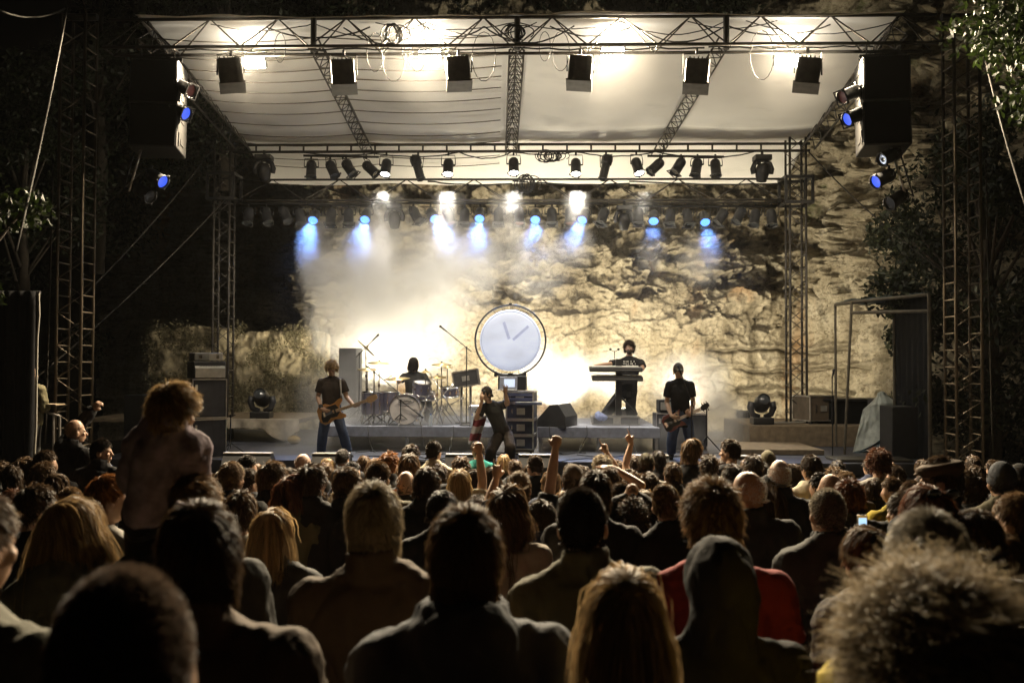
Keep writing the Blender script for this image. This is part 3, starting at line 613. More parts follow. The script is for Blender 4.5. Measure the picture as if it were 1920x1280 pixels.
moving_head(S(U(492, 4.6), 4.6, 1.785), 'black moving light standing on the cloth covered platform by the ivy wall', True, 'off', 1.0)
moving_head(S(U(1428, 4.4), 4.4, 1.725), 'black moving light standing on the brown platform beside the smoke', True, 'off', 1.0)
# ---- floodlights on the front truss: dark boxes and shining work lamps
def box_flood(px, py, yaw, roll, label):
    top = S(U(px, -.15), -.15, Z(99, -.15)); root = empty('box_floodlight', top, label, 'floodlight', 'dark box floodlights on the front truss')
    q = Matrix.Rotation(R(yaw), 3, 'Z') @ Matrix.Rotation(R(roll), 3, 'Y') @ Matrix.Rotation(R(-14), 3, 'X')
    def place(o): o.rotation_euler = q.to_euler(); o.location = (0, 0, -.06 - (Z(108, -.15) - Z(py + 2, -.15)) ); return o
    b = MB().loft([(Vector((0, 0, .21)), Vector((.17, 0, 0)), Vector((0, .15, 0))), (Vector((0, 0, .16)), Vector((.205, 0, 0)), Vector((0, .17, 0))), (Vector((0, 0, -.20)), Vector((.205, 0, 0)), Vector((0, .19, 0))), (Vector((0, 0, -.235)), Vector((.215, 0, 0)), Vector((0, .20, 0)))], 4)
    b = MB().box((0, 0, 0), (.37, .30, .44), bev=.02).box((0, .02, -.225), (.41, .34, .03)).box((.10, -.155, .0), (.02, .02, .42)).box((-.10, -.155, .0), (.02, .02, .42))
    place(b.build('housing', GREYB, root))
    f = MB()
    for k in range(5): f.box((-.13 + k * .065, 0, .235), (.02, .24, .05))
    place(f.build('cooling_fin', GREYB, root))
    y = MB(); ax = q @ Vector((.21, 0, 0)); cz = Vector((0, 0, -.06 - (Z(108, -.15) - Z(py + 2, -.15))))
    y.poly([cz + ax, Vector((ax.x, ax.y, -.03)), Vector((-ax.x, -ax.y, -.03)), cz - ax], .013, 6); y.tube((0, 0, .05), (0, 0, -.04), .024, n=8); y.build('yoke', BLACK, root)
    x = MB().box((0, .155, -.02), (.30, .012, .34), bev=.004).build('lens', lens_mat('box_flood_glass', (1, .9, .75), 6), root); place(x)
    spot(root, cz + q @ Vector((0, .22, -.02)), sdir(0, .72, -.69), 420, 88, (1, .88, .70), .6, .12)
    g = MB(); a = Vector((.05, .05, -.05)); g.poly(sag(a, cz + Vector((-.1, .05, .2)), .12, 8), .007, 6); g.build('cable', CABLE, root, True)
GREYB = mat('floodlight_paint', (.14, .135, .12), .55, .1)
for px, py, yw, rl, lab in ((427, 137, 16, -9, 'dark box floodlight next to the outermost shining lamp on the drape side'), (640, 141, 8, -5, 'dark box floodlight hanging at the first roof beam joint'), (857, 136, 6, -4, 'dark box floodlight just beside the bright lamp at the middle of the roped half'), (1087, 136, -6, 5, 'dark box floodlight beside the blinding lamp on the smooth half of the canopy'), (1307, 143, -10, 5, 'dark box floodlight hanging before the roof beam on the smooth half'), (1517, 142, -16, 9, 'dark box floodlight next to the outermost shining lamp on the tree side')):
    box_flood(px, py, yw, rl, lab)
FLOODCOL = (1, .82, .56)
FLOOD_E = 8500
def work_lamp(loc, d, label, energy, col, hang=None, name='work_floodlight', group='shining floodlights on the front truss', w=.30, h=.2, gap=.16, strength=60, sp=None, spill=0):
    root = empty(name, loc, label, 'floodlight', group); q = frame(d, (0, 0, 1)); e = q.to_euler()
    hs = MB(); hs.box((0, 0, .05), (w + .03, h + .03, .08), bev=.015)
    for k in range(6): hs.box((-w / 2 + w / 5 * k, 0, .105), (.012, h * .8, .03))
    x = hs.build('housing', BLACK, root); x.rotation_euler = e
    x = MB().box((0, 0, .004), (w, h, .012), bev=.004).build('lens', lens_mat('flood_glass', (1, .93, .8), strength), root); x.rotation_euler = e
    y = MB(); ax = q @ Vector((w / 2 + .03, 0, .04)); ay = q @ Vector((-w / 2 - .03, 0, .04)); hz = .16 if hang is None else hang
    y.poly([ax, Vector((ax.x, ax.y, hz)), Vector((ay.x, ay.y, hz)), ay], .011, 6); y.build('yoke', BLACK, root)
    if sp: spot(root, q @ Vector((0, 0, -gap)), d, energy, sp, col, .5, .1)
    if spill: point(root, q @ Vector((0, 0, -gap)), spill, (1, .93, .80), .10)
    return root
for px, py, lab in ((470, 112, 'shining floodlight nearest the hanging loudspeakers on the drape side, below the truss'), (803, 106, 'blinding floodlight on the front truss burning out the roped canopy behind it'), (1148, 105, 'blinding floodlight on the front truss burning out the smooth canopy, widest glare'), (1477, 114, 'shining floodlight nearest the tree side loudspeakers, below the truss')):
    work_lamp(S(U(px, .8), .8, Z(py, .8)), sdir(0, -.86, -.50), lab, FLOOD_E, FLOODCOL, sp=132, spill=20, w=.38, h=.25)
# ---- floodlights behind the risers
BACKCOL = (1, .885, .655)
for px, v, z, d, E_, sp, lab in (
    (700, 6.4, 2.25, (.1, .35, .95), 720, 172, 'floor floodlight behind the drummer, its glare drowned in smoke'),
    (893, 6.4, 1.95, (.0, .45, .9), 900, 165, 'floor floodlight behind the tilted flight case'),
    (1045, 6.3, 1.95, (.0, .35, .93), 950, 175, 'brightest floor floodlight glaring beside the rack cases'),
    (1165, 6.9, 1.85, (.1, .72, .65), 520, 150, 'floor floodlight behind the keyboard player'),
    (1285, 6.7, 1.85, (.2, .6, .75), 560, 165, 'floor floodlight behind the guitarist in the cap'),
    (1395, 6.8, 1.80, (.30, .8, .45), 360, 140, 'floor floodlight behind the brown platform lighting the far rock')):
    work_lamp(S(U(px, v), v, z), sdir(*d), lab, E_, BACKCOL, hang=-.12, group='floor floodlights behind the risers', sp=sp, strength=40)
# ---- hanging loudspeaker blocks
def line_array(px0, px1, label, side):
    v = -.15; u0, u1 = U(px0, v), U(px1, v); zt = Z(104, v); root = empty('line_array', S((u0 + u1) / 2, v, zt), label, 'loudspeaker', 'hanging loudspeaker blocks', rot=(0, 0, -SA - side * R(7)))
    w = (u1 - u0) * .98; h = .73
    for k in range(2):
        q = Matrix.Rotation(R(-2 - 4 * k), 3, 'X'); c = Vector((0, .35 - .02 * k, -.02 - h / 2 - k * (h + .012)))
        cab = MB().box((0, 0, 0), (w, .62, h), bev=.02).build('cabinet', BLACK, root); cab.location = c; cab.rotation_euler = q.to_euler()
        MB().box((0, -.318, 0), (w - .05, .016, h - .05), bev=.005).build('grille', SKIRT, cab)
        for s_ in (-1, 1):
            for zz_ in (-.2, .18): MB().box((s_ * (w / 2 + .004), .0, zz_), (.012, .2, .09), bev=.004).build('handle', BLACK, cab); MB().box((s_ * (w / 2 + .01), -.22, zz_), (.014, .05, .22)).build('rigging_bracket', BLACK, cab)
    f = MB().box((0, .3, .05), (w, .07, .07))
    for s_ in (-1, 1): f.tube((s_ * w * .35, .3, .05), (s_ * w * .35, .2, .28), .015, n=6)
    f.build('flying_frame', BLACK, root)
line_array(236, 326, 'black hanging loudspeaker block at the canopy corner on the drape side', -1)
line_array(1622, 1712, 'black hanging loudspeaker block at the canopy corner before the rock and trees', 1)
# blue gel lamps beside and under the loudspeakers
for px, py, t, le, lab in ((338, 203, .9, 'dimblue', 'lamp with a deep blue gel sticking out beside the hanging loudspeakers, drape side'), (347, 160, .9, 'red', 'lamp with a dull red gel above the blue one, drape side'), (1597, 218, -.9, 'dimblue', 'lamp with a deep blue gel beside the hanging loudspeakers, rock side'), (1588, 177, -.9, 'red', 'lamp with a dull red gel above the blue one, rock side'),
        (296, 330, .8, 'dimblue', 'lamp with a blue lens under the loudspeakers on the drape side, upper on its ladder'), (272, 358, .7, 'off', 'unlit lamp low on the tilted ladder under the drape side loudspeakers'),
        (1650, 333, -.9, 'dimblue', 'lamp with a blue lens under the loudspeakers on the rock side'), (1662, 292, -.9, 'off', 'unlit fat lamp directly under the rock side loudspeakers'), (1676, 372, -.8, 'off', 'lowest unlit lamp on the tilted pole under the rock side loudspeakers')):
    v = .05; c = S(U(px, v) - .12 * t, v, Z(py, v)); par(c + Vector((-.1 * t, .1, .18)), c, sdir(t, -.35, -.45), le, lab, py < 250, 0, group='lamps around the hanging loudspeakers')
def lamp_ladder(a, b, off, label):
    a, b = Vector(a), Vector(b); root = empty('lamp_ladder', a, label, 'lamp ladder', 'lamp ladders under the loudspeakers'); d = b - a; o = Vector(off)
    MB().tube((0, 0, 0), d, .022, n=8).build('pole', ALU, root, True); MB().tube(o, d + o, .014, n=8).build('pole', BLACK, root, True)
    for f in (.1, .4, .7, .95): MB().tube(d * f, d * f + o, .012, n=6).build('rung', BLACK, root)
lamp_ladder(S(U(262, 0), 0, Z(270, 0)), S(U(238, 0), 0, Z(358, 0)), SR * -.13 + Vector((0, .1, .05)), 'bright metal pole ladder tilted under the drape side loudspeakers')
lamp_ladder(S(U(1672, 0), 0, Z(276, 0)), S(U(1702, 0), 0, Z(374, 0)), SR * .15 + Vector((0, .1, .05)), 'bright metal pole ladder tilted under the rock side loudspeakers')
# ---- cables on the trusses
def cable(pts, r, label, name='cable', group='cables draped on the trusses'):
    return tag(MB().poly(pts, r, 6).build(name, CABLE, None, True), label, 'cable', group)
apx = [240 + 106 * i for i in range(0, 15)]
for k, (a, b) in enumerate(((389, 583), (495, 690), (583, 795), (640, 800), (700, 968), (795, 905), (800, 1005), (905, 1075), (968, 1165), (1030, 1190), (1165, 1363), (1190, 1363), (1290, 1460), (1363, 1560), (1400, 1690))):
    v = .02 + .04 * (k % 3); za = Z(42 + 8 * (k % 2), v)
    cable(sag(S(U(a, v), v, za), S(U(b, v), v, za), .12 + .05 * (k % 4), 14, .006), .009 + .004 * (k % 2), 'black cable sagging between the upright joints of the front roof truss')
for k, (a, b) in enumerate(((330, 640), (640, 960), (960, 1320), (1330, 1640))):
    v = -.1; cable(sag(S(U(a, v), v, Z(90, v)), S(U(b, v), v, Z(90, v)), .03, 16, .018), .014, 'thick black cable lying along the lower bars of the front truss')
for k, px in enumerate((520, 700, 735, 760, 780, 905, 1020, 1050, 1430)):
    v = -.1; u = U(px, v); r_ = .09 + .05 * (k % 3); z0 = Z(60, v); L = .30 + .1 * (k % 3)
    cable([S(u + r_ * math.sin(t_) * 1.0, v, z0 - L * (1 - math.cos(t_)) * .8) for t_ in np.linspace(0, 6.283, 18)], .006, 'black cable loop hanging from the front truss')
for k, (a, b) in enumerate(((560, 720), (690, 860), (860, 960), (960, 1080), (1080, 1230), (1230, 1420))):
    v = V1; cable(sag(S(U(a, v), v, Z(285, v)), S(U(b, v), v, Z(285, v)), .06 + .04 * (k % 3), 12, .008), .014, 'black cable looping under the ladder beam')
for k, (a, b) in enumerate(((800, 960), (960, 1180), (1180, 1480))):
    v = V1 + .3; cable(sag(S(U(a, v), v, Z(340, v)), S(U(b, v), v, Z(345, v)), .04, 12, .01), .016, 'black cable along the canopy edge behind the rear truss')
def tangle(c, r, n, label, sq=.45):
    g = random.Random(3); mb = MB()
    for k in range(n):
        a0 = g.random() * 6.28; rx = r * (.45 + .5 * g.random()); rz = r * sq * (.6 + .6 * g.random()); o = SR * g.uniform(-r * .6, r * .6)
        mb.poly([Vector(c) + o + SR * (rx * math.cos(a0 + t)) + SD * g.uniform(-.03, .03) + Vector((0, 0, rz * math.sin(a0 + t))) for t in np.linspace(0, 5.6, 16)], .010, 5)
    tag(mb.build('cable_coil', CABLE, None, True), label, 'cable')
tangle(S(U(1032, V1), V1, Z(293, V1)), .26, 14, 'tangled coil of black cable under the ladder beam'); tangle(S(U(985, VR), VR, Z(345, VR)), .22, 9, 'loose coil of cable on the rear truss beside the middle beam', .9)
tangle(S(U(730, -.1), -.1, Z(65, -.1)), .2, 8, 'coil of black cable tied to the front truss above the bright lamp', .9); tangle(S(U(960, -.05), -.05, Z(62, -.05)), .22, 8, 'knot of cables at the middle joint of the front truss', .6)
# guy wires
GUY = mat('guy_wire', (.022, .018, .012), .8)
def guy(a, b, label, r=.014): tag(MB().poly(sag(a, b, .12, 8), r, 6).build('guy_wire', GUY, None, True), label, 'guy wire', 'guy wires of the stage roof')
guy(P(126, 15, 14.5), P(30, 470, 9), 'long rope slanting down past the ladder tower over the black drape'); guy(P(398, 280, 20), P(150, 560, 15.5), 'guy wire running from the slim tower down across the ladder tower, the upper of two'); guy(P(424, 372, 20), P(60, 715, 15), 'lower guy wire running parallel across the dark slope towards the bald man')
guy(P(1838, 70, 14.5), P(1925, 390, 10), 'long rope slanting down beneath the leafy branches'); guy(P(1516, 285, 20), P(1772, 512, 16), 'guy wire running from the slim tower across the lit rock'); guy(P(0, 20, 13), P(122, 16, 14.6), 'horizontal rope at the very top leading into the tower head'); guy(P(100, 300, 15), P(85, 830, 15), 'thin upright wire beside the ladder tower and the drape'); guy(P(1848, 300, 15), P(1862, 860, 15), 'thin upright wire in the dark beside the ladder tower under the tree')
# ================================================================== people
def skin_mat(name, col): return mat(name, col, .5, var=.12, vscale=14, bump=.1, bscale=90)
SKIN = skin_mat('skin_fair', (.42, .26, .17)); SKIN2 = skin_mat('skin_tan', (.34, .19, .12))
def cloth_m(name, col, bump=.6): return mat('cloth_' + name, col, .85, var=.25, vscale=6, bump=bump, bscale=11, spec=.15)
CL = {'black': cloth_m('black', (.016, .015, .015)), 'charcoal': cloth_m('charcoal', (.036, .035, .033)), 'brown': cloth_m('brown', (.085, .06, .04)), 'olive': cloth_m('olive', (.09, .08, .046)), 'greygreen': cloth_m('greygreen', (.12, .115, .085)),
      'red': cloth_m('red', (.24, .028, .026)), 'orange': cloth_m('orange', (.62, .20, .015)), 'cream': cloth_m('cream', (.42, .37, .27)), 'teal': cloth_m('teal', (.02, .16, .13)), 'yellow': cloth_m('yellow', (.42, .32, .04)), 'lightgrey': cloth_m('lightgrey', (.28, .26, .23)),
      'navy': cloth_m('navy', (.03, .035, .06)), 'plum': mat('cloth_plum', (.21, .165, .19), .85, var=.55, vscale=16, bump=.8, bscale=14, spec=.15), 'denim': cloth_m('denim', (.075, .10, .16)), 'beige': cloth_m('beige', (.26, .19, .12)), 'white': cloth_m('white', (.6, .57, .5)), 'tan': cloth_m('tan', (.20, .14, .08)), 'dkbrown': cloth_m('dark_brown', (.035, .026, .02)), 'slate': cloth_m('slate', (.075, .08, .09))}
def hair_mat(name, col):
    m = bpy.data.materials.new('hair_' + name); m.use_nodes = True; t = m.node_tree; b = t.nodes['Principled BSDF']
    b.inputs['Roughness'].default_value = .5; b.inputs['Specular IOR Level'].default_value = .22
    g = t.nodes.new('ShaderNodeNewGeometry'); r = t.nodes.new('ShaderNodeValToRGB')
    r.color_ramp.elements[0].color = (*[c * .55 for c in col], 1); r.color_ramp.elements[1].color = (*[min(1, c * 1.5) for c in col], 1)
    t.links.new(g.outputs['Random Per Island'], r.inputs[0]); t.links.new(r.outputs[0], b.inputs['Base Color'])
    tr = t.nodes.new('ShaderNodeBsdfTranslucent'); t.links.new(r.outputs[0], tr.inputs[0]); mx = t.nodes.new('ShaderNodeMixShader'); mx.inputs[0].default_value = .36
    t.links.new(b.outputs[0], mx.inputs[1]); t.links.new(tr.outputs[0], mx.inputs[2]); t.links.new(mx.outputs[0], t.nodes['Material Output'].inputs[0]); return m
HC = {k: hair_mat(k, c) for k, c in dict(black=(.030, .022, .016), dark=(.062, .039, .022), brown=(.115, .07, .036), lightbrown=(.19, .12, .062), blond=(.33, .225, .11), ginger=(.27, .115, .035), grey=(.26, .23, .18), redbrown=(.12, .048, .022), greyblond=(.30, .24, .155), stubble=(.10, .07, .05)).items()}
def head_rot(face, up=(0, 0, 1)):
    f = Vector(face).normalized(); u = Vector(up); x = f.cross(u).normalized(); u = x.cross(f); return Matrix((x, f, u)).transposed()
def shape_head(mb, c, q, k=1.0, lod=1):
    def B(o, r): mb.ball(c + q @ (Vector(o) * k), [x * k for x in r], q, 14, 10)
    B((0, -.012, .022), (.076, .094, .104)); B((0, .022, -.045), (.060, .068, .072)); B((0, .052, -.088), (.030, .026, .024))
    for s in (-1, 1): B((s * .079, -.008, -.018), (.013, .026, .034)); B((s * .036, .066, -.024), (.024, .018, .02))
    B((0, .076, .012), (.05, .012, .012)); mb.capsule(c + q @ (Vector((0, .082, .004)) * k), c + q @ (Vector((0, .104, -.032)) * k), .010 * k, .015 * k, 8)
    B((0, .084, -.064), (.024, .012, .008)); B((0, .080, -.074), (.02, .012, .009))
FING = dict(open=[(6, 6, 5)] * 4, relax=[(25, 25, 15), (30, 30, 18), (34, 32, 20), (38, 34, 22)], fist=[(85, 95, 60)] * 4, point=[(4, 6, 4), (85, 95, 60), (85, 95, 60), (85, 95, 60)], horns=[(3, 5, 4), (85, 95, 60), (85, 95, 60), (5, 8, 5)], grip=[(55, 60, 35)] * 4, fret=[(48, 55, 30), (52, 58, 30), (56, 60, 32), (60, 60, 34)])
def shape_hand(mb, w, d, pn, style, side=1, k=1.0, fat=1.0):
    """w wrist, d along the hand, pn the way the palm faces, side +1: thumb on the (pn x d) side"""
    w = Vector(w); d = Vector(d).normalized(); pn = Vector(pn); pn = (pn - d * pn.dot(d)).normalized(); ac = pn.cross(d) * side
    q = Matrix((ac, d, pn)).transposed(); mb.ball(w + d * .052 * k, (.041 * k, .052 * k, .019 * k * fat), q, 10, 8); mb.capsule(w, w + d * .03 * k, .026 * k, .03 * k)
    L = [.078, .086, .080, .064]; spread = {'open': .16}.get(style, .03)
    for i in range(4):
        off = (.030 - .020 * i) * k; p = w + d * (.093 - abs(i - 1.2) * .006) * k + ac * off; ang = 0; fd = (d + ac * (1.3 - i) * spread).normalized()
        rax = fd.cross(pn)
        for j, fr in enumerate((.45, .31, .24)):
            ang += FING[style][i][j]; dv = Matrix.Rotation(R(ang), 3, rax) @ fd; e = p + dv * (L[i] * fr * k); mb.capsule(p, e, (.0092 - .0008 * j) * k * fat, (.0084 - .0008 * j) * k * fat, 8); p = e
    tb = w + d * .028 * k + ac * .034 * k
    if style in ('fist', 'point', 'horns', 'grip', 'fret'): pts = [tb, tb + (d * .6 + ac * .35 + pn * .5).normalized() * .04 * k, tb + (d * .6 + ac * .35 + pn * .5).normalized() * .04 * k + (d * .35 - ac * .75 + pn * .25).normalized() * .034 * k]
    else: pts = [tb, tb + (d * .62 + ac * .75).normalized() * .042 * k, tb + (d * .62 + ac * .75).normalized() * .042 * k + (d * .85 + ac * .45).normalized() * .032 * k]
    mb.capsule(pts[0], pts[1], .0125 * k, .0105 * k, 8); mb.capsule(pts[1], pts[2], .0105 * k, .0085 * k, 8)
def torso_rings(J, infl=0.0, k=1.0, belly=0.0, lowcut=0.0, top=True):
    ne, pe = J['neck'], J['pelvis']; up = (ne - pe); L = up.length; up = up / L
    xs = (J['sh_r'] - J['sh_l']).normalized(); xh = (J['hip_r'] - J['hip_l']).normalized(); W = (J['sh_r'] - J['sh_l']).length / .38 * k
    out = []
    for f, rx, ry, oy in ((-.14 + lowcut, .155, .112, 0), (0, .168, .118, -.005), (.25, .150, .108 + belly, .008 + belly * .5), (.48, .155, .110 + belly * .6, .008), (.70, .170, .116, .004), (.84, .150, .100, -.004), (.93, .095, .078, -.008)) + (((1.0, .068, .066, -.004),) if top else ()):
        ff = max(0, min(1, f)); x = (xh * (1 - ff) + xs * ff).normalized(); y = up.cross(x).normalized()
        bend = J.get('bend', Vector((0, 0, 0))) * math.sin(math.pi * ff)
        out.append((pe + up * (L * f) + y * oy * k + bend, x * (rx * W + infl), y * (ry * k + infl)))
    return out
def V3(*a): return Vector(a)
def stand_pose(male=True, turn=0, tilt=0, arms='front', k=1.0):
    sw = .195 if male else .17; hw = .092 if male else .10
    J = dict(head=V3(0, .025, 1.625), neck=V3(0, -.012, 1.475), sh_l=V3(-sw, -.015, 1.385), sh_r=V3(sw, -.015, 1.385), pelvis=V3(0, 0, .96), hip_l=V3(-hw, 0, .93), hip_r=V3(hw, 0, .93), kn_l=V3(-.105, .02, .50), kn_r=V3(.105, .02, .50), an_l=V3(-.11, -.03, .085), an_r=V3(.115, -.02, .085), toe_l=V3(-.14, .14, .04), toe_r=V3(.145, .15, .04))
    if arms == 'front': J.update(el_l=V3(-sw - .05, .02, 1.12), el_r=V3(sw + .05, .02, 1.12), wr_l=V3(-.07, .22, 1.10), wr_r=V3(.09, .23, 1.13))
    else: J.update(el_l=V3(-sw - .06, -.03, 1.12), el_r=V3(sw + .06, -.03, 1.12), wr_l=V3(-sw - .03, .06, .88), wr_r=V3(sw + .03, .06, .88))
    J['face'] = Matrix.Rotation(R(turn), 3, 'Z') @ Matrix.Rotation(R(tilt), 3, 'X') @ V3(0, 1, 0); J['male'] = male
    return J
def make_body(J, hands=('relax', 'relax'), vox=.012, smooth=3, k=1.0, hd=None, pn=None, wide=1.0):
    """one continuous body: torso, neck, head with face and ears, limbs, hands with five fingers, feet"""
    mb = MB(); mb.loft(torso_rings(J, -.004, k)); q = head_rot(J['face'], J.get('hup', (0, 0, 1)))
    shape_head(mb, J['head'], q, k); mb.capsule(J['neck'] - (J['neck'] - J['pelvis']).normalized() * .03, J['head'] + q @ V3(0, -.03, -.05) * k, .060 * k, .052 * k, 12)
    for s in ('l', 'r'):
        sh, el, wr = J['sh_' + s], J['el_' + s], J['wr_' + s]
        mb.capsule(J['neck'] - V3(0, 0, .012), sh, .048 * k, .052 * k); mb.ball(sh, .062 * k); mb.capsule(sh, el, .056 * k, .041 * k); mb.capsule(el, el.lerp(wr, .35), .041 * k, .042 * k); mb.capsule(el.lerp(wr, .35), wr, .042 * k, .027 * k)
        d = (hd or {}).get(s) or (wr - el); p = (pn or {}).get(s) or V3(1 if s == 'l' else -1, 0, -.3)
        shape_hand(mb, wr, d, p, hands[0 if s == 'l' else 1], 1 if s == 'l' else -1, k)
        hi, kn, an, to = J['hip_' + s], J['kn_' + s], J['an_' + s], J['toe_' + s]
        mb.capsule(hi, kn, .088 * k, .056 * k); mb.capsule(kn, kn.lerp(an, .35), .055 * k, .056 * k); mb.capsule(kn.lerp(an, .35), an, .056 * k, .038 * k)
        mb.capsule(an + V3(0, 0, -.03), to, .042 * k, .034 * k)
    return mb.grown(vox, smooth)
def wrinkle(me, amp, scale, seed=0):
    n = len(me.vertices); co = np.empty(n * 3, np.float32); me.vertices.foreach_get('co', co); no = np.empty(n * 3, np.float32)
    me.vertex_normals.foreach_get('vector', no); co = co.reshape(-1, 3); no = no.reshape(-1, 3); c = co * scale
    w = fbm(c[:, 0] * 1.2 + c[:, 2] * .6, c[:, 1] * 1.2, c[:, 2] * .55 - c[:, 0] * .5, seed, 4)
    w = (1 - 2 * np.abs(w)) * .6 + .5 * (1 - 2 * np.abs(fbm(c[:, 0] * .45 - c[:, 2] * .5, c[:, 1] * .45, c[:, 2] * .3 + c[:, 0] * .35, seed + 9, 3))); co = co + no * (amp * w)[:, None]; me.vertices.foreach_set('co', co.astype(np.float32).ravel()); me.update(); return me
def make_top(J, kind='tee', vox=.014, k=1.0, infl=.016, belly=0.0, seed=0, amp=None):
    mb = MB(); long_ = kind != 'tee' and kind != 'vest'; i = infl + (.012 if kind in ('jacket', 'coat', 'hoodie') else 0)
    mb.loft(torso_rings(J, i, k, belly, -.06, top=False)); ne = J['neck']; up = (ne - J['pelvis']).normalized()
    for s in ('l', 'r'):
        sh, el, wr = J['sh_' + s], J['el_' + s], J['wr_' + s]
        mb.capsule(ne - up * .015, sh - up * .005, .050 * k + i, .050 * k + i); mb.ball(sh, .060 * k + i)
        if kind == 'vest': continue
        if long_: mb.capsule(sh, el, .054 * k + i, .044 * k + i); mb.capsule(el, el.lerp(wr, .93), .045 * k + i, .034 * k + i)
        else: mb.poly([sh, sh.lerp(el, .35), sh.lerp(el, .66)], [.060 * k + i, .060 * k + i, .062 * k + i], 12)
    q = head_rot(J['face'])
    if kind in ('jacket', 'coat'):
        for a in np.linspace(0, 6.283, 14, endpoint=False):
            p = ne + up * .035 + V3(math.cos(a) * .072, math.sin(a) * .07 - .005, 0); mb.capsule(p - up * .06, p + up * (.035 if math.sin(a) < .4 else .0), .018, .012, 6)
    elif kind == 'hoodie':
        fy = up.cross((J['sh_r'] - J['sh_l']).normalized()); mb.ball(ne - fy * .09 - up * .03, (.12, .06, .10)); mb.capsule(ne - fy * .05 + V3(-.09, 0, .0), ne - fy * .05 + V3(.09, 0, 0), .04, .04)
        for a in np.linspace(2.6, 6.8, 10): p = ne + up * .03 + V3(math.cos(a) * .085, math.sin(a) * .08, 0); mb.ball(p, .032)
    elif kind == 'hooded':
        c = J['head']; mb.ball(c + q @ V3(0, -.03, .02), (.112, .125, .135), q, 18, 12); mb.capsule(c + q @ V3(0, -.05, -.05), ne - V3(0, .02, .04), .10, .11)
    else: mb.loft([(ne - up * .05, V3(.11, 0, 0), V3(0, .10, 0)), (ne - up * .0, V3(.074, 0, 0), V3(0, .072, 0)), (ne + up * .012, V3(.070, 0, 0), V3(0, .068, 0))])
    me = mb.grown(vox, 3, 'top'); return wrinkle(me, amp if amp is not None else (.007 if kind == 'tee' else .017), 7.0, seed)
def make_trousers(J, vox=.016, k=1.0, infl=.014, loose=0.0, cut=1.0, seed=3):
    mb = MB(); r = torso_rings(J, infl, k)[:3]; mb.loft([(c, x, y) for c, x, y in r])
    for s in ('l', 'r'):
        hi, kn, an = J['hip_' + s], J['kn_' + s], J['an_' + s]; mb.capsule(hi, kn, .088 * k + infl, .058 * k + infl + loose); e = kn.lerp(an, cut * .93); mb.poly([kn, kn.lerp(e, .5), e], [.060 * k + infl + loose] * 2 + [.052 * k + infl + loose], 12); mb.ball(kn, .059 * k + infl + loose)
    return wrinkle(mb.grown(vox, 3, 'trousers'), .006, 7, seed)
def make_shoes(J, vox=.012, k=1.0):
    mb = MB()
    for s in ('l', 'r'):
        a, t = J['an_' + s], J['toe_' + s]; mb.capsule(a + V3(0, 0, .02), a - V3(0, 0, .03), .05, .052); mb.capsule(a - V3(0, 0, .03), t, .05, .042); mb.capsule(V3(a.x, a.y, t.z), t, .045, .042)
    return mb.grown(vox, 2, 'shoes')
# ---- hair: thousands of thin ribbons on a scalp
HK = dict(buzz=dict(L=.010, lift=1.0, g=0, no=.2, n=1.3), short=dict(L=.028, lift=.34, g=.1, no=.3, n=1.1), messy=dict(L=.050, lift=.36, g=.22, no=.6, n=1.1), crop=dict(L=.050, lift=.22, g=.30, no=.40, n=1.1), medium=dict(L=.095, lift=.10, g=.40, no=.22, n=1), bob=dict(L=.20, lift=.14, g=.85, no=.24, n=1.1, low=.2), long=dict(L=.38, lift=.09, g=1.0, no=.19, n=1.2, low=.2), wavy=dict(L=.38, lift=.22, g=.9, no=.35, n=1.2, curl=.010, low=.25), curly=dict(L=.052, lift=.7, g=.2, no=.7, n=1.3, curl=.010, low=.1), afro=dict(L=.12, lift=.8, g=.35, no=.9, n=1.7, curl=.017, low=.2), updo=dict(L=.07, lift=.15, g=-.1, no=.4, n=1.1, bun=1, low=.15), pony=dict(L=.09, lift=.06, g=.1, no=.12, n=1, tail=1, low=.1), bald=dict(L=.006, lift=1, g=0, no=.1, n=.35, ring=1))
HUG = dict(crop=.22, short=.28, messy=.5, medium=.16, bob=.26, long=.20, wavy=.34, pony=.08, updo=.2)
HAIR = {}
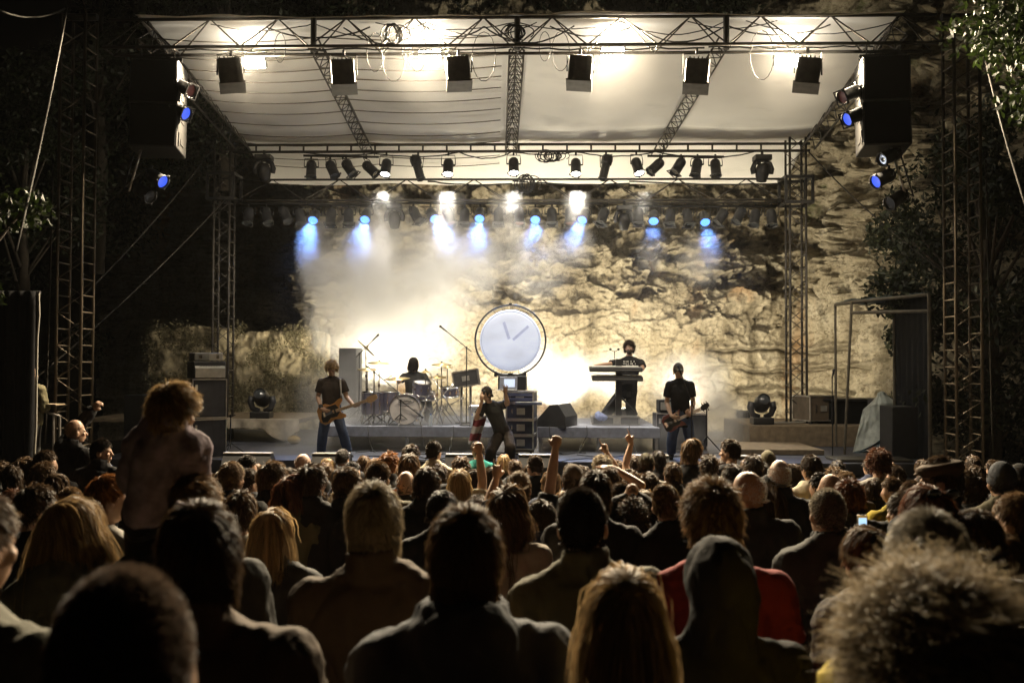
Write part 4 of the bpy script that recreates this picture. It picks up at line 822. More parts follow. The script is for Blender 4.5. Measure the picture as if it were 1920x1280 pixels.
def make_hair(kind, lod, seed):
    key = (kind, lod, seed)
    if key in HAIR: return HAIR[key]
    p = HK[kind]; g = np.random.default_rng(seed * 31 + lod); n = int((1100, 3200, 8500)[lod] * p['n']); W = (.0048, .0026, .0014)[lod]; S_ = (4, 6, 8)[lod]
    if p['L'] < .05: S_ = 3; W *= .8
    if 'curl' in p: S_ = int(S_ * 1.8)
    layer = 1.035 + HUG.get(kind, 9) * g.random(n * 5) ** .8; fly = g.random(n * 5) < .07; layer[fly] += .28 * g.random(fly.sum())
    d = g.normal(size=(n * 5, 3)); d /= np.linalg.norm(d, axis=1)[:, None]
    line = np.interp(d[:, 1], [-1, -.35, .1, .5, 1], [-.75, -.62, -.18, .22, .42]) - p.get('low', 0) * .25
    ok = d[:, 2] > line + .06 * vnoise(d[:, 0] * 6, d[:, 1] * 6, d[:, 2] * 6, seed)
    if p.get('ring'): ok &= (d[:, 2] < .38 - .2 * d[:, 1])
    d = d[ok][:n]; n = len(d); AX = np.array([.079, .099, .110]); c0 = np.array([0, -.012, .020]); pos = d * AX + c0
    nrm = d / AX; nrm /= np.linalg.norm(nrm, axis=1)[:, None]; crown = np.array([.02, -.45, .89])
    fl = d - crown; fl -= nrm * (fl * nrm).sum(1)[:, None]; fl /= np.linalg.norm(fl, axis=1)[:, None] + 1e-6
    fq = 9 if lod < 2 else 13
    cn = np.stack([vnoise(d[:, 0] * fq, d[:, 1] * fq, d[:, 2] * fq, seed + 5 + i) for i in range(3)], 1) * .6 + np.stack([vnoise(d[:, 0] * 31, d[:, 1] * 31, d[:, 2] * 31, seed + 50 + i) for i in range(3)], 1) * .4
    dr = nrm * p['lift'] + fl * (1 - .5 * min(1, p['lift'])) + cn * p['no']
    if kind in ('updo', 'pony'): tgt = np.array([0, -.13, .075 if kind == 'updo' else .02]); dr = (tgt - pos) * 6 + nrm * .25 + cn * .25
    dr /= np.linalg.norm(dr, axis=1)[:, None]; ln = p['L'] * (.7 + .6 * g.random(n)) * (1 + .25 * cn[:, 0])
    pts = [pos.copy()]; st = ln / S_; ph = g.random(n) * 6.28 + cn[:, 1] * 5
    for s in range(S_):
        dr = dr + np.array([0, 0, -1]) * p['g'] * (1.3 / S_) * (1 if p['L'] > .15 else 1.0) + g.normal(size=(n, 3)) * .05 * p['no'] * 2
        if p['L'] > .15: dr[:, :2] *= .80
        dr /= np.linalg.norm(dr, axis=1)[:, None]; q = pts[-1] + dr * st[:, None]
        if 'curl' in p:
            a = ph + s * 1.15; q = q + np.stack([np.cos(a), np.sin(a), .3 * np.sin(a * 1.3)], 1) * p['curl']
        e = (q - c0) / (AX * 1.03); r = np.linalg.norm(e, axis=1); ins = r < 1; q[ins] = (e[ins] / r[ins][:, None]) * AX * 1.03 + c0; ly = layer[:n] * (1 + .10 * cn[:, 0]); o_ = (r > ly) & (q[:, 2] > -.03); q[o_] = (e[o_] / r[o_][:, None]) * ly[o_][:, None] * AX * 1.03 + c0
        low = q[:, 2] < -.05; h = np.hypot(q[:, 0], q[:, 1] + .03); m = low & (h < .085); q[m, 0] *= (.085 / h[m]); q[m, 1] = (q[m, 1] + .03) * (.085 / h[m]) - .03
        if p['L'] > .15 and p['L'] > .2: m = low & (np.abs(q[:, 0]) > .088); q[m, 0] = np.sign(q[m, 0]) * (.088 + (np.abs(q[m, 0]) - .088) * .75)
        if p['L'] > .15: back = (q[:, 2] < -.17); q[back, 1] = np.minimum(q[back, 1], -.085 - .02 * cn[back, 2] + np.where(np.abs(q[back, 0]) > .10, .03, 0))
        pts.append(q)
    PT = np.stack(pts, 1)
    tn = np.gradient(PT, axis=1); tn /= np.linalg.norm(tn, axis=2)[:, :, None] + 1e-9
    out = (PT - c0 * np.array([1, 1, 1])); out /= np.linalg.norm(out, axis=2)[:, :, None] + 1e-9; out = out + g.normal(size=(n, 1, 3)) * .5
    sd = np.cross(tn, out); sd /= np.linalg.norm(sd, axis=2)[:, :, None] + 1e-9
    tp = np.interp(np.linspace(0, 1, S_ + 1), [0, .5, 1], [1, 1, .25])[None, :, None] * W
    A = np.stack([PT - sd * tp, PT + sd * tp], 2)        # n, S+1, 2, 3
    V = A.reshape(-1, 3); base = (np.arange(n) * (S_ + 1) * 2)[:, None] + (np.arange(S_) * 2)[None, :]
    Fq = np.stack([base, base + 1, base + 3, base + 2], -1).reshape(-1, 4)
    # scalp cap under the strands
    if not p.get('ring'):
        na, nb = 36, 20; az = np.linspace(0, 2 * np.pi, na); el = np.linspace(-.95, 1, nb); AZ, EL = np.meshgrid(az, el, indexing='ij'); ce = np.sqrt(np.maximum(0, 1 - EL ** 2))
        dd = np.stack([ce * np.cos(AZ), ce * np.sin(AZ), EL], -1); thick = 1.015 + (.03 if p['L'] > .05 else .015) * (.5 + .5 * vnoise(dd[..., 0] * 3, dd[..., 1] * 3, dd[..., 2] * 3, seed)) + (.12 if kind in ('curly',) else .30 if kind == 'afro' else 0)
        cap = dd * AX * thick[..., None] + c0; ln2 = np.interp(dd[..., 1], [-1, -.35, .1, .5, 1], [-.72, -.58, -.12, .28, .48]) - p.get('low', 0) * .25
        i = np.arange(na * nb).reshape(na, nb); qd = np.stack([i[:-1, :-1], i[1:, :-1], i[1:, 1:], i[:-1, 1:]], -1); keep = (dd[..., 2] > ln2); kk = keep[:-1, :-1] & keep[1:, 1:]
        Fq = np.concatenate([Fq, qd[kk] + len(V)]); V = np.concatenate([V, cap.reshape(-1, 3)])
    ex = []
    if p.get('bun') or p.get('tail'):
        cb = np.array([0, -.125, .085 if p.get('bun') else .03]); m = int(n * .5); dd = g.normal(size=(m, 3)); dd /= np.linalg.norm(dd, axis=1)[:, None]
        Q = [cb + dd * .035]; a0 = g.random(m) * 6.28; dr = np.cross(dd, g.normal(size=(m, 3))) * .6 + dd * .4 if p.get('bun') else np.tile([0, -.5, -.6], (m, 1)) + dd * .35
        for s in range(S_):
            if p.get('tail'): dr = dr + np.array([0, .05, -.25])
            dr = dr / np.linalg.norm(dr, axis=1)[:, None]; Q.append(Q[-1] + dr * ((.075 if p.get('bun') else .26) / S_) + g.normal(size=(m, 3)) * .004)
            if p.get('bun'): e = Q[-1] - cb; r = np.linalg.norm(e, axis=1)[:, None]; Q[-1] = cb + e / r * np.clip(r, .03, .062); dr = dr + np.cross(e, dr) * 3
        PT = np.stack(Q, 1); tn = np.gradient(PT, axis=1); sd = np.cross(tn, PT - cb + g.normal(size=(m, 1, 3)) * .03); sd /= np.linalg.norm(sd, axis=2)[:, :, None] + 1e-9
        A = np.stack([PT - sd * tp, PT + sd * tp], 2); V2_ = A.reshape(-1, 3); base = (np.arange(m) * (S_ + 1) * 2)[:, None] + (np.arange(S_) * 2)[None, :]
        Fq = np.concatenate([Fq, np.stack([base, base + 1, base + 3, base + 2], -1).reshape(-1, 4) + len(V)]); V = np.concatenate([V, V2_])
    HAIR[key] = np_mesh('hair', V, Fq, True); return HAIR[key]
HTOP = dict(buzz=.008, short=.022, messy=.032, medium=.022, crop=.022, bob=.025, long=.025, wavy=.035, curly=.045, afro=.10, updo=.075, pony=.012, bald=0, none=0)
def make_cap(style):
    mb = MB()
    if style in ('cap', 'backcap'):
        mb.ball((0, -.012, .030), (.088, .106, .108), None, 20, 12); s = 1 if style == 'cap' else -1
        mb.loft([(Vector((0, s * (.07 + .105 * t), .040 - .020 * t)), Vector((.078 * math.sqrt(max(.05, 1 - t * t * .8)), 0, 0)), Vector((0, .004, .007))) for t in (0, .25, .5, .75, 1)], 12); mb.ball((0, -.012, .138), (.010, .010, .006))
    elif style == 'beanie': mb.ball((0, -.014, .030), (.086, .106, .116), None, 20, 14); mb.lathe([(.088, -.02), (.092, 0), (.088, .02)], (0, -.012, .015), n=20)
    elif style == 'flatcap': mb.loft([(Vector((0, -.015 , .030)), Vector((.092, 0, 0)), Vector((0, .112, -.012))), (Vector((0, .0, .075)), Vector((.112, 0, 0)), Vector((0, .145, -.02))), (Vector((0, .005, .105)), Vector((.105, 0, 0)), Vector((0, .135, -.03))), (Vector((0, -.005, .128)), Vector((.05, 0, 0)), Vector((0, .07, -.015)))], 20); mb.loft([(Vector((0, .10 + .05 * t, .052 - .02 * t)), Vector((.075 * math.sqrt(max(.05, 1 - t * t * .8)), 0, 0)), Vector((0, .004, .007))) for t in (0, .4, .7, 1)], 12)
    return mb.grown(.006, 3, 'cap')
CAPM = {}
def person(loc, J, label, group, body, top=None, topm=None, trousers=None, trm=None, hair=None, hairm=None, lod=0, hseed=1, cap=None, capm=None, rz=0, s=1.0, shoes=None, shm=None, skin=SKIN, hscale=1.0):
    o = link('person', body, skin); tag(o, label, 'person', group); o.location = loc; o.rotation_euler = (0, 0, rz); o.scale = (s, s, s)
    if top is not None: link('top', top, topm, o)
    if trousers is not None: link('trousers', trousers, trm, o)
    if shoes is not None: link('shoes', shoes, shm, o)
    q = head_rot(J['face'], J.get('hup', (0, 0, 1)))
    if hair and hair != 'none':
        h = link('hair', make_hair(hair, lod, hseed), hairm, o); h.location = J['head']; h.rotation_euler = q.to_euler(); h.scale = (hscale,) * 3
    if cap:
        if cap not in CAPM: CAPM[cap] = make_cap(cap)
        c = link('cap', CAPM[cap], capm, o); c.location = J['head']; c.rotation_euler = q.to_euler(); c.scale = (.86,) * 3 if cap == 'flatcap' else (1, 1, 1)
    return o
# ================================================================== things on the stage
def rz_at(v): return -SA
def T(px, py, v): return PS(px, py, v)
TOLEX = mat('amp_covering', (.018, .018, .02), .75, bump=.3, bscale=160); GRILL = mat('grille_cloth', (.035, .035, .04), .9, bump=.5, bscale=220)
SILV = mat('silver_panel', (.42, .41, .37), .4, .6)
def box_thing(name, loc, dims, m, label, cat, group=None, rz=0, bev=.015):
    r = empty(name, loc, label, cat, group, rot=(0, 0, rz - SA)); MB().box((0, dims[1] / 2, dims[2] / 2), dims, bev=bev).build('body', m, r); return r
# amplifier stack
def cabinet(loc, w, d, h, label, rz):
    r = box_thing('speaker_cabinet', loc, (w, d, h), TOLEX, label, 'speaker', 'bass amplifier cabinets', rz, .02)
    MB().box((0, -.006, h / 2), (w - .07, .014, h - .08), bev=.004).build('grille', GRILL, r); e = MB()
    for z in (.012, h - .012): e.box((0, -.012, z), (w, .02, .02))
    for x in (-1, 1): e.box((x * (w / 2 - .008), -.012, h / 2), (.016, .02, h - .03))
    e.build('edge_trim', ALU, r); MB().box((-w / 2 + .07, -.018, h - .15), (.035, .012, .10)).build('badge', SILV, r)
    return r
ua, va = U(394, 1.0), 1.0; zA = STAGE_Z; rzA = R(38)
cabinet(S(ua, va, zA), .60, .42, .68, 'lower black bass speaker cabinet at the foot of the amplifier stack', rzA); cabinet(S(ua, va, zA + .69), .60, .42, .68, 'upper black bass speaker cabinet under the silver amplifier', rzA)
r = box_thing('amplifier', S(ua, va + .02, zA + 1.38), (.57, .36, .29), TOLEX, 'silver fronted bass amplifier on the two black cabinets', 'amplifier', None, rzA)
MB().box((0, -.012, .09), (.52, .02, .16), bev=.004).build('front_panel', SILV, r); x = MB().box((0, 0, 0), (.52, .02, .10)).build('control_panel', SILV, r); x.location = (0, .012, .215); x.rotation_euler = (R(-24), 0, 0); kn = MB()
for i in range(8): kn.tube((-.16 + i * .045, -.01, .215), (-.16 + i * .045, .02, .215), .011, n=8)
kn.build('knob_row', BLACK, r)
r = box_thing('small_case', S(ua - .03, va + .04, zA + 1.68), (.50, .30, .14), mat('grey_case', (.16, .16, .15), .5), 'small grey hard case lying on top of the bass amplifier', 'case', None, rzA); f = MB()
for s_ in (-1, 1): f.box((s_ * .15, -.008, .07), (.05, .012, .06))
f.build('latch', CHROME, r); MB().box((.12, -.004, .07), (.24, .012, .12), bev=.004).build('front_panel', SILV, r)
# spare guitar head behind the stack
t = empty('spare_guitar', T(352, 760, 1.4), 'spare bass guitar leaning behind the amplifier stack, only its headstock showing', 'guitar'); MB().box((0, 0, .16), (.07, .025, .18), bev=.01).build('headstock', mat('maple', (.45, .30, .16), .45), t)
for z in (.10, .15, .20, .235): MB().tube((-.05, 0, z), (.05, 0, z), .008, n=6).build('tuner', CHROME, t)
MB().box((0, .01, -.35), (.045, .025, .85)).build('neck', mat('maple', (.45, .30, .16), .45), t)
# dark loudspeaker and trolley behind at the side
box_thing('side_speaker', S(U(258, 2), 2.0, .6), (.62, .55, 1.75), TOLEX, 'tall black sidefill loudspeaker between the ladder tower and the child', 'speaker', None, R(-20))
box_thing('tall_speaker', S(U(655, 5.6), 5.4, RISER_Z), (.40, .42, 1.52), mat('grey_speaker', (.05, .05, .05), .7), 'tall grey speaker column behind the bass player and the cymbals', 'speaker', None, R(-8))
# monitor wedges along the front edge
def wedge(px, v, w, label, rz=0, light=True, facing=1):
    r = empty('monitor_wedge', S(U(px, v), v, STAGE_Z if v > .7 else 1.08), label, 'stage monitor', 'stage monitors along the edge', rot=(0, 0, rz - SA)); pr = [(-.24, 0), (.26, 0), (.24, .12), (.02, .36), (-.12, .37), (-.24, .18)]
    mb = MB(); n = len(pr); mb.add([(x, y, z) for x in (-w / 2, w / 2) for y, z in pr], [tuple(range(n))[::-1], tuple(range(n, 2 * n))] + [(i, (i + 1) % n, n + (i + 1) % n, n + i) for i in range(n)])
    mb.build('body', TOLEX, r)
    if light: MB().box((0, -.065, .374), (w - .004, .16, .02), bev=.008).build('top_edge', mat('wedge_paint', (.42, .40, .37), .45), r); g = MB().add([(x, y, z) for x in (-w / 2 + .03, w / 2 - .03) for y, z in ((.235, .135), (.035, .35), (.04, .36), (.245, .14))], [(0, 1, 5, 4), (1, 2, 6, 5), (2, 3, 7, 6), (3, 0, 4, 7), (0, 3, 2, 1), (4, 5, 6, 7)]); g.build('grille', GRILL, r)
    return r
WL = ['monitor wedge with a pale top edge beneath the bassist', 'monitor wedge half hidden at the amplifier end of the stage edge', 'monitor wedge with a white top edge before the bass drum', 'black sided monitor wedge right in front of the singer', 'monitor wedge with pale top below the keyboards', 'grey monitor wedge beneath the slogan shirt']
for (px, w), lb in zip(((625, .62), (470, .8), (872, .62), (1008, .62), (1218, .6), (1410, .6)), WL): wedge(px, .50, w, lb)
r = wedge(1045, 3.0, .62, 'black side monitor standing on the keyboard riser beside the glare', R(70), False); r.location.z = RISER_Z - .02; r.scale = (1.2, 1.2, 1.2)
# rack cases with laptop, synth
CASE = mat('case_laminate', (.028, .033, .06), .5, bump=.1)
def road_case(loc, w, d, h, label, rz=0, m=CASE, group='stacked rack cases', dish=True):
    r = box_thing('rack_case', loc, (w, d, h), m, label, 'case', group, rz, .008); e = MB()
    for x in (-1, 1):
        for y in (0, d):
            e.box((x * (w / 2 - .008), y, h / 2), (.028, .028, h))
        for z in (.008, h - .008): e.box((x * (w / 2 - .006), d / 2, z), (.028, d, .024))
    for z in (.008, h - .008):
        for y in (-.002, d + .002): e.box((0, y, z), (w, .024, .024))
    e.build('edge_profile', ALU, r); q = MB().box((.02, -.012, h * .5), (.15, .014, .12), bev=.004); q.build('latch_dish', SILV, r); MB().tube((-w * .28, -.02, h * .35), (-w * .28, -.02, h * .65), .012, n=8).build('handle', CHROME, r)
    return r
vc = 1.9; uc = U(975, vc); z = STAGE_Z + .10
rb = empty('dolly', S(uc, vc, STAGE_Z), 'wheeled dolly under the stack of rack cases', 'dolly', rot=(0, 0, -SA)); MB().box((0, .3, .075), (.52, .58, .04)).build('board', WOODP, rb)
for x in (-.2, .2):
    for y in (.08, .52): MB().lathe([(.03, -.02), (.05, -.02), (.05, .02), (.03, .02)], (x, y, .05), (1, 0, 0), 12).build('wheel', BLACK, rb)
for k, (h, lb) in enumerate(((.25, 'lowest rack case on the dolly beside the singer'), (.27, 'second rack case from the floor behind the singer'), (.29, 'third rack case in the stack behind the singer, below the keyboard shelf'), (.20, 'shallow open rack case on top of the stack holding a mixer'))):
    rc = road_case(S(uc + (.0 if k < 3 else -.02), vc, z), .50 if k < 3 else .54, .56, h, lb, R(-6)); z += h + .012
    if k == 3:
        for i in range(2): MB().box((.03, -.02, .06 + .085 * i), (.44, .03, .06), bev=.004).build('rack_unit', mat('rack_blue', (.06, .07, .14), .4), rc)
kb = empty('small_keyboard', S(uc + .16, vc - .22, z - .24), 'short synthesizer keyboard jutting out of the rack cases', 'keyboard', rot=(0, 0, -SA)); MB().box((0, .1, .02), (.48, .22, .045), bev=.006).build('body', mat('synth_blue', (.10, .12, .2), .4), kb); MB().box((0, .04, .045), (.44, .1, .008)).build('key_row', mat('ivory', (.7, .68, .62), .4), kb)
lp = empty('laptop', S(U(950, vc), vc + .10, z), 'open silver laptop with a glowing screen on the rack cases', 'laptop', rot=(0, 0, -SA + R(-6))); MB().box((0, .1, .01), (.33, .23, .02), bev=.004).build('base', SILV, lp)
x = MB().box((0, 0, .12), (.33, .014, .24), bev=.004).build('lid', mat('laptop_grey', (.35, .37, .45), .4, .3), lp); x.location = (0, .21, .015); x.rotation_euler = (R(-12), 0, 0); x2 = MB().box((.02, -.009, .12), (.20, .004, .15)).build('screen', mat('laptop_screen', (.1, .1, .1), .3, emit=(.75, .85, 1), estr=1.0), x)
box_thing('keyboard_monitor', S(U(960, vc + .5), vc + .45, z), (.52, .3, .26), TOLEX, 'black speaker box behind the laptop on the rack cases', 'speaker', None, R(-4))
# clock drum
def clock():
    v = 3.2; c = T(957, 638, v); R0 = (T(1023, 638, v) - T(891, 638, v)).length / 2; r1 = R0 * .87; root = empty('clock_drum', c, 'big round glowing clock disc hung in a black hoop above the rack cases', 'clock', rot=(0, 0, -SA))
    MB().poly([V3(R0 * math.cos(a), 0, R0 * math.sin(a)) for a in np.linspace(0, 6.2832, 72)], .019, 8).build('hoop', BLACK, root, True)
    prof = [(.001, -.10), (r1 * .5, -.095), (r1 * .85, -.075), (r1 * .97, -.045), (r1, 0), (r1 * .97, .045), (r1 * .85, .075), (.001, .10)]
    MB().lathe(prof, axis=(0, 1, 0), n=64, cap=False).build('disc', disc_mat(r1), root, True)
    MB().poly([V3(r1 * .94 * math.cos(a), -.058, r1 * .94 * math.sin(a)) for a in np.linspace(0, 6.2832, 64)], .007, 6).build('rim_seam', mat('seam_pale', (.3, .33, .4), .5, emit=(.7, .76, 1), estr=.32), root, True)
    hm = mat('clock_hand', (.25, .27, .36), .6, emit=(.60, .66, .95), estr=.42)  # glow put into the hands, so they read as faint shadows inside the disc
    for a, L, wd in ((108, .64, .055), (42, .74, .05)):
        h = MB().box((0, 0, L * r1 * .5 + .05), (wd, .006, L * r1 * .9), bev=.002).build('clock_hand', hm, root); h.rotation_euler = (0, R(90 - a), 0); h.location = (0, -.105, -.04)
    for k in range(24):
        a = 6.2832 * k / 24; MB().tube((r1 * .99 * math.cos(a), 0, r1 * .99 * math.sin(a)), (R0 * math.cos(a), 0, R0 * math.sin(a)), .004, n=5).build('tie_rod', BLACK, root)
    MB().box((0, 0, R0 + .015), (.06, .05, .05)).build('top_clamp', BLACK, root)
    f = MB().tube((-R0 * .42, 0, -R0 * .98), (R0 * .42, 0, -R0 * .98), .022, n=8); 
    for s_ in (-1, 1): f.box((s_ * R0 * .42, 0, -R0 * .955), (.05, .07, .10))
    f.box((0, 0, -R0 * .99), (.10, .08, .09)); f.build('foot_frame', BLACK, root); MB().tube((0, 0, -R0 * 1.0), (0, 0, RISER_Z - c.z), .03, n=10).build('stand_pole', BLACK, root)
    MB().box((0, 0, RISER_Z - c.z + .02), (.5, .4, .04)).build('stand_base', BLACK, root); point(root, (0, .55, -.1), 40, (.8, .88, 1), .2)
def disc_mat(r1):
    m = mat('clock_face', (.30, .32, .36), .35, emit=(.76, .82, 1.0), estr=.60, var=.05, vscale=2.2); t = m.node_tree; b = t.nodes['Principled BSDF']
    tc = t.nodes.new('ShaderNodeTexCoord'); n = t.nodes.new('ShaderNodeTexNoise'); n.inputs['Scale'].default_value = 1.7; n.inputs['Detail'].default_value = 5; mp = t.nodes.new('ShaderNodeMapping'); mp.inputs['Scale'].default_value = (1, 1, 2.2); t.links.new(tc.outputs['Object'], mp.inputs[0]); t.links.new(mp.outputs[0], n.inputs['Vector'])
    r = t.nodes.new('ShaderNodeMapRange'); r.inputs[1].default_value = .3; r.inputs[2].default_value = .7; r.inputs[3].default_value = .50; r.inputs[4].default_value = .72; t.links.new(n.outputs['Fac'], r.inputs[0]); t.links.new(r.outputs[0], b.inputs['Emission Strength']); return m
clock()
# ---- stands and small gear
def stand_base(mb, h, r=.011, legs=True, leg=.30):
    mb.tube((0, 0, .05), (0, 0, h), r, n=8)
def mic_stand(loc, h, boom=None, label='', tripod=True, mic=True, cat='microphone stand', group='microphone stands'):
    r = empty('microphone_stand', loc, label, cat, group); MB().tube((0, 0, .12 if tripod else .02), (0, 0, h), .011, n=8).build('pole', BLACK, r)
    if tripod:
        for k in range(3): a = 2.09 * k + .5; MB().tube((0, 0, .22), (math.cos(a) * .28, math.sin(a) * .28, .012), .009, n=6).build('leg', BLACK, r)
    else: MB().lathe([(.13, 0), (.13, .02), (.02, .04)], n=20).build('round_base', BLACK, r)
    tip = V3(0, 0, h)
    if boom: b = Vector(boom); MB().tube(tip - b * .25, tip + b, .009, n=8).build('boom', BLACK, r); MB().box(tip, (.035, .035, .05)).build('clutch', BLACK, r); tip = tip + b; d = b.normalized()
    else: d = V3(0, -.5, .8).normalized()
    if mic: m_ = MB().tube(tip, tip + d * .14, .014, .019, n=10).ball(tip + d * .16, .026); m_.build('microphone', CAN, r, True)
    return r
def drop(px, py, v): return S(U(px, v), v, Z(py, v))
b1 = PS(838, 622, 2.9) - PS(875, 652, 2.9); mic_stand(S(U(875, 2.9), 2.9, RISER_Z), Z(652, 2.9) - RISER_Z, b1, 'tall microphone stand with a boom reaching up beside the clock', False)
b2 = PS(1277, 700, 1.15) - PS(1296, 750, 1.15); mic_stand(S(U(1297, 1.1), 1.1, STAGE_Z), Z(752, 1.1) - STAGE_Z, b2, 'microphone stand with angled boom in front of the guitarist in the cap', False)
b3 = PS(746, 735, 3.0) - PS(702, 698, 3.0); mic_stand(S(U(702, 2.9), 2.9, RISER_Z), Z(698, 2.9) - RISER_Z, b3, 'boom microphone stand leaning over the floor drum next to the bassist')
b4 = PS(773, 771, 2.75) - PS(745, 750, 2.75); mic_stand(S(U(752, 2.75), 2.75, RISER_Z), Z(752, 2.75) - RISER_Z, b4, 'short microphone stand aimed into the bass drum')
b5 = PS(697, 640, 4.6) - PS(672, 665, 4.6); mic_stand(S(U(674, 4.6), 4.6, RISER_Z), Z(664, 4.6) - RISER_Z, b5, 'overhead microphone stand beside the grey speaker column')
mic_stand(S(U(1560, 1.8), 1.8, STAGE_Z), Z(706, 1.8) - STAGE_Z, None, 'microphone stand in front of the road case by the rock', False)
b6 = PS(420, 782, 1.6) - PS(432, 780, 1.6); mic_stand(S(U(434, 1.6), 1.6, STAGE_Z), Z(782, 1.6) - STAGE_Z, b6 * 3, 'low microphone stand in front of the cloth covered platform')
gs = empty('guitar_stand', S(U(1325, 1.7), 1.7, STAGE_Z), 'tripod stand beside the guitarist in the cap', 'stand'); MB().tube((0, 0, .2), (0, 0, Z(760, 1.7) - STAGE_Z), .012, n=8).build('pole', BLACK, gs)
for a in (-.4, 1.7, 3.6): MB().tube((0, 0, .38), (math.cos(a) * .34, math.sin(a) * .34, .015), .011, n=6).build('leg', BLACK, gs)
# ---- drum kit
SHELL = mat('drum_shell', (.12, .115, .16), .3, coat=.6, var=.1); HEADW = mat('drum_head', (.62, .58, .55), .5, var=.08); BRASS = mat('cymbal_bronze', (.55, .42, .20), .28, 1.0, var=.12, vscale=20)
def drum(loc, rad, dep, axis, label, name='drum', group='drums of the kit', head=HEADW):
    r = empty(name, loc, label, 'drum', group); a = Vector(axis).normalized(); MB().lathe([(rad, -dep / 2), (rad, dep / 2)], axis=a, n=32, cap=False).build('shell', SHELL, r, True)
    for s_ in (-1, 1): MB().lathe([(.001, s_ * (dep / 2 - .012)), (rad * .98, s_ * (dep / 2 - .012))], axis=a, n=32, cap=False).build('drum_head', head, r)
    for s_ in (-1, 1): MB().lathe([(rad * .99, s_ * dep / 2 - .02), (rad * 1.03, s_ * dep / 2 - .02), (rad * 1.03, s_ * dep / 2 + .012), (rad * .99, s_ * dep / 2 + .012)], axis=a, n=32, cap=False).build('hoop', CHROME, r, True)
    x = a.orthogonal().normalized(); y = a.cross(x); lg = MB()
    for k in range(8): t_ = 6.2832 * k / 8; p = (x * math.cos(t_) + y * math.sin(t_)) * (rad + .012); lg.tube(p - a * dep * .48, p + a * dep * .48, .006, n=5).box(p, (.025, .025, .04))
    lg.build('tension_rod', CHROME, r)
    return r
bdr = (PS(789, 768, 3.0) - PS(733, 768, 3.0)).length / 2; bc = T(761, 769, 3.0); bc.z = RISER_Z + bdr + .02; bd = drum(bc, bdr, .40, -SD, 'bass drum with a pale front head, an oval logo and a round port hole', 'bass_drum')
off = -SD * .205; port = PS(778, 772, 2.8) - bc; MB().lathe([(.001, 0), (.058, 0), (.07, 0), (.07, .012), (.055, .012)], (port.x, port.y, port.z), -SD, 20, False).build('port_hole', HEADW, bd)
me = text_mesh('MAPEX', .062, 'logo_lettering'); o = link('logo_lettering', me, BLACK, bd); lc = PS(762, 752, 2.8) - bc; o.location = lc - SD * .012; o.rotation_euler = (R(90), 0, -SA)
MB().poly([lc - SD * .01 + SR * (.15 * math.cos(t_)) + V3(0, 0, .048 * math.sin(t_)) for t_ in np.linspace(0, 6.2832, 28)], .0045, 5).build('logo_oval', BLACK, bd)
for s_ in (-1, 1): MB().tube(SR * (s_ * bdr * .8) - SD * .1 + V3(0, 0, -.1), SR * (s_ * bdr * 1.15) - SD * .3 + V3(0, 0, -bdr - .01), .010, n=6).build('spur', CHROME, bd)
ft1 = drum(S(U(700, 3.2), 3.2, Z(757, 3.2)), .21, .44, (0, 0, 1), 'larger dark floor drum nearest the bass player', 'floor_drum'); ft2 = drum(S(U(730, 3.35), 3.35, Z(754, 3.35)), .20, .38, (0, 0, 1), 'dark floor drum between the bass drum and the larger floor drum', 'floor_drum')
for d_, vv_ in ((ft1, 3.2), (ft2, 3.35)):
    for k in range(3): a = 2.09 * k; MB().tube((math.cos(a) * .22, math.sin(a) * .22, .1), (math.cos(a) * .23, math.sin(a) * .23, RISER_Z - d_.location.z), .008, n=6).build('leg', CHROME, d_)
drum(S(U(792, 3.3), 3.3, Z(728, 3.3)), .17, .24, (.1, -.25, 1), 'rack drum with a blue badge in front of the drummer', 'rack_drum'); drum(S(U(845, 3.3), 3.3, Z(735, 3.3)), .165, .17, (-.05, -.12, 1), 'side snare drum among the stands by the flight case', 'snare_drum')
drum(S(U(800, 3.9), 3.9, Z(742, 3.9)), .18, .15, (0, -.1, 1), 'snare drum between the knees of the drummer', 'snare_drum')
def cymbal(px, py, v, rad, tilt, tz, label, hat=False, floor=RISER_Z, foot=(0, 0)):
    c = T(px, py, v); r = empty('cymbal_stand', S((c - SO).dot(SR) + foot[0], v + foot[1], floor), label, 'cymbal', 'cymbals of the kit'); o = c - r.location; n = (Matrix.Rotation(R(tilt), 3, 'Y') @ Matrix.Rotation(R(tz), 3, 'X') @ V3(0, 0, 1))
    MB().lathe([(.001, .035), (.03, .03), (.05, .012), (rad * .6, .003), (rad, -.008), (rad, -.010), (rad * .6, .0), (.045, .008), (.001, .030)], o, n, 32, False).build('cymbal', BRASS, r, True)
    if hat: MB().lathe([(.001, -.05), (.05, -.03), (rad, -.022), (rad, -.020)], o, n, 32, False).build('cymbal', BRASS, r, True)
    p = MB().poly([V3(0, 0, .25), V3(0, 0, o.z * .62), o - n * .02, o + n * .06], [.014, .012, .009, .006], 8); p.build('pole', CHROME, r); MB().tube(o + n * .03, o + n * .06, .018, n=8).build('wing_nut', BLACK, r); MB().box((0, 0, o.z * .62), (.04, .04, .06)).build('clamp', CHROME, r)
    for k in range(3): a = 2.09 * k + .3; MB().poly([V3(0, 0, .38), V3(math.cos(a) * .30, math.sin(a) * .30, .012)], .010, 6).build('leg', CHROME, r)
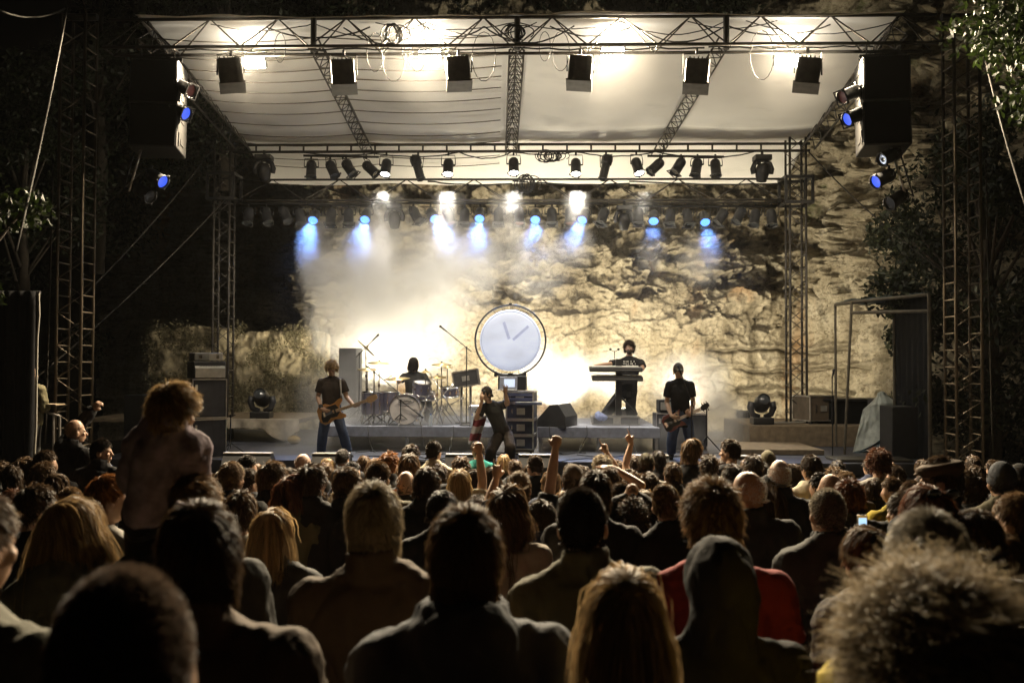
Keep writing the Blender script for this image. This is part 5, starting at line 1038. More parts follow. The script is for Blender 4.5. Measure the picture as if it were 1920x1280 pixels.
for a in ((687, 652, 4.0, .24, 42, -10, 'steeply tilted crash cymbal beside the grey speaker column', False), (711, 680, 3.6, .23, 3, 8, 'wide flat cymbal left of the drummer'), (689, 692, 3.3, .20, 2, 8, 'lower flat cymbal behind the bassist shoulder'), (828, 683, 3.5, .20, 1, 8, 'flat cymbal on the flight case side, highest of three'), (839, 688, 3.9, .12, 1, 8, 'small splash cymbal nearest the flight case'), (798, 697, 3.2, .09, 0, 6, 'tiny bell cymbal by the drummer arm'), (820, 706, 3.3, .18, 1, 8, 'pair of hi-hat cymbals among the stands', True), (745, 709, 3.35, .25, -2, 6, 'large ride cymbal in front of the drummer hand')): cymbal(*a)
# extra stand legs and boom arms
for k, (a, b) in enumerate((((806, 700), (868, 800)), ((812, 760), (850, 720)), ((830, 795), (812, 735)), ((700, 800), (738, 765)), ((690, 795), (715, 750)), ((805, 795), (835, 755)), ((870, 745), (845, 758)), ((720, 712), (742, 700)))):
    v = 3.0 + .08 * k; tag(MB().tube(T(*a, v), T(*b, v), .010, n=6).build('stand_arm', CHROME, None, True), 'thin chrome stand arm crossing the drum hardware', 'stand', 'loose stand arms in the drum hardware')
st = empty('drum_stool', S(U(777, 4.7), 4.75, RISER_Z), 'round black stool under the drummer', 'stool'); MB().lathe([(.16, .44), (.17, .48), (.16, .52), (.02, .53)], n=20).build('seat', TOLEX, st); MB().tube((0, 0, .1), (0, 0, .45), .02).build('pole', CHROME, st)
for k in range(3): a = 2.09 * k; MB().tube((0, 0, .25), (math.cos(a) * .25, math.sin(a) * .25, .01), .012, n=6).build('leg', CHROME, st)
# flight case on stand beside clock
fc_ = empty('tilted_case', T(874, 709, 3.6), 'flight case tilted on a stand between the drums and the clock', 'case'); b_ = MB().box((0, 0, 0), (.50, .36, .30), bev=.01).build('body', mat('case_black', (.05, .05, .05), .5), fc_); b_.rotation_euler = (0, R(-9), 0); e = MB()
for x in (-.25, .25):
    for y in (-.18, .18): e.box((x, y, 0), (.03, .03, .31))
for z in (-.15, .15):
    for y in (-.18, .18): e.box((0, y, z), (.51, .03, .03))
    for x in (-.25, .25): e.box((x, 0, z), (.03, .37, .03))
e.build('edge_profile', ALU, b_); MB().box((.0, -.186, .0), (.15, .012, .10), bev=.003).build('latch_dish', SILV, b_); hz = RISER_Z - fc_.location.z
for s_ in (-1, 1): MB().tube((s_ * .09, -.05, -.15 + s_ * .015), (s_ * .09, -.05, hz), .024, n=8).build('stand_leg', ALU, fc_)
MB().box((0, -.05, hz + .015), (.4, .35, .03)).build('stand_base', BLACK, fc_)
# bottles
for px, lb in ((808, 'water bottle on the drum riser edge under the stands'), (886, 'water bottle on the riser edge behind the singer')):
    MBt = empty('water_bottle', S(U(px, 2.7), 2.72, RISER_Z), lb, 'bottle', 'water bottles'); MB().lathe([(.03, 0), (.034, .02), (.034, .16), (.014, .20), (.014, .215)], n=14).build('body', mat('bottle_plastic', (.45, .5, .55), .15, spec=.8), MBt, True); MB().lathe([(.015, .213), (.015, .235)], n=12).build('bottle_cap', mat('cap_blue', (.05, .1, .4), .5), MBt)
# ---- keyboards
def keyboards():
    v = 3.7; r = empty('keyboard_stand', S(U(1160, v), v, RISER_Z + .17), 'single column stand carrying two keyboards', 'stand', rot=(0, 0, -SA)); h = Z(672, v) - RISER_Z - .17
    MB().box((.0, 0, h / 2), (.12, .10, h), bev=.01).build('column', BLACK, r)
    for s_ in (-1, 1): MB().tube((0, 0, .42), (s_ * .36, -.1, .02), .022, n=8).build('leg', BLACK, r)
    for zz_ in (Z(690, v), Z(707, v)):
        for s_ in (-1, 1): MB().box((s_ * .20, -.1, zz_ - RISER_Z - .17 - .05), (.28, .05, .03)).build('support_arm', BLACK, r)
    for px0, px1, py, lb in ((1104, 1202, 691, 'upper black keyboard under the player hands'), (1109, 1203, 708, 'lower black keyboard on the column stand')):
        k = empty('keyboard', S(U((px0 + px1) / 2, v), v - .12, Z(py, v - .1)), lb, 'keyboard', 'keyboards on the stand', rot=(R(6), 0, -SA)); w_ = U(px1, v) - U(px0, v); MB().box((0, 0, 0), (w_, .30, .085), bev=.012).build('body', BLACK, k); MB().box((0, .08, .046), (w_ - .12, .13, .012)).build('key_row', mat('ivory', (.7, .68, .62), .4), k); MB().box((0, -.152, 0), (w_ - .04, .006, .02)).build('trim', GREYB, k)
    ca = road_case(S(U(1155, 3.3), 3.3, RISER_Z), .92, .5, .16, 'low flight case under the keyboard stand', 0, mat('case_grey', (.10, .10, .10), .5), 'keyboard cases')
    c2 = empty('clip_lamp', S(U(1152, v), v, Z(672, v)), 'little twin clip lamps on top of the keyboard stand', 'lamp'); MB().tube((0, 0, 0), (0, 0, .16), .008).build('stem', BLACK, c2)
    for s_ in (-1, 1): MB().tube((0, 0, .14), (s_ * .07, 0, .18), .006).ball((s_ * .08, 0, .19), .026).build('lamp_head', BLACK, c2)
keyboards()
bl = link('plastic_bag', MB().ball((0, 0, 0), (.10, .08, .08)).ball((.05, 0, -.02), (.09, .07, .06)).ball((-.04, .02, .03), (.06, .06, .07)).grown(.012, 2, 'plastic_bag'), mat('pale_blue_plastic', (.30, .36, .62), .4)); wrinkle(bl.data, .012, 22); bl.location = S(U(1126, 3.2), 3.25, Z(780, 3.2)); tag(bl, 'crumpled pale blue plastic bag at the foot of the keyboard stand', 'bag')
# guitar amp behind the guitarist
cabinet(S(U(1262, 2.9), 2.9, STAGE_Z), .66, .36, .72, 'black guitar speaker cabinet behind the guitarist in the cap', R(4)); r = box_thing('guitar_amplifier', S(U(1256, 2.95), 2.95, STAGE_Z + .73), (.42, .28, .24), TOLEX, 'guitar amplifier head on the black cabinet behind the guitarist', 'amplifier', None, R(4)); MB().box((0, -.008, .12), (.36, .014, .15)).build('front_panel', SILV, r)
cabinet(S(U(1300, 2.9), 3.0, STAGE_Z), .55, .36, .70, 'second black speaker cabinet tucked behind the guitarist', R(-4))
# ---- right side: road case, desk, tent, tarpaulin
rc = road_case(S(U(1542, 4.6), 4.6, 1.78), .62, .6, .52, 'brown road case standing on the side platform by the tower', R(20), mat('case_brown', (.10, .075, .05), .6), 'side stage cases')
for x in (-.22, .22): MB().lathe([(.02, -.02), (.05, -.02), (.05, .02), (.02, .02)], (x, .1, -.01), (1, 0, 0), 10).build('wheel', BLACK, rc)
dk = empty('desk', S(U(1610, 4.4), 4.6, 1.3), 'dark draped desk between the road case and the tent', 'desk', rot=(0, 0, -SA)); MB().box((0, .35, .92), (1.5, .7, .05), bev=.01).build('top', BLACK, dk); MB().box((0, .36, .46), (1.42, .62, .86)).build('drape', SKIRT, dk)
pt = empty('folded_truss', S(U(1470, 4.2), 4.25, 1.72), 'pale folded metal frame lying beside the moving light', 'metal frame', rot=(0, 0, -SA))
for y in (0, .12): MB().tube((-.35, y, .03), (.45, y + .05, .05), .02, n=8).build('tube', ALU, pt)
MB().tube((-.2, 0, .03), (-.1, .13, .04), .018).build('tube', ALU, pt)
def tent():
    v = 2.4; W_ = mat('tent_frame', (.10, .085, .06), .6, .2); A = T(1597, 566, v); Bq = T(1742, 552, 1.0); root = empty('canopy_tent', S((A - SO).dot(SR), v, STAGE_Z), 'open sided work tent with a blue tarpaulin roof beside the rock', 'tent'); o = root.location; A = A - o; B_ = Bq - o; C2 = A + V3(.25, 1.6, .05); D2 = B_ + V3(.1, 1.7, .05); lowA = T(1583, 860, v) - o
    MB().poly([lowA, A], .026, 8).build('post', W_, root)
    MB().poly([V3(B_.x, B_.y, -1.3), B_], .035, 8).build('post', W_, root); MB().poly([V3(D2.x, D2.y, -1.3), D2], .03, 8).build('post', W_, root); MB().poly([V3(C2.x, C2.y, -.1), C2], .026, 8).build('post', W_, root)
    for a, b in ((A, B_), (A - V3(0, 0, .2), B_ - V3(0, 0, .28)), (A, C2), (C2, D2), (B_, D2)): MB().tube(a, b, .030, n=8).build('rail', W_, root)
    g = 20; UU, VV = np.meshgrid(np.linspace(0, 1, g), np.linspace(0, 1, g), indexing='ij'); a_, b_, c_, d_ = [np.array(q) for q in (A, B_, C2, D2)]
    Pq = (a_ * (1 - UU)[..., None] + b_ * UU[..., None]) * (1 - VV)[..., None] + (c_ * (1 - UU)[..., None] + d_ * UU[..., None]) * VV[..., None]; Pq[..., 2] += .04 - .10 * np.sin(np.pi * UU) * np.sin(np.pi * VV) + .015 * fbm(UU * 6, VV * 6, seed=5)
    o2 = link('roof_sheet', grid_mesh('roof_sheet', Pq[..., 0], Pq[..., 1], Pq[..., 2], True), mat('tarp_blue', (.035, .07, .09), .5, bump=.5, bscale=8), root); o2.modifiers.new('t', 'SOLIDIFY').thickness = .008
    s0_, s1_ = np.array(B_), np.array(D2); n = 40; UU, VV = np.meshgrid(np.linspace(0, 1, n), np.linspace(0, 1, 12), indexing='ij'); x = s0_[0] + (s1_[0] - s0_[0]) * UU + .05 * np.sin(UU * 40) * VV; y = s0_[1] + (s1_[1] - s0_[1]) * UU; zq = s0_[2] * (1 - VV) + (-1.25) * VV
    o3 = link('side_sheet', grid_mesh('side_sheet', x, y, zq, True), mat('tarp_dark', (.008, .009, .011), .8, spec=.1), root); o3.modifiers.new('t', 'SOLIDIFY').thickness = .008
tent()
def tarp_pile():
    v = 2.9; c = T(1650, 790, v); X, Zr = np.meshgrid(np.linspace(-1, 1, 60), np.linspace(0, 1, 50), indexing='ij'); th = X * math.pi / 2; prof = np.clip(1 - Zr, 0, 1) ** .5
    x = np.sin(th) * (.34 + .18 * (1 - Zr)) + .06 * Zr; y = -np.cos(th) * (.22 + .25 * (1 - Zr)); z = Zr * 1.15 - .18 * X * X * Zr; z = np.where(Zr > .85, z, z); f = fbm(X * 3, Zr * 2, seed=91, oct=4)
    x = x * (1 - .75 * np.clip(Zr - .82, 0, 1) / .18) + .03 * f; y = y * (1 - .85 * np.clip(Zr - .82, 0, 1) / .18) + .08 * f * (Zr < .97)
    o = link('tarpaulin', grid_mesh('tarpaulin', x, y, z, True), mat('tarp_sheet', (.34, .37, .34), .4, bump=.8, bscale=9)); o.modifiers.new('t', 'SOLIDIFY').thickness = .01; o.location = V3(c.x, c.y, STAGE_Z); tag(o, 'equipment wrapped in a wrinkled grey blue tarpaulin inside the work tent', 'tarpaulin')
    bx_ = box_thing('covered_box', S(U(1655, v + .3), v + .12, STAGE_Z), (.45, .4, 1.0), TOLEX, 'dark box hidden beneath the wrinkled tarpaulin', 'box')
    box_thing('equipment_case', S(U(1705, 1.6), 1.6, STAGE_Z), (.62, .6, .92), TOLEX, 'black equipment case in the work tent before the tarpaulin', 'case', None, 0); box_thing('low_table', S(U(1640, 1.0), 1.0, STAGE_Z - .35), (1.3, .6, .40), mat('dark_board', (.05, .045, .035), .6), 'low dark board table at the corner of the stage before the tent', 'table')
    n = 40; UU, VV = np.meshgrid(np.linspace(0, 1, n), np.linspace(0, 1, 24), indexing='ij'); P0, P1, P2 = T(1735, 708, 2.0), T(1737, 850, 2.0), T(1602, 848, 2.5); a_, b_, c_ = [np.array(q) for q in (P0, P1, P2)]; edge = c_ + (a_ - c_) * UU[..., None] + np.array([0, 0, -1.]) * (.28 * np.sin(np.pi * UU))[..., None]; low = c_ + (b_ - c_) * UU[..., None]; Q = edge * (1 - VV)[..., None] + low * VV[..., None]; Q[..., 1] -= .07 * np.sin(UU * 22) * VV + .05 * fbm(UU * 4, VV * 4, seed=3)
    o = link('hanging_tarpaulin', grid_mesh('hanging_tarpaulin', Q[..., 0], Q[..., 1], Q[..., 2], True), mat('tarp_blue', (.035, .07, .09), .5)); o.modifiers.new('t', 'SOLIDIFY').thickness = .008; tag(o, 'dark blue tarpaulin hanging slantwise from the tent post', 'tarpaulin')
tarp_pile()
# ---- left side: black drape tent, crates
def drape():
    r = empty('side_drape', P(28, 860, 13.2), 'black drape wall of the side tent at the picture edge', 'drape'); o = r.location; X0 = P(-160, 640, 13.2).x; X1 = P(64, 640, 13.2).x; zt = P(0, 548, 13.2).z; n = 70; UU, VV = np.meshgrid(np.linspace(0, 1, n), np.linspace(0, 1, 20), indexing='ij')
    x = X0 + (X1 - X0) * UU + .0; y = 13.2 + .06 * np.sin(UU * 70) * (.3 + VV) ; z = zt * (1 - VV) + 0.02; s_ = link('curtain', grid_mesh('curtain', x - o.x, y - o.y, z - o.z, True), SKIRT, r); s_.modifiers.new('t', 'SOLIDIFY').thickness = .012
    MB().tube(V3(X0, 13.25, zt) - o, V3(X1 + .05, 13.25, zt) - o, .025).build('rail', BLACK, r); MB().poly(sag(V3(X1 + .06, 13.2, zt) - o, V3(X1 + .05, 13.15, .1) - o, .0, 12, .012), .018, 8).build('edge_rope', mat('edge_white', (.15, .14, .12), .8), r)
drape()
fr = empty('barrier_frame', P(98, 860, 14), 'metal folding frames leaning by the drape behind the bald man', 'metal frame'); o = fr.location
for a, b in (((72, 765), (72, 870)), ((100, 775), (100, 870)), ((112, 780), (112, 870)), ((72, 768), (112, 780))): MB().tube(P(*a, 14) - o, P(*b, 14) - o, .018).build('tube', ALU, fr)
MB().box(P(82, 758, 14.05) - o, (.5, .3, .02)).build('board', WOODP, fr)
# cables on the deck
for k in range(9):
    u0 = random.uniform(-3.2, 3.2); v0 = random.uniform(.9, 2.4); cable([S(u0 + i * .22 + random.uniform(-.06, .06), v0 + .35 * math.sin(i * .8 + k), STAGE_Z + .012) for i in range(10)], .009, 'black cable lying on the stage deck', group='cables on the deck')
for k, (px0, px1) in enumerate(((640, 655), (690, 700), (790, 800), (850, 842), (1030, 1040), (1100, 1085), (1180, 1192))): cable([T(px0, 800, 2.58) + V3(0, -.02, .02), T(px0 + 1, 815, 2.56), T((px0 + px1) / 2, 832, 2.5), T(px1, 846, 2.35), T(px1 + 14, 850, 2.2)], .008, 'black cable hanging off the front of a riser', group='cables on the deck')
tag(link('pumpkin', MB().ball((0, 0, .09), (.14, .12, .09)).mesh('pumpkin', True), mat('dull_yellow', (.30, .20, .05), .6)), 'dull yellow round bundle on the floor beside the beige cloth', 'bundle').location = S(U(553, 3.9), 3.9, STAGE_Z)
# ================================================================== the band
def band(pts, v, face, label, hands, hair, hc, top, topc, trc, hd, pn, vox=.008, belly=0, hup=(0, 0, 1), k=1.0, cap=None, capc=None, bend=None, tinfl=.016, loose=.01, skin=SKIN, cut=1.0, hs=1.0):
    W = {}
    for n_, q in pts.items(): W[n_] = PS(q[0], q[1], v + (q[2] if len(q) > 2 else 0))
    o = V3((W['an_l'].x + W['an_r'].x) / 2, (W['an_l'].y + W['an_r'].y) / 2, min(W['toe_l'].z, W['toe_r'].z) - .035); J = {a: b - o for a, b in W.items()}; J['face'] = Vector(face); J['hup'] = hup
    if bend: J['bend'] = Vector(bend)
    b = make_body(J, hands, vox, 3, k, hd, pn); p = person(o, J, label, 'band on stage', b, make_top(J, top, .010, k, tinfl, belly, 4), CL[topc], make_trousers(J, .011, k, .016, loose, cut), CL[trc], hair, HC[hc] if hc else None, 1, 2, cap, CL[capc] if capc else None, shoes=make_shoes(J, .010, k), shm=CL['charcoal'], skin=skin, hscale=hs)
    q = head_rot(J['face'], hup)
    for s_ in (-1, 1): e = MB().ball((0, 0, 0), .011).build('eye', mat('eye_white', (.25, .22, .2), .3), p); e.location = J['head'] + q @ V3(s_ * .030, .078, .0)
    return p, J, o
# bassist
bp_, bJ, bO = band(dict(head=(622, 691), neck=(622, 708, .02), sh_r=(603, 717), sh_l=(641, 717), el_r=(596, 744, .02), wr_r=(603, 766, -.27), el_l=(650, 744, -.02), wr_l=(664, 761, -.2), pelvis=(622, 774), hip_r=(612, 777), hip_l=(633, 777), kn_r=(605, 815, -.05), kn_l=(643, 812, -.05), an_r=(602, 850), an_l=(653, 848), toe_r=(600, 858, -.12), toe_l=(659, 856, -.12)), 1.5, (.1, -1, -.45), 'bass player with curly fair hair in a dark T-shirt and jeans', ('fret', 'relax'), 'curly', 'blond', 'tee', 'dkbrown', 'denim', {'r': V3(.8, -.3, -.3), 'l': V3(.9, -.3, .1)}, {'r': V3(.1, 1, 0), 'l': V3(0, .2, 1)}, hs=.98)
MB().poly([bJ['wr_r'] + (bJ['el_r'] - bJ['wr_r']) * .02, bJ['wr_r'] + (bJ['el_r'] - bJ['wr_r']) * .25], [.034, .040], 12).build('wristband', BLACK, bp_)
def guitar(c, ax, L_body, wood, label, neck_len, head_len, guard, strap_to=None, shape='bass', scale=1.0):
    """c centre of the body, ax unit direction of the neck; flat face towards the crowd"""
    r = empty('bass_guitar' if shape == 'bass' else 'electric_guitar', c, label, 'guitar'); ax = Vector(ax).normalized(); n = V3(0, -1, .05).normalized(); n = (n - ax * n.dot(ax)).normalized(); y = n.cross(ax)
    if shape == 'bass': out = [(-.24, .0), (-.235, .09), (-.18, .155), (-.08, .155), (-.01, .115), (.06, .125), (.15, .165), (.215, .17), (.20, .125), (.13, .06), (.12, 0), (.13, -.05), (.19, -.10), (.185, -.14), (.10, -.145), (.0, -.12), (-.08, -.15), (-.17, -.16), (-.235, -.10)]
    else: out = [(-.20, 0), (-.20, .09), (-.14, .15), (-.04, .15), (.03, .115), (.10, .13), (.17, .15), (.15, .09), (.10, .03), (.10, -.03), (.15, -.09), (.17, -.15), (.10, -.13), (.03, -.115), (-.04, -.15), (-.14, -.15), (-.20, -.09)]
    def plate(outl, t0, t1, s=1.0, off=V3(0, 0, 0)):
        m_ = len(outl); vs = [ax * (a * s * scale) + y * (b * s * scale) + n * t + off for t in (t0, t1) for a, b in outl]; return MB().add(vs, [tuple(range(m_)), tuple(range(m_, 2 * m_))[::-1]] + [(i, m_ + i, m_ + (i + 1) % m_, (i + 1) % m_) for i in range(m_)])
    x = plate(out, -.02, .02).build('body', wood, r); bv = x.modifiers.new('b', 'BEVEL'); bv.width = .006; bv.segments = 2
    if guard: plate([(-.20, -.05), (-.15, .08), (-.03, .10), (.08, .10), (.11, .04), (.11, -.04), (.05, -.09), (-.05, -.08), (-.12, -.13), (-.19, -.11)], .021, .024).build('pickguard', BLACK, r)
    for p in (-.03, .05): MB().box((0, 0, 0), (.03, .09, .012)).build('pickup', BLACK, r).matrix_local = Matrix.Translation(ax * p + n * .028) @ Matrix((ax, y, n)).transposed().to_4x4()
    MB().box((0, 0, 0), (.04, .08, .014)).build('bridge', CHROME, r).matrix_local = Matrix.Translation(ax * -.15 + n * .026) @ Matrix((ax, y, n)).transposed().to_4x4()
    MB().box((neck_len / 2 + .05, 0, 0), (neck_len + .1, .052, .026), bev=.006).build('neck', mat('maple', (.45, .30, .16), .45), r).matrix_local = (Matrix.Translation(n * .02) @ Matrix((ax, y, n)).transposed().to_4x4())
    hp = [(0, -.026), (.03, -.05), (head_len * .6, -.045), (head_len, -.01), (head_len * .97, .05), (head_len * .5, .055), (.03, .045), (0, .026)]
    plate(hp, -.008, .012, 1, ax * (neck_len + .1) + n * .01).build('headstock', mat('maple', (.45, .30, .16), .45) if shape == 'bass' else BLACK, r)
    for k_ in range(4 if shape == 'bass' else 6):
        sg_ = 1 if (shape == 'bass' or k_ % 2) else -1; p = ax * (neck_len + .13 + k_ * head_len * (.18 if shape == 'bass' else .13)) + y * (.065 * sg_); MB().tube(p - y * .025 * sg_, p + y * .018 * sg_, .009, n=6).build('tuner', CHROME, r)
    s_ = MB()
    for k_ in range(4): s_.tube(ax * -.14 + y * (-.018 + .012 * k_) + n * .035, ax * (neck_len + .1) + y * (-.015 + .01 * k_) + n * .038, .0012, n=4)
    s_.build('string_set', CHROME, r)
    return r, ax, y, n
WOODB = mat('sunburst_wood', (.42, .20, .055), .3, coat=.7, var=.4, vscale=5); WOODR = mat('cherry_wood', (.13, .018, .015), .3, coat=.7)
gc = PS(624, 772, 1.5 - .20); ga = PS(712, 743, 1.5 - .24) - gc; gr_, ax_, y_, n_ = guitar(gc, ga, .5, WOODB, 'amber bass guitar with dark pickguard held by the bassist', ga.length - .34, .18, True, shape='bass', scale=1.12)
w1 = bO + bJ['sh_l'] + V3(0, -.10, .07); MB().poly([gc + ax_ * .22 + y_ * .17, gc.lerp(w1, .5) + V3(.10, -.12, 0), w1 + V3(-.01, 0, -.02), w1 + V3(-.02, .13, .0), gc + V3(.05, .28, .3), gc - ax_ * .25 + V3(0, .2, 0)], .016, 6).build('strap', mat('strap_grey', (.20, .18, .15), .8), gr_, origin=None).location = -gc
# drummer
band(dict(head=(775, 681, -.12), neck=(777, 698), sh_r=(758, 706), sh_l=(795, 706), el_r=(748, 716, -.12), wr_r=(741, 708, -.38), el_l=(803, 720, -.1), wr_l=(797, 722, -.42), pelvis=(777, 752, .06), hip_r=(767, 755), hip_l=(787, 755), kn_r=(752, 756, -.45), kn_l=(803, 756, -.45), an_r=(752, 790, -.45), an_l=(803, 790, -.5), toe_r=(751, 793, -.62), toe_l=(804, 793, -.66)), 4.6, (.15, -.8, -.6), 'drummer with long dark hair hanging over his face', ('grip', 'grip'), 'bob', 'black', 'tee', 'charcoal', 'charcoal', {'r': V3(-.1, -1, .1), 'l': V3(0, -1, -.1)}, {'r': V3(0, 0, -1), 'l': V3(0, 0, -1)})
for a, b, lb in (((740, 708, 4.15), (722, 712, 3.6), 'drum stick in the raised hand of the drummer'), ((796, 723, 4.1), (786, 731, 3.6), 'drum stick low over the snare drum')): tag(MB().tube(T(*a), T(*b), .008, .005, n=6).build('drum_stick', mat('maple', (.45, .30, .16), .45)), lb, 'drum stick', 'drum sticks')
# singer
sp_, sJ, sO = band(dict(head=(911, 738, -.10), neck=(919, 755), sh_r=(905, 764, -.08), sh_l=(938, 760, .04), el_r=(893, 784, -.12), wr_r=(904, 752, -.22), el_l=(952, 757, .0), wr_l=(948, 737, -.06), pelvis=(943, 812, .06), hip_r=(934, 818), hip_l=(953, 816, .03), kn_r=(921, 845, -.12), kn_l=(957, 838, -.2), an_r=(917, 880, .02), an_l=(953, 878, .0), toe_r=(911, 886, -.10), toe_l=(950, 886, -.12)), .95, (-.55, -.75, .45), 'singer in a dark T-shirt leaning back with a raised open hand', ('open', 'grip'), 'short', 'brown', 'tee', 'charcoal', 'dkbrown', {'r': V3(-.05, -.1, 1), 'l': V3(-.03, -.2, 1)}, {'r': V3(.3, 1, 0), 'l': V3(0, -1, 0)}, cap='backcap', capc='charcoal', loose=.02, k=.98)
mi = empty('microphone', sO + sJ['wr_r'] + V3(.02, .03, .08), 'hand microphone held to the mouth of the singer', 'microphone'); md_ = V3(.10, .12, .5).normalized(); MB().tube(-md_ * .12, md_ * .06, .014, .022, n=10).build('handle', BLACK, mi); MB().ball(md_ * .085, .030).build('grille_ball', CAN, mi, True)
def flag():
    n = 40; UU, VV = np.meshgrid(np.linspace(0, 1, n), np.linspace(0, 1, 30), indexing='ij'); a = np.array(T(899, 779, .95)); d = np.array(T(886, 832, .90)) - a; x = np.array(SR) * .20; Pq = a + x * (UU - .4)[..., None] * (1.1 - .2 * VV)[..., None] + d * VV[..., None] + np.array(SD) * (.05 * np.sin(UU * 9 + VV * 3))[..., None]
    m = bpy.data.materials.new('striped_cloth'); m.use_nodes = True; t = m.node_tree; b = t.nodes['Principled BSDF']; b.inputs['Roughness'].default_value = .9; tc = t.nodes.new('ShaderNodeTexCoord'); wv = t.nodes.new('ShaderNodeTexWave'); wv.bands_direction = 'Z'; wv.inputs['Scale'].default_value = 1.3; wv.inputs['Distortion'].default_value = 1.2; r = t.nodes.new('ShaderNodeValToRGB'); r.color_ramp.interpolation = 'CONSTANT'; r.color_ramp.elements[0].color = (.16, .02, .025, 1); r.color_ramp.elements[1].position = .5; r.color_ramp.elements[1].color = (.40, .37, .36, 1); t.links.new(tc.outputs['Object'], wv.inputs['Vector']); t.links.new(wv.outputs[0], r.inputs[0]); t.links.new(r.outputs[0], b.inputs['Base Color'])
    o = link('striped_cloth', grid_mesh('striped_cloth', Pq[..., 0], Pq[..., 1], Pq[..., 2], True), m); o.modifiers.new('t', 'SOLIDIFY').thickness = .006; tag(o, 'red and white striped cloth hanging from the arm of the singer', 'cloth')
flag()
# keyboard player
kp, kJ, kO = band(dict(head=(1180, 652), neck=(1180, 670), sh_r=(1160, 680), sh_l=(1202, 680), el_r=(1138, 683, -.18), wr_r=(1118, 685, -.34), el_l=(1205, 691, -.16), wr_l=(1184, 689, -.34), pelvis=(1174, 735), hip_r=(1162, 740), hip_l=(1184, 740), kn_r=(1145, 764, -.05), kn_l=(1182, 766, -.05), an_r=(1131, 784), an_l=(1187, 784), toe_r=(1127, 790, -.12), toe_l=(1188, 790, -.14)), 4.2, (-.12, -1, .12), 'burly keyboard player with dark curls and beard in a printed black T-shirt', ('relax', 'relax'), 'curly', 'dark', 'tee', 'black', 'charcoal', {'r': V3(-.9, -.2, -.2), 'l': V3(-.9, -.3, -.2)}, {'r': V3(0, 0, -1), 'l': V3(0, 0, -1)}, belly=.03, k=1.06, loose=.03)
q = head_rot(kJ['face']); V_, F_ = [], []; x = MB().ball((0, .050, -.082), (.062, .052, .055)).grown(.012, 1, 'beard'); wrinkle(x, .008, 40); x = link('beard', x, HC['dark'], kp); x.location = kJ['head']; x.rotation_euler = q.to_euler()
pr = MB(); pc_ = kJ['neck'].lerp(kJ['pelvis'], .27) + V3(0, -.165, 0)
for r_ in range(5):
    for c_ in range(9):
        if random.random() < .66: pr.box(pc_ + V3(-.12 + .03 * c_ + random.uniform(-.006, .006), -.012 * (1 - abs(c_ - 4) / 4), .11 - .045 * r_), (random.uniform(.010, .026), .012, random.uniform(.018, .042)), Matrix.Rotation(random.uniform(-.5, .5), 3, 'Y'))
pr.build('shirt_print', mat('print_white', (.55, .53, .48), .8), kp)
# guitarist
gp, gJ, gO = band(dict(head=(1272, 695), neck=(1274, 713), sh_r=(1255, 722), sh_l=(1294, 722), el_r=(1250, 755, .02), wr_r=(1259, 780, -.28), el_l=(1300, 756, -.02), wr_l=(1293, 779, -.22), pelvis=(1277, 786), hip_r=(1266, 790), hip_l=(1288, 790), kn_r=(1260, 822, -.06), kn_l=(1293, 822, -.04), an_r=(1258, 852), an_l=(1297, 852), toe_r=(1256, 860, -.12), toe_l=(1300, 860, -.12)), 1.35, (.03, -1, -.1), 'guitarist in a cap and black T-shirt singing at the microphone', ('fret', 'relax'), 'short', 'brown', 'tee', 'black', 'denim', {'r': V3(.8, -.3, -.2), 'l': V3(-.5, -.4, .5)}, {'r': V3(.1, 1, 0), 'l': V3(0, .3, 1)}, cap='cap', capc='greygreen')
gc = PS(1264, 789, 1.35 - .2); ga = PS(1336, 756, 1.35 - .24) - gc; guitar(gc, ga, .4, WOODR, 'dark cherry electric guitar held by the guitarist in the cap', ga.length - .32, .16, True, shape='sg')
# ================================================================== crowd
HWID = dict(buzz=.168, short=.185, messy=.20, medium=.195, crop=.19, bob=.225, long=.215, wavy=.235, curly=.245, afro=.33, updo=.19, pony=.18, bald=.16)
BODIES = {}; TOPS = {}
def body_of(male, turn, tilt, lod):
    key = (male, turn, tilt, lod)
    if key not in BODIES:
        J = stand_pose(male, turn, tilt); BODIES[key] = (J, make_body(J, vox=(.022, .015, .010)[lod], smooth=3))
    return BODIES[key]
def top_of(male, kind, lod, seed):
    key = (male, kind, lod, seed % 2)
    if key not in TOPS:
        J = stand_pose(male, 0, 0); TOPS[key] = make_top(J, kind, (.024, .018, .012)[lod], seed=seed % 2)
    return TOPS[key]
TR = {m: make_trousers(stand_pose(m), .024) for m in (True, False)}
SHO = {m: make_shoes(stand_pose(m), .018) for m in (True, False)}
def place(cx, top, w, hair, capd=None):
    hw = .19 if capd == 'flatcap' else HWID[hair] if not capd else max(.185, HWID[hair]); Y0 = F * hw / w; ex = HTOP[hair] if not capd else .03
    best = None
    for f in np.linspace(.80, 1.3, 51):
        Y = Y0 * f; q = P(cx, top, Y); s = (q.z - ground_z(Y) - ex) / 1.748
        c = abs(math.log(f)) * 1.0 + 3.2 * max(0, abs(s - .98) - .07)
        if best is None or c < best[0]: best = (c, Y, q, s)
    _, Y, q, s = best; return Y, q, s
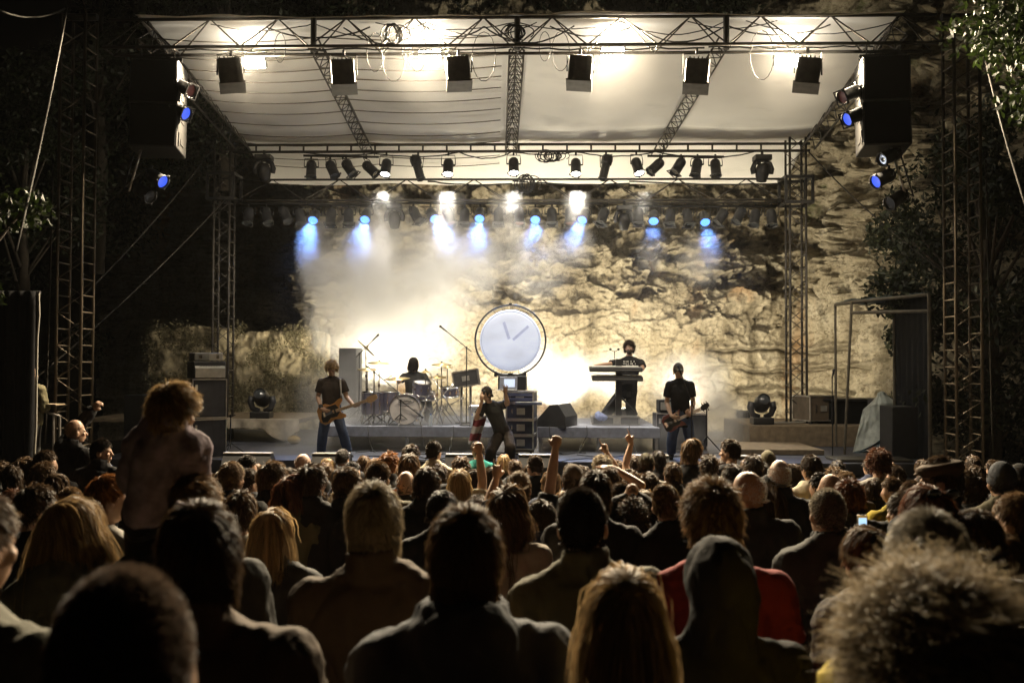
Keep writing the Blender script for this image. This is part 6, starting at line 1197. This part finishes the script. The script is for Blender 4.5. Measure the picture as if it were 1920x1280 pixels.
def crowd(cx, top, w, hair, hc, kind, tc, label, turn=0, rz=0, male=True, tilt=0, cap=None, capc=None, lod=None, skin=SKIN, group='concert crowd', hs=1.0):
    hair = 'crop' if hair == 'medium' and male else hair; Y, q, s = place(cx, top, w, hair, cap); lod = (2 if Y < 4.2 else 1 if Y < 7.5 else 0) if lod is None else lod
    if turn == 0 and tilt == 0 and not cap: turn = random.choice([0, 0, -15, 15] if w > 70 else [0, 0, -25, 25, -45, 45]); tilt = random.choice([0, -9])
    J, b = body_of(male, turn, tilt, lod); sd_ = int(cx * 7 + top) % 3
    az = math.atan2(-q.x, Y) if False else 0
    lean = R(random.uniform(-3.5, 3.5)); rz = rz + random.uniform(-14, 14); hx = math.sin(lean) * 1.62 * s; o = person((q.x - hx, Y, q.z - s * 1.748 - (HTOP[hair] if not cap else .03)), J, label, group, b, top_of(male, kind, lod, int(cx)), CL[tc], TR[male], CL['charcoal' if int(cx) % 2 else 'navy'], hair, HC[hc] if hc else None, lod, sd_, cap, CL[capc] if capc else None, R(rz), s, SHO[male], CL['black'], skin=skin, hscale=hs)
    o.rotation_euler.y = lean; return o
C_ = [  # cx, top, width, hair, colour, clothes, colour, label, options
 (212, 1073, 245, 'buzz', 'stubble', 'jacket', 'black', 'large shaved head in front at the bottom corner below the long haired woman', dict(turn=25)),
 (1752, 1040, 335, 'afro', 'greyblond', 'jacket', 'navy', 'person with big curly ash blond hair filling the bottom corner', {}),
 (1175, 1062, 178, 'long', 'blond', 'top', 'charcoal', 'person with straight honey blond hair just behind the hooded figure', dict(male=False)),
 (872, 945, 142, 'medium', 'brown', 'hoodie', 'slate', 'man with parted brown hair and raised grey collar amid the nearest row', {}),
 (366, 935, 152, 'medium', 'dark', 'jacket', 'brown', 'man with neat dark hair, brown jacket and pale shirt collar before the child carrier', dict(turn=25, rz=-8)),
 (695, 902, 106, 'medium', 'greyblond', 'jacket', 'brown', 'man with thick grey blond hair and brown jacket with shoulder straps', dict(turn=20)),
 (1094, 915, 88, 'buzz', 'black', 'jacket', 'olive', 'man with cropped black hair, long neck and olive shirt', {}),
 (1334, 892, 106, 'messy', 'lightbrown', 'tee', 'red', 'man with tousled sandy hair in a red T-shirt', dict(turn=20)),
 (1418, 905, 72, 'bob', 'dark', 'jacket', 'charcoal', 'dark bob haired person pressed beside the man in red', dict(male=False)),
 (1556, 917, 64, 'buzz', 'grey', 'jacket', 'charcoal', 'man with greying cropped hair and plain dark jacket, beside the phone screen', {}),
 (1747, 948, 155, 'short', 'grey', 'jacket', 'yellow', 'man with thick grey hair and yellow jacket behind the big curly head', dict(turn=-20)),
 (1630, 984, 92, 'medium', 'brown', 'jacket', 'dkbrown', 'brown haired woman in dark brown jacket looking aside, below the phone', dict(male=False, turn=40)),
 (1890, 998, 100, 'bob', 'lightbrown', 'jacket', 'black', 'light brown haired person at the picture edge above the big curly head', dict(male=False)),
 (509, 949, 92, 'bob', 'blond', 'jacket', 'charcoal', 'woman with a short blonde bob between the two brown jackets', dict(male=False)),
 (120, 930, 108, 'long', 'blond', 'hoodie', 'greygreen', 'woman with long strawberry blonde hair and grey green hoodie, face turned aside', dict(male=False, turn=-40, rz=-15)),
 (-62, 905, 150, 'short', 'brown', 'jacket', 'greygreen', 'grey shirted man cut off by the picture edge beside the long haired woman', dict(turn=-15)),
 (205, 884, 66, 'short', 'ginger', 'tee', 'lightgrey', 'boy with cropped ginger hair and pale patterned shirt looking down', dict(turn=-40, rz=-25)),
 (63, 904, 66, 'messy', 'dark', 'tee', 'black', 'young man with messy dark hair in a black T-shirt at the drape side', dict(turn=-40)),
 (128, 914, 52, 'buzz', 'lightbrown', 'jacket', 'charcoal', 'cropped head peeking over the long haired blonde woman', {}),
 (103, 884, 50, 'bob', 'brown', 'jacket', 'charcoal', 'chestnut bob behind the young man with messy dark hair', dict(male=False)),
 (44, 855, 46, 'wavy', 'brown', 'jacket', 'black', 'person with wavy shoulder length hair beside the black drape', dict(male=False)),
 (20, 915, 60, 'wavy', 'redbrown', 'jacket', 'black', 'person with auburn waves at the picture edge', dict(male=False)),
 (87, 841, 36, 'short', 'dark', 'jacket', 'black', 'man with receding dark hair in profile beneath the bald stagehand', dict(turn=-75)),
 (80, 862, 40, 'messy', 'brown', 'jacket', 'black', 'brown haired head just below the man in profile with receding hair', dict(turn=-40)),
 (244, 850, 32, 'updo', 'brown', 'jacket', 'black', 'woman with pinned up brown hair behind the ginger boy', dict(male=False)),
 (434, 863, 46, 'short', 'lightbrown', 'jacket', 'charcoal', 'man with cropped light brown hair next to the amplifier stack', dict(turn=-25)),
 (467, 875, 40, 'short', 'dark', 'jacket', 'slate', 'man in profile with short dark hair and denim collar, right after the cropped one', dict(turn=-60)),
 (450, 917, 62, 'medium', 'brown', 'tee', 'beige', 'brown haired youth in beige shirt before the profile man with denim collar', dict(turn=0)),
 (378, 848, 30, 'medium', 'brown', 'jacket', 'black', 'small brown head directly below the amplifier stack', dict(male=False, turn=-60)),
 (464, 851, 33, 'short', 'black', 'jacket', 'black', 'black haired man in profile under the moving light platform', dict(turn=-75)),
 (510, 862, 48, 'messy', 'brown', 'jacket', 'black', 'tousled brown head over the red brown long hair, near the ivy wall end', dict(turn=-60)),
 (545, 888, 64, 'wavy', 'redbrown', 'jacket', 'olive', 'woman with ruffled red brown hair in an olive anorak', dict(male=False)),
 (583, 866, 54, 'messy', 'dark', 'jacket', 'black', 'dark shaggy head behind the olive anorak', dict(turn=-20)),
 (570, 850, 28, 'bald', 'stubble', 'jacket', 'charcoal', 'balding head at the stage under the bassist', {}),
 (614, 857, 29, 'bob', 'blond', 'jacket', 'beige', 'blond bob near the stage under the bassist shoes', dict(male=False)),
 (643, 840, 27, 'short', 'black', 'jacket', 'black', 'black haired head overlapping the white monitor edge under the bassist', {}),
 (650, 873, 50, 'short', 'brown', 'jacket', 'black', 'man with flat brown crop behind the orange hoodie', dict(turn=-25)),
 (600, 917, 44, 'medium', 'dark', 'hoodie', 'orange', 'person in a bright orange hoodie', dict(turn=-20)),
 (638, 915, 52, 'messy', 'greyblond', 'jacket', 'black', 'grey tufted head squeezed beside the orange hoodie', {}),
 (684, 852, 25, 'medium', 'brown', 'jacket', 'dkbrown', 'small brown head by the stage under the first drum stands', dict(male=False)),
 (702, 856, 26, 'bob', 'lightbrown', 'jacket', 'dkbrown', 'small light brown bob beside the ginger haired one near the stage', dict(male=False)),
 (730, 844, 36, 'messy', 'ginger', 'jacket', 'black', 'glowing ginger hair under the bass drum', {}),
 (710, 865, 42, 'buzz', 'brown', 'jacket', 'olive', 'man with thinning crop and visible ear below the ginger hair', dict(turn=-25)),
 (770, 831, 32, 'short', 'dark', 'jacket', 'black', 'round dark head in front of the bass drum', {}),
 (767, 848, 40, 'medium', 'brown', 'jacket', 'black', 'brown head just under the round dark head', dict(male=False)),
 (764, 864, 38, 'messy', 'brown', 'jacket', 'black', 'brown tousled head over the bald spot man', {}),
 (762, 883, 36, 'bald', 'stubble', 'jacket', 'charcoal', 'man with a shiny bald spot left of the dark round hair', dict(turn=-20)),
 (813, 826, 27, 'buzz', 'black', 'jacket', 'cream', 'man with cropped dark hair and cream jacket by the stage', dict(turn=-15)),
 (800, 874, 50, 'medium', 'dark', 'jacket', 'black', 'thick round dark hair in front of the cream jacket', {}),
 (830, 917, 58, 'short', 'black', 'jacket', 'black', 'spiky black hair over the middle parting man', {}),
 (950, 908, 82, 'wavy', 'brown', 'vest', 'beige', 'person with a mane of dark wavy hair and bare shoulder', dict(male=False)),
 (752, 912, 44, 'long', 'redbrown', 'jacket', 'black', 'long red brown hair behind the grey blond man', dict(male=False)),
 (762, 948, 56, 'long', 'lightbrown', 'jacket', 'black', 'light brown hair falling beside the grey blond man', dict(male=False)),
 (895, 826, 24, 'short', 'dark', 'tee', 'teal', 'person in a teal shirt below the singer', {}),
 (863, 853, 34, 'messy', 'brown', 'jacket', 'black', 'brown head left of the teal shirt', {}),
 (945, 850, 31, 'bob', 'blond', 'jacket', 'black', 'blond bob directly below the singer', dict(male=False)),
 (1003, 853, 30, 'buzz', 'dark', 'jacket', 'black', 'cropped dark head before the black monitor wedge', {}),
 (1076, 868, 44, 'short', 'dark', 'jacket', 'black', 'man in a brown knitted cap behind the fist', dict(cap='beanie', capc='brown')),
 (1114, 880, 62, 'medium', 'dark', 'jacket', 'black', 'dark smooth round hair behind the cropped black head', dict(turn=15)),
 (1058, 915, 48, 'long', 'lightbrown', 'jacket', 'navy', 'light brown long hair beside the cropped black head', dict(male=False)),
 (1190, 852, 26, 'short', 'dark', 'jacket', 'black', 'dark head beside the green cap', {}),
 (1236, 843, 28, 'medium', 'black', 'jacket', 'black', 'black haired head on the far side of the green cap, under the guitarist', dict(male=False)),
 (1252, 885, 62, 'updo', 'lightbrown', 'jacket', 'black', 'person with curly blond hair knotted up, beside the tousled man in red', dict(male=False, tilt=0)),
 (1262, 864, 36, 'short', 'brown', 'jacket', 'black', 'brown head behind the knotted curls', {}),
 (1298, 820, 33, 'medium', 'lightbrown', 'tee', 'black', 'brown haired fan in black standing tall under the guitarist', dict(male=False)),
 (1332, 850, 35, 'messy', 'dark', 'jacket', 'black', 'dark head between the tall fan and the slogan shirt', {}),
 (1414, 849, 36, 'messy', 'dark', 'jacket', 'black', 'dark tousled head right of the slogan shirt', {}),
 (1440, 842, 30, 'short', 'dark', 'jacket', 'black', 'person in a yellow green patterned cap near the step board', dict(cap='beanie', capc='olive')),
 (1404, 884, 52, 'bald', None, 'jacket', 'charcoal', 'shiny bald head behind the tousled man in red', {}),
 (1462, 862, 40, 'bald', None, 'jacket', 'charcoal', 'smaller shaved head in front of the step board', {}),
 (1446, 884, 46, 'pony', 'brown', 'jacket', 'olive', 'person in a black cap with brown ponytail', dict(cap='cap', capc='black', male=False)),
 (1522, 850, 38, 'short', 'dark', 'hoodie', 'cream', 'man with dark hair in a cream hoodie', dict(turn=20)),
 (1490, 868, 30, 'medium', 'dark', 'jacket', 'black', 'dark head between the shaved head and the cream hoodie', {}),
 (1567, 874, 48, 'curly', 'lightbrown', 'jacket', 'black', 'light curly hair behind the profile with high forehead', {}),
 (1555, 888, 38, 'bald', 'brown', 'jacket', 'black', 'man with high forehead in profile over the greying crop', dict(turn=60)),
 (1594, 894, 56, 'messy', 'redbrown', 'jacket', 'black', 'thick red brown hair beside the greying crop', {}),
 (1648, 838, 46, 'curly', 'redbrown', 'tee', 'lightgrey', 'man with curly reddish hair in a grey T-shirt in front of the tarpaulin', {}),
 (1642, 896, 30, 'medium', 'dark', 'jacket', 'black', 'narrow dark head before the grey T-shirt', {}),
 (1675, 892, 40, 'short', 'brown', 'jacket', 'yellow', 'man with short brown hair and yellow jacket in profile behind the phone', dict(turn=60)),
 (1712, 898, 46, 'short', 'brown', 'jacket', 'olive', 'brown head between the yellow jacket and the flat cap', dict(turn=40)),
 (1822, 880, 54, 'messy', 'dark', 'jacket', 'black', 'dark bushy head after the flat cap man', dict(turn=15)),
 (1826, 852, 30, 'medium', 'dark', 'jacket', 'black', 'small dark head in the shade behind the flat cap', {}),
 (1880, 862, 52, 'buzz', 'dark', 'jacket', 'olive', 'person in a grey knitted hat and olive jacket', dict(cap='beanie', capc='slate')),
 (1915, 866, 50, 'short', 'dark', 'jacket', 'black', 'person in a dark cap at the picture edge', dict(cap='beanie', capc='charcoal')),
 (1836, 953, 92, 'medium', 'dark', 'jacket', 'black', 'wide dark head behind the grey haired man', {}),
 (1912, 920, 80, 'short', 'lightbrown', 'jacket', 'dkbrown', 'light brown cropped head at the picture edge', dict(turn=25)),
 (1470, 900, 34, 'short', 'brown', 'jacket', 'yellow', 'yellow striped shoulder in front of the ponytail', {}),
 (520, 893, 42, 'medium', 'dark', 'jacket', 'black', 'dark head between the beige youth and the red brown hair', {}),
 (1165, 905, 44, 'buzz', 'dark', 'jacket', 'lightgrey', 'man with cropped hair and striped grey top before the curly dark head', dict(turn=10)),
 (895, 925, 50, 'messy', 'dark', 'jacket', 'black', 'dark head between the spiky hair and the wavy mane', {}),
 (1015, 935, 54, 'medium', 'dark', 'jacket', 'navy', 'dark blue clothed person wedged by the wavy mane', {}),
 (1210, 915, 42, 'bob', 'lightbrown', 'jacket', 'black', 'light brown bob between the clasped hands and the knotted curls', dict(male=False)),
 (282, 905, 60, 'short', 'dark', 'jacket', 'black', 'dark head behind the child on the shoulder', {}),
 (20, 870, 40, 'medium', 'dark', 'jacket', 'black', 'dark head below the drape by the wavy hair', {}),
 (1376, 868, 44, 'short', 'dark', 'jacket', 'black', 'dark crop directly below the slogan shirt', {}),
 (1770, 880, 44, 'medium', 'dark', 'jacket', 'black', 'dark head tucked under the flat cap man', {}),
]
for row in C_:
    cx, tp, wd, hr, hc, kd, tc, lab, op = row; o_ = crowd(cx, tp, wd, hr, hc, 'jacket' if kd == 'top' else kd, tc, lab, **op)
for k in range(58):      # rows near the stage nobody can tell apart
    cx = 10 + 33 * k + random.uniform(-14, 14); tp = random.uniform(855, 884); wd = 27 + (tp - 855) * .45
    crowd(cx, tp, wd, random.choice(['short', 'medium', 'messy', 'bob']), random.choice(['dark', 'brown', 'black', 'dark', 'lightbrown']), 'jacket', random.choice(['black', 'charcoal', 'dkbrown', 'navy', 'olive']), 'dark clothed spectator in the packed rows near the stage, half hidden', turn=random.choice([0, -25, 25, 45, -45]), male=random.random() < .6, group='packed rows near the stage')
# ---- special people in the crowd
def pose(male=True, turn=0, tilt=0, **kw):
    J = stand_pose(male, turn, tilt); J.update(kw); return J
def special(cx, top, w, hair, hc, kind, tc, label, J, hands, lod=1, vox=.0075, hd=None, pn=None, cap=None, capc=None, rz=0, group='concert crowd', skin=SKIN, sfix=None, trc='charcoal'):
    Y, q, s = place(cx, top, w, hair, cap) if sfix is None else (sfix[0], P(cx, top, sfix[0]), sfix[1])
    b = make_body(J, hands, vox, 3, 1.0, hd, pn); t = make_top(J, kind, .013)
    hx = Matrix.Rotation(R(rz), 3, 'Z') @ V3(J['head'].x, J['head'].y, 0) * s
    return person((q.x - hx.x, Y - hx.y, q.z - s * (J['head'].z + .123) - (HTOP[hair] if not cap else .03)), J, label, group, b, t, CL[tc], make_trousers(J, .02), CL[trc], hair, HC[hc] if hc else None, lod, 1, cap, CL[capc] if capc else None, R(rz), s, skin=skin), s
def arm(J, side, elbow, wrist): J['el_' + side] = V3(*elbow); J['wr_' + side] = V3(*wrist); return J
J = pose(False); J['sh_r'] = V3(.18, -.01, 1.44); arm(J, 'r', (.20, .05, 1.66), (.17, .06, 1.90)); special(862, 878, 50, 'bob', 'blond', 'tee', 'cream', 'woman with long blond hair thrusting one fist straight up', J, ('relax', 'fist'), pn={'r': V3(0, 1, 0)})
J = pose(True); J['sh_r'] = V3(.20, 0, 1.45); J['sh_l'] = V3(-.20, 0, 1.44); arm(J, 'r', (.235, .03, 1.67), (.27, .06, 1.92)); arm(J, 'l', (-.22, .12, 1.52), (-.17, .22, 1.68))
special(973, 878, 48, 'short', 'brown', 'tee', 'black', 'man in a khaki cap, one fist raised and the other hand making horns', J, ('horns', 'fist'), pn={'r': V3(0, 1, 0), 'l': V3(0, 1, 0)}, hd={'l': V3(.1, .1, 1)}, cap='backcap', capc='tan')
J = pose(True, 40); J['sh_r'] = V3(.19, 0, 1.44); arm(J, 'r', (.16, .10, 1.62), (.06, .12, 1.78)); special(1128, 850, 36, 'messy', 'greyblond', 'tee', 'charcoal', 'man with tousled grey blond hair pointing a finger at the stage', J, ('relax', 'point'), pn={'r': V3(-.4, 1, 0)}, hd={'r': V3(-.25, .2, .9)})
J = pose(True, -20); J['sh_l'] = V3(-.19, 0, 1.44); arm(J, 'l', (-.22, .10, 1.62), (-.15, .14, 1.86)); special(1212, 846, 32, 'short', 'dark', 'tee', 'lightgrey', 'man in a green cap stretching an arm with pointing finger', J, ('point', 'relax'), pn={'l': V3(.4, 1, 0)}, hd={'l': V3(-.45, .2, .85)}, cap='cap', capc='olive')
J = pose(True, 10); J['sh_r'] = V3(.195, 0, 1.44); arm(J, 'r', (.30, .10, 1.58), (.07, .22, 1.72)); special(1142, 872, 40, 'short', 'brown', 'tee', 'dkbrown', 'man holding a flat open hand over his eyes next to the pointing fingers', J, ('relax', 'open'), pn={'r': V3(0, .2, -1)}, hd={'r': V3(-.9, .25, .15)})
J = pose(True); J['sh_r'] = V3(.19, 0, 1.45); J['sh_l'] = V3(-.19, 0, 1.45); arm(J, 'r', (.24, .10, 1.62), (.05, .13, 1.77)); arm(J, 'l', (-.22, .10, 1.62), (-.03, .13, 1.77)); special(1186, 930, 70, 'curly', 'dark', 'jacket', 'black', 'person with dark curls holding clasped hands above the head', J, ('grip', 'grip'), pn={'r': V3(-1, 0, 0), 'l': V3(1, 0, 0)}, hd={'r': V3(-.2, 0, 1), 'l': V3(.2, 0, 1)})
# phone
J = pose(True, 25); arm(J, 'l', (-.27, .12, 1.22), (-.16, .34, 1.40)); arm(J, 'r', (.22, .16, 1.18), (-.08, .36, 1.38)); ph_owner, ph_s = special(1692, 918, 60, 'short', 'dark', 'jacket', 'yellow', 'person in yellow holding up a phone with a lit screen', J, ('grip', 'grip'), pn={'l': V3(1, 0, 0), 'r': V3(-1, 0, 0)}, hd={'l': V3(.1, 0, 1), 'r': V3(-.1, 0, 1)})
pc = ph_owner.location + V3(-.12, .36, 1.50) * ph_s; ph = empty('phone', pc, 'small phone with a bright screen held up over the crowd', 'phone'); MB().box((0, 0, 0), (.062, .014, .125), bev=.005).build('case', ALU, ph); MB().box((0, -.0085, .008), (.048, .003, .075)).build('screen', mat('phone_screen', (.1, .1, .1), .3, emit=(.45, .75, 1), estr=1.1, var=.3, vscale=60), ph)
# slogan shirt
J = pose(True, 55); sl, ss_ = special(1368, 821, 31, 'short', 'dark', 'tee', 'black', 'man with short dark hair in a black T-shirt with a gothic slogan on its back', J, ('relax', 'relax'))
for k, (tx_, sz) in enumerate((('Everything', .085), ('Louder', .085), ('Than', .085), ('Everything', .07))):
    me = text_mesh(tx_, sz, depth=.004); o = link('lettering', me, mat('print_white', (.55, .53, .48), .8), sl); o.location = (0, -.158 - .004 * k, 1.36 - .10 * k); o.rotation_euler = (R(84), 0, 0)
# flat cap man with glasses
J = pose(True, 60); fc, _ = special(1762, 849, 62, 'short', 'dark', 'jacket', 'black', 'man in a brown flat cap and glasses looking across the stage', J, ('relax', 'relax'), cap='flatcap', capc='brown')
q = head_rot(J['face']); g = MB()
for s_ in (-1, 1): g.poly([V3(s_ * .035 + .026 * math.cos(a), .098, .022 * math.sin(a) - .005) for a in np.linspace(0, 6.283, 14)], .0025, 5); g.tube((s_ * .062, .095, 0), (s_ * .084, -.01, .0), .0025, n=5)
x = g.build('glasses', CHROME, fc); x.location = J['head']; x.rotation_euler = q.to_euler()
# sunglasses on hair
sg = crowd(1745, 908, 92, 'medium', 'redbrown', 'jacket', 'black', 'red brown haired woman with sunglasses pushed up on her head', male=False); g = MB()
for s_ in (-1, 1): g.ball((s_ * .042, -.03, .142), (.032, .012, .022))
g.tube((-.08, -.035, .14), (.08, -.035, .14), .005); x = g.build('sunglasses', mat('dark_glass', (.02, .02, .02), .05, coat=1), sg); x.location = (0, .0, 1.62); x.rotation_euler = (R(20), 0, 0)
# hooded figure
J = pose(True); Y = 2.75; q = P(1352, 1003, Y); sh_ = (q.z - ground_z(Y)) / 1.79; b = body_of(True, 0, 0, 1)[1]; person((q.x, Y, ground_z(Y)), J, 'figure in a dark hood in front of the man in red', 'concert crowd', b, make_top(J, 'hooded', .012), CL['black'], TR[True], CL['black'], s=sh_)
mb = MB(); J2 = stand_pose(True)
# man carrying the child on his shoulder
J = pose(True, -15); J['sh_l'] = V3(-.20, 0, 1.40); arm(J, 'l', (-.30, .16, 1.24), (-.22, .30, 1.38)); carrier, cs = special(360, 879, 102, 'messy', 'lightbrown', 'jacket', 'charcoal', 'man with light brown hair carrying a child on his shoulder', J, ('grip', 'relax'), lod=2)
cy = carrier.location.y
def child():
    Yc = cy - .02; k = .72; T = lambda px, py, dy=0: P(px, py, Yc + dy); o = T(285, 1010)
    Jc = dict(head=T(328, 775), neck=T(312, 818), sh_l=T(272, 838), sh_r=T(352, 842, .02), pelvis=T(288, 955, -.02), hip_l=T(268, 962, -.02), hip_r=T(310, 962, -.02), el_l=T(258, 890, .05), wr_l=T(280, 925, .16), el_r=T(362, 890, .08), wr_r=T(352, 905, .18), kn_l=T(262, 990, .26), kn_r=T(305, 985, .26), an_l=T(265, 1085, .24), an_r=T(300, 1085, .24), toe_l=T(265, 1095, .32), toe_r=T(300, 1095, .32), face=V3(.75, .8, -.12), bend=V3(-.02, 0, 0))
    Jc = {a: (v - o if a not in ('face', 'bend') else v) for a, v in Jc.items()}
    b = make_body(Jc, ('relax', 'relax'), .009, 3, k); t = make_top(Jc, 'coat', .012, k, .022, seed=2, amp=.016)
    p = person(o, Jc, 'small child in a plum jacket with pinned up blond curls sitting on a shoulder', 'concert crowd', b, t, CL['plum'], make_trousers(Jc, .014, k), CL['black'], 'messy', HC['blond'], 2, 2, hscale=.80)
child()
# stage hands at the drape side
J = pose(True, -30); arm(J, 'l', (-.26, .16, 1.55), (-.02, .24, 1.84)); J['sh_l'] = V3(-.19, .02, 1.46)
special(143, 787, 32, 'bald', None, 'jacket', 'black', 'bald man in black with one hand up on the ladder tower', J, ('grip', 'relax'), pn={'l': V3(0, 1, 0)}, rz=-25, sfix=(9.8, 1.02))
special(192, 820, 30, 'short', 'black', 'jacket', 'black', 'dark haired man in black watching from the side, in profile', pose(True, -75), ('relax', 'relax'), rz=-10, sfix=(9.3, .98))
special(58, 686, 20, 'bald', None, 'jacket', 'olive', 'bald man peering out from behind the black drape', pose(True, -80), ('relax', 'relax'), rz=-15, sfix=(14.0, 1.0))
# ================================================================== stage smoke and added lamp halos
SMOKE_K = 4.5
def smoke(SMOKE, ext, K, base, name):
    c0, c1 = S(-4.9, 0, 0), S(5.2, 0, 0); u0, u1, v0, v1, z0, z1 = ext
    b = MB().add([S(u, v, z) for z in (z0, z1) for v in (v0, v1) for u in (u0, u1)], [(0, 2, 3, 1), (4, 5, 7, 6), (0, 1, 5, 4), (2, 6, 7, 3), (0, 4, 6, 2), (1, 3, 7, 5)])
    m = bpy.data.materials.new(name); m.use_nodes = True; t = m.node_tree; L = t.links; t.nodes.remove(t.nodes['Principled BSDF']); out = t.nodes['Material Output']
    pv = t.nodes.new('ShaderNodeVolumePrincipled'); pv.inputs['Color'].default_value = (.985, .985, .99, 1); pv.inputs['Anisotropy'].default_value = 0.0; L.new(pv.outputs[0], out.inputs['Volume'])
    g = t.nodes.new('ShaderNodeTexCoord'); pos = g.outputs['Object']
    def math_(op, a, b=None, clamp=False):
        n = t.nodes.new('ShaderNodeMath'); n.operation = op; n.use_clamp = clamp
        for i, x in enumerate((a, b)):
            if x is None: continue
            if isinstance(x, (int, float)): n.inputs[i].default_value = x
            else: L.new(x, n.inputs[i])
        return n.outputs[0]
    def blob(c, r):
        mp = t.nodes.new('ShaderNodeMapping'); mp.vector_type = 'TEXTURE'; mp.inputs['Location'].default_value = c; mp.inputs['Scale'].default_value = r; L.new(pos, mp.inputs[0])
        gr = t.nodes.new('ShaderNodeTexGradient'); gr.gradient_type = 'SPHERICAL'; L.new(mp.outputs[0], gr.inputs[0]); return gr.outputs['Fac']
    n1 = t.nodes.new('ShaderNodeTexNoise'); n1.inputs['Scale'].default_value = .75; n1.inputs['Detail'].default_value = 5; n1.inputs['Roughness'].default_value = .62; n1.inputs['Distortion'].default_value = .6; L.new(pos, n1.inputs['Vector'])
    r = t.nodes.new('ShaderNodeMapRange'); r.inputs[1].default_value = .36; r.inputs[2].default_value = .66; L.new(n1.outputs['Fac'], r.inputs[0])
    tot = None
    for px, py, v, rad, k in SMOKE:
        q = S(U(px, v), v, Z(py, v)); x = math_('MULTIPLY', blob(q, rad), k * K); tot = x if tot is None else math_('ADD', tot, x)
    d = math_('MULTIPLY', tot, r.outputs[0]); d = math_('ADD', d, base); L.new(d, pv.inputs['Density'])
    o = b.build('smoke', m); tag(o, kind='stuff')  # serves both the stage smoke and the halo volume added at the lamps
# picture column, row, depth v, radii, density
SMOKE = [(700, 540, 6.0, (1.9, 1.7, 2.3), .55), (770, 640, 6.6, (1.4, 1.5, 1.2), .28), (800, 520, 5.4, (1.7, 1.2, 1.7), .55), (600, 560, 5.8, (.9, 1.0, 1.6), .28),
         (585, 478, 5.0, (.8, .8, .95), .62), (690, 480, 5.0, (.8, .8, 1.0), .55), (815, 478, 5.0, (.8, .8, .95), .4), (899, 480, 5.0, (.7, .7, .95), .5), (1005, 485, 5.0, (.9, .7, 1.05), .55), (1083, 462, 5.0, (.45, .6, .6), .4), (1222, 470, 5.0, (.4, .5, .6), .2), (1312, 485, 5.0, (.6, .6, .7), .35),
         (1040, 700, 6.6, (1.0, 1.2, 1.0), .5), (1290, 720, 6.4, (1.2, 1.4, .9), .5), (1350, 790, 5.0, (1.0, 1.5, .7), .45), (1160, 700, 6.6, (1.0, 1.2, .8), .3), (800, 815, 3.6, (3.8, 1.6, .7), .42), (650, 740, 5.0, (1.3, 1.3, 1.1), .32), (1180, 815, 3.6, (2.2, 1.5, .6), .3),
         (718, 372, 5.0, (.5, .5, 1.0), .5), (955, 390, 5.0, (.5, .5, .9), .6), (1079, 370, 5.0, (.36, .5, .85), .9), (839, 378, 5.0, (.42, .5, .95), .35), (1196, 368, 5.0, (.35, .5, .7), .3)]
smoke(SMOKE, (-4.7, 4.8, 2.4, 8.7, STAGE_Z + .01, 6.6), SMOKE_K, .004, 'stage_smoke')
smoke([(px, py, .1, (1.1, .9, 1.0), .03) for px, py in ((470, 112), (803, 106), (1148, 105), (1477, 114))], (-5.6, 5.6, -1.2, 1.3, 6.75, 8.44), 1.0, 0, 'lamp_glare_halo')  # volume added round the front lamps to give a halo of lens glare

def haze():
    b = MB().add([(x, y, z) for z in (-1.2, 20) for y in (-14, 80) for x in (-70, 70)], [(0, 2, 3, 1), (4, 5, 7, 6), (0, 1, 5, 4), (2, 6, 7, 3), (0, 4, 6, 2), (1, 3, 7, 5)])
    m = bpy.data.materials.new('thin_haze'); m.use_nodes = True; t = m.node_tree; t.nodes.remove(t.nodes['Principled BSDF']); pv = t.nodes.new('ShaderNodeVolumePrincipled')
    pv.inputs['Color'].default_value = (.95, .95, .92, 1); pv.inputs['Density'].default_value = .00013; t.links.new(pv.outputs[0], t.nodes['Material Output'].inputs['Volume'])
    tag(b.build('haze', m), kind='stuff')
haze()
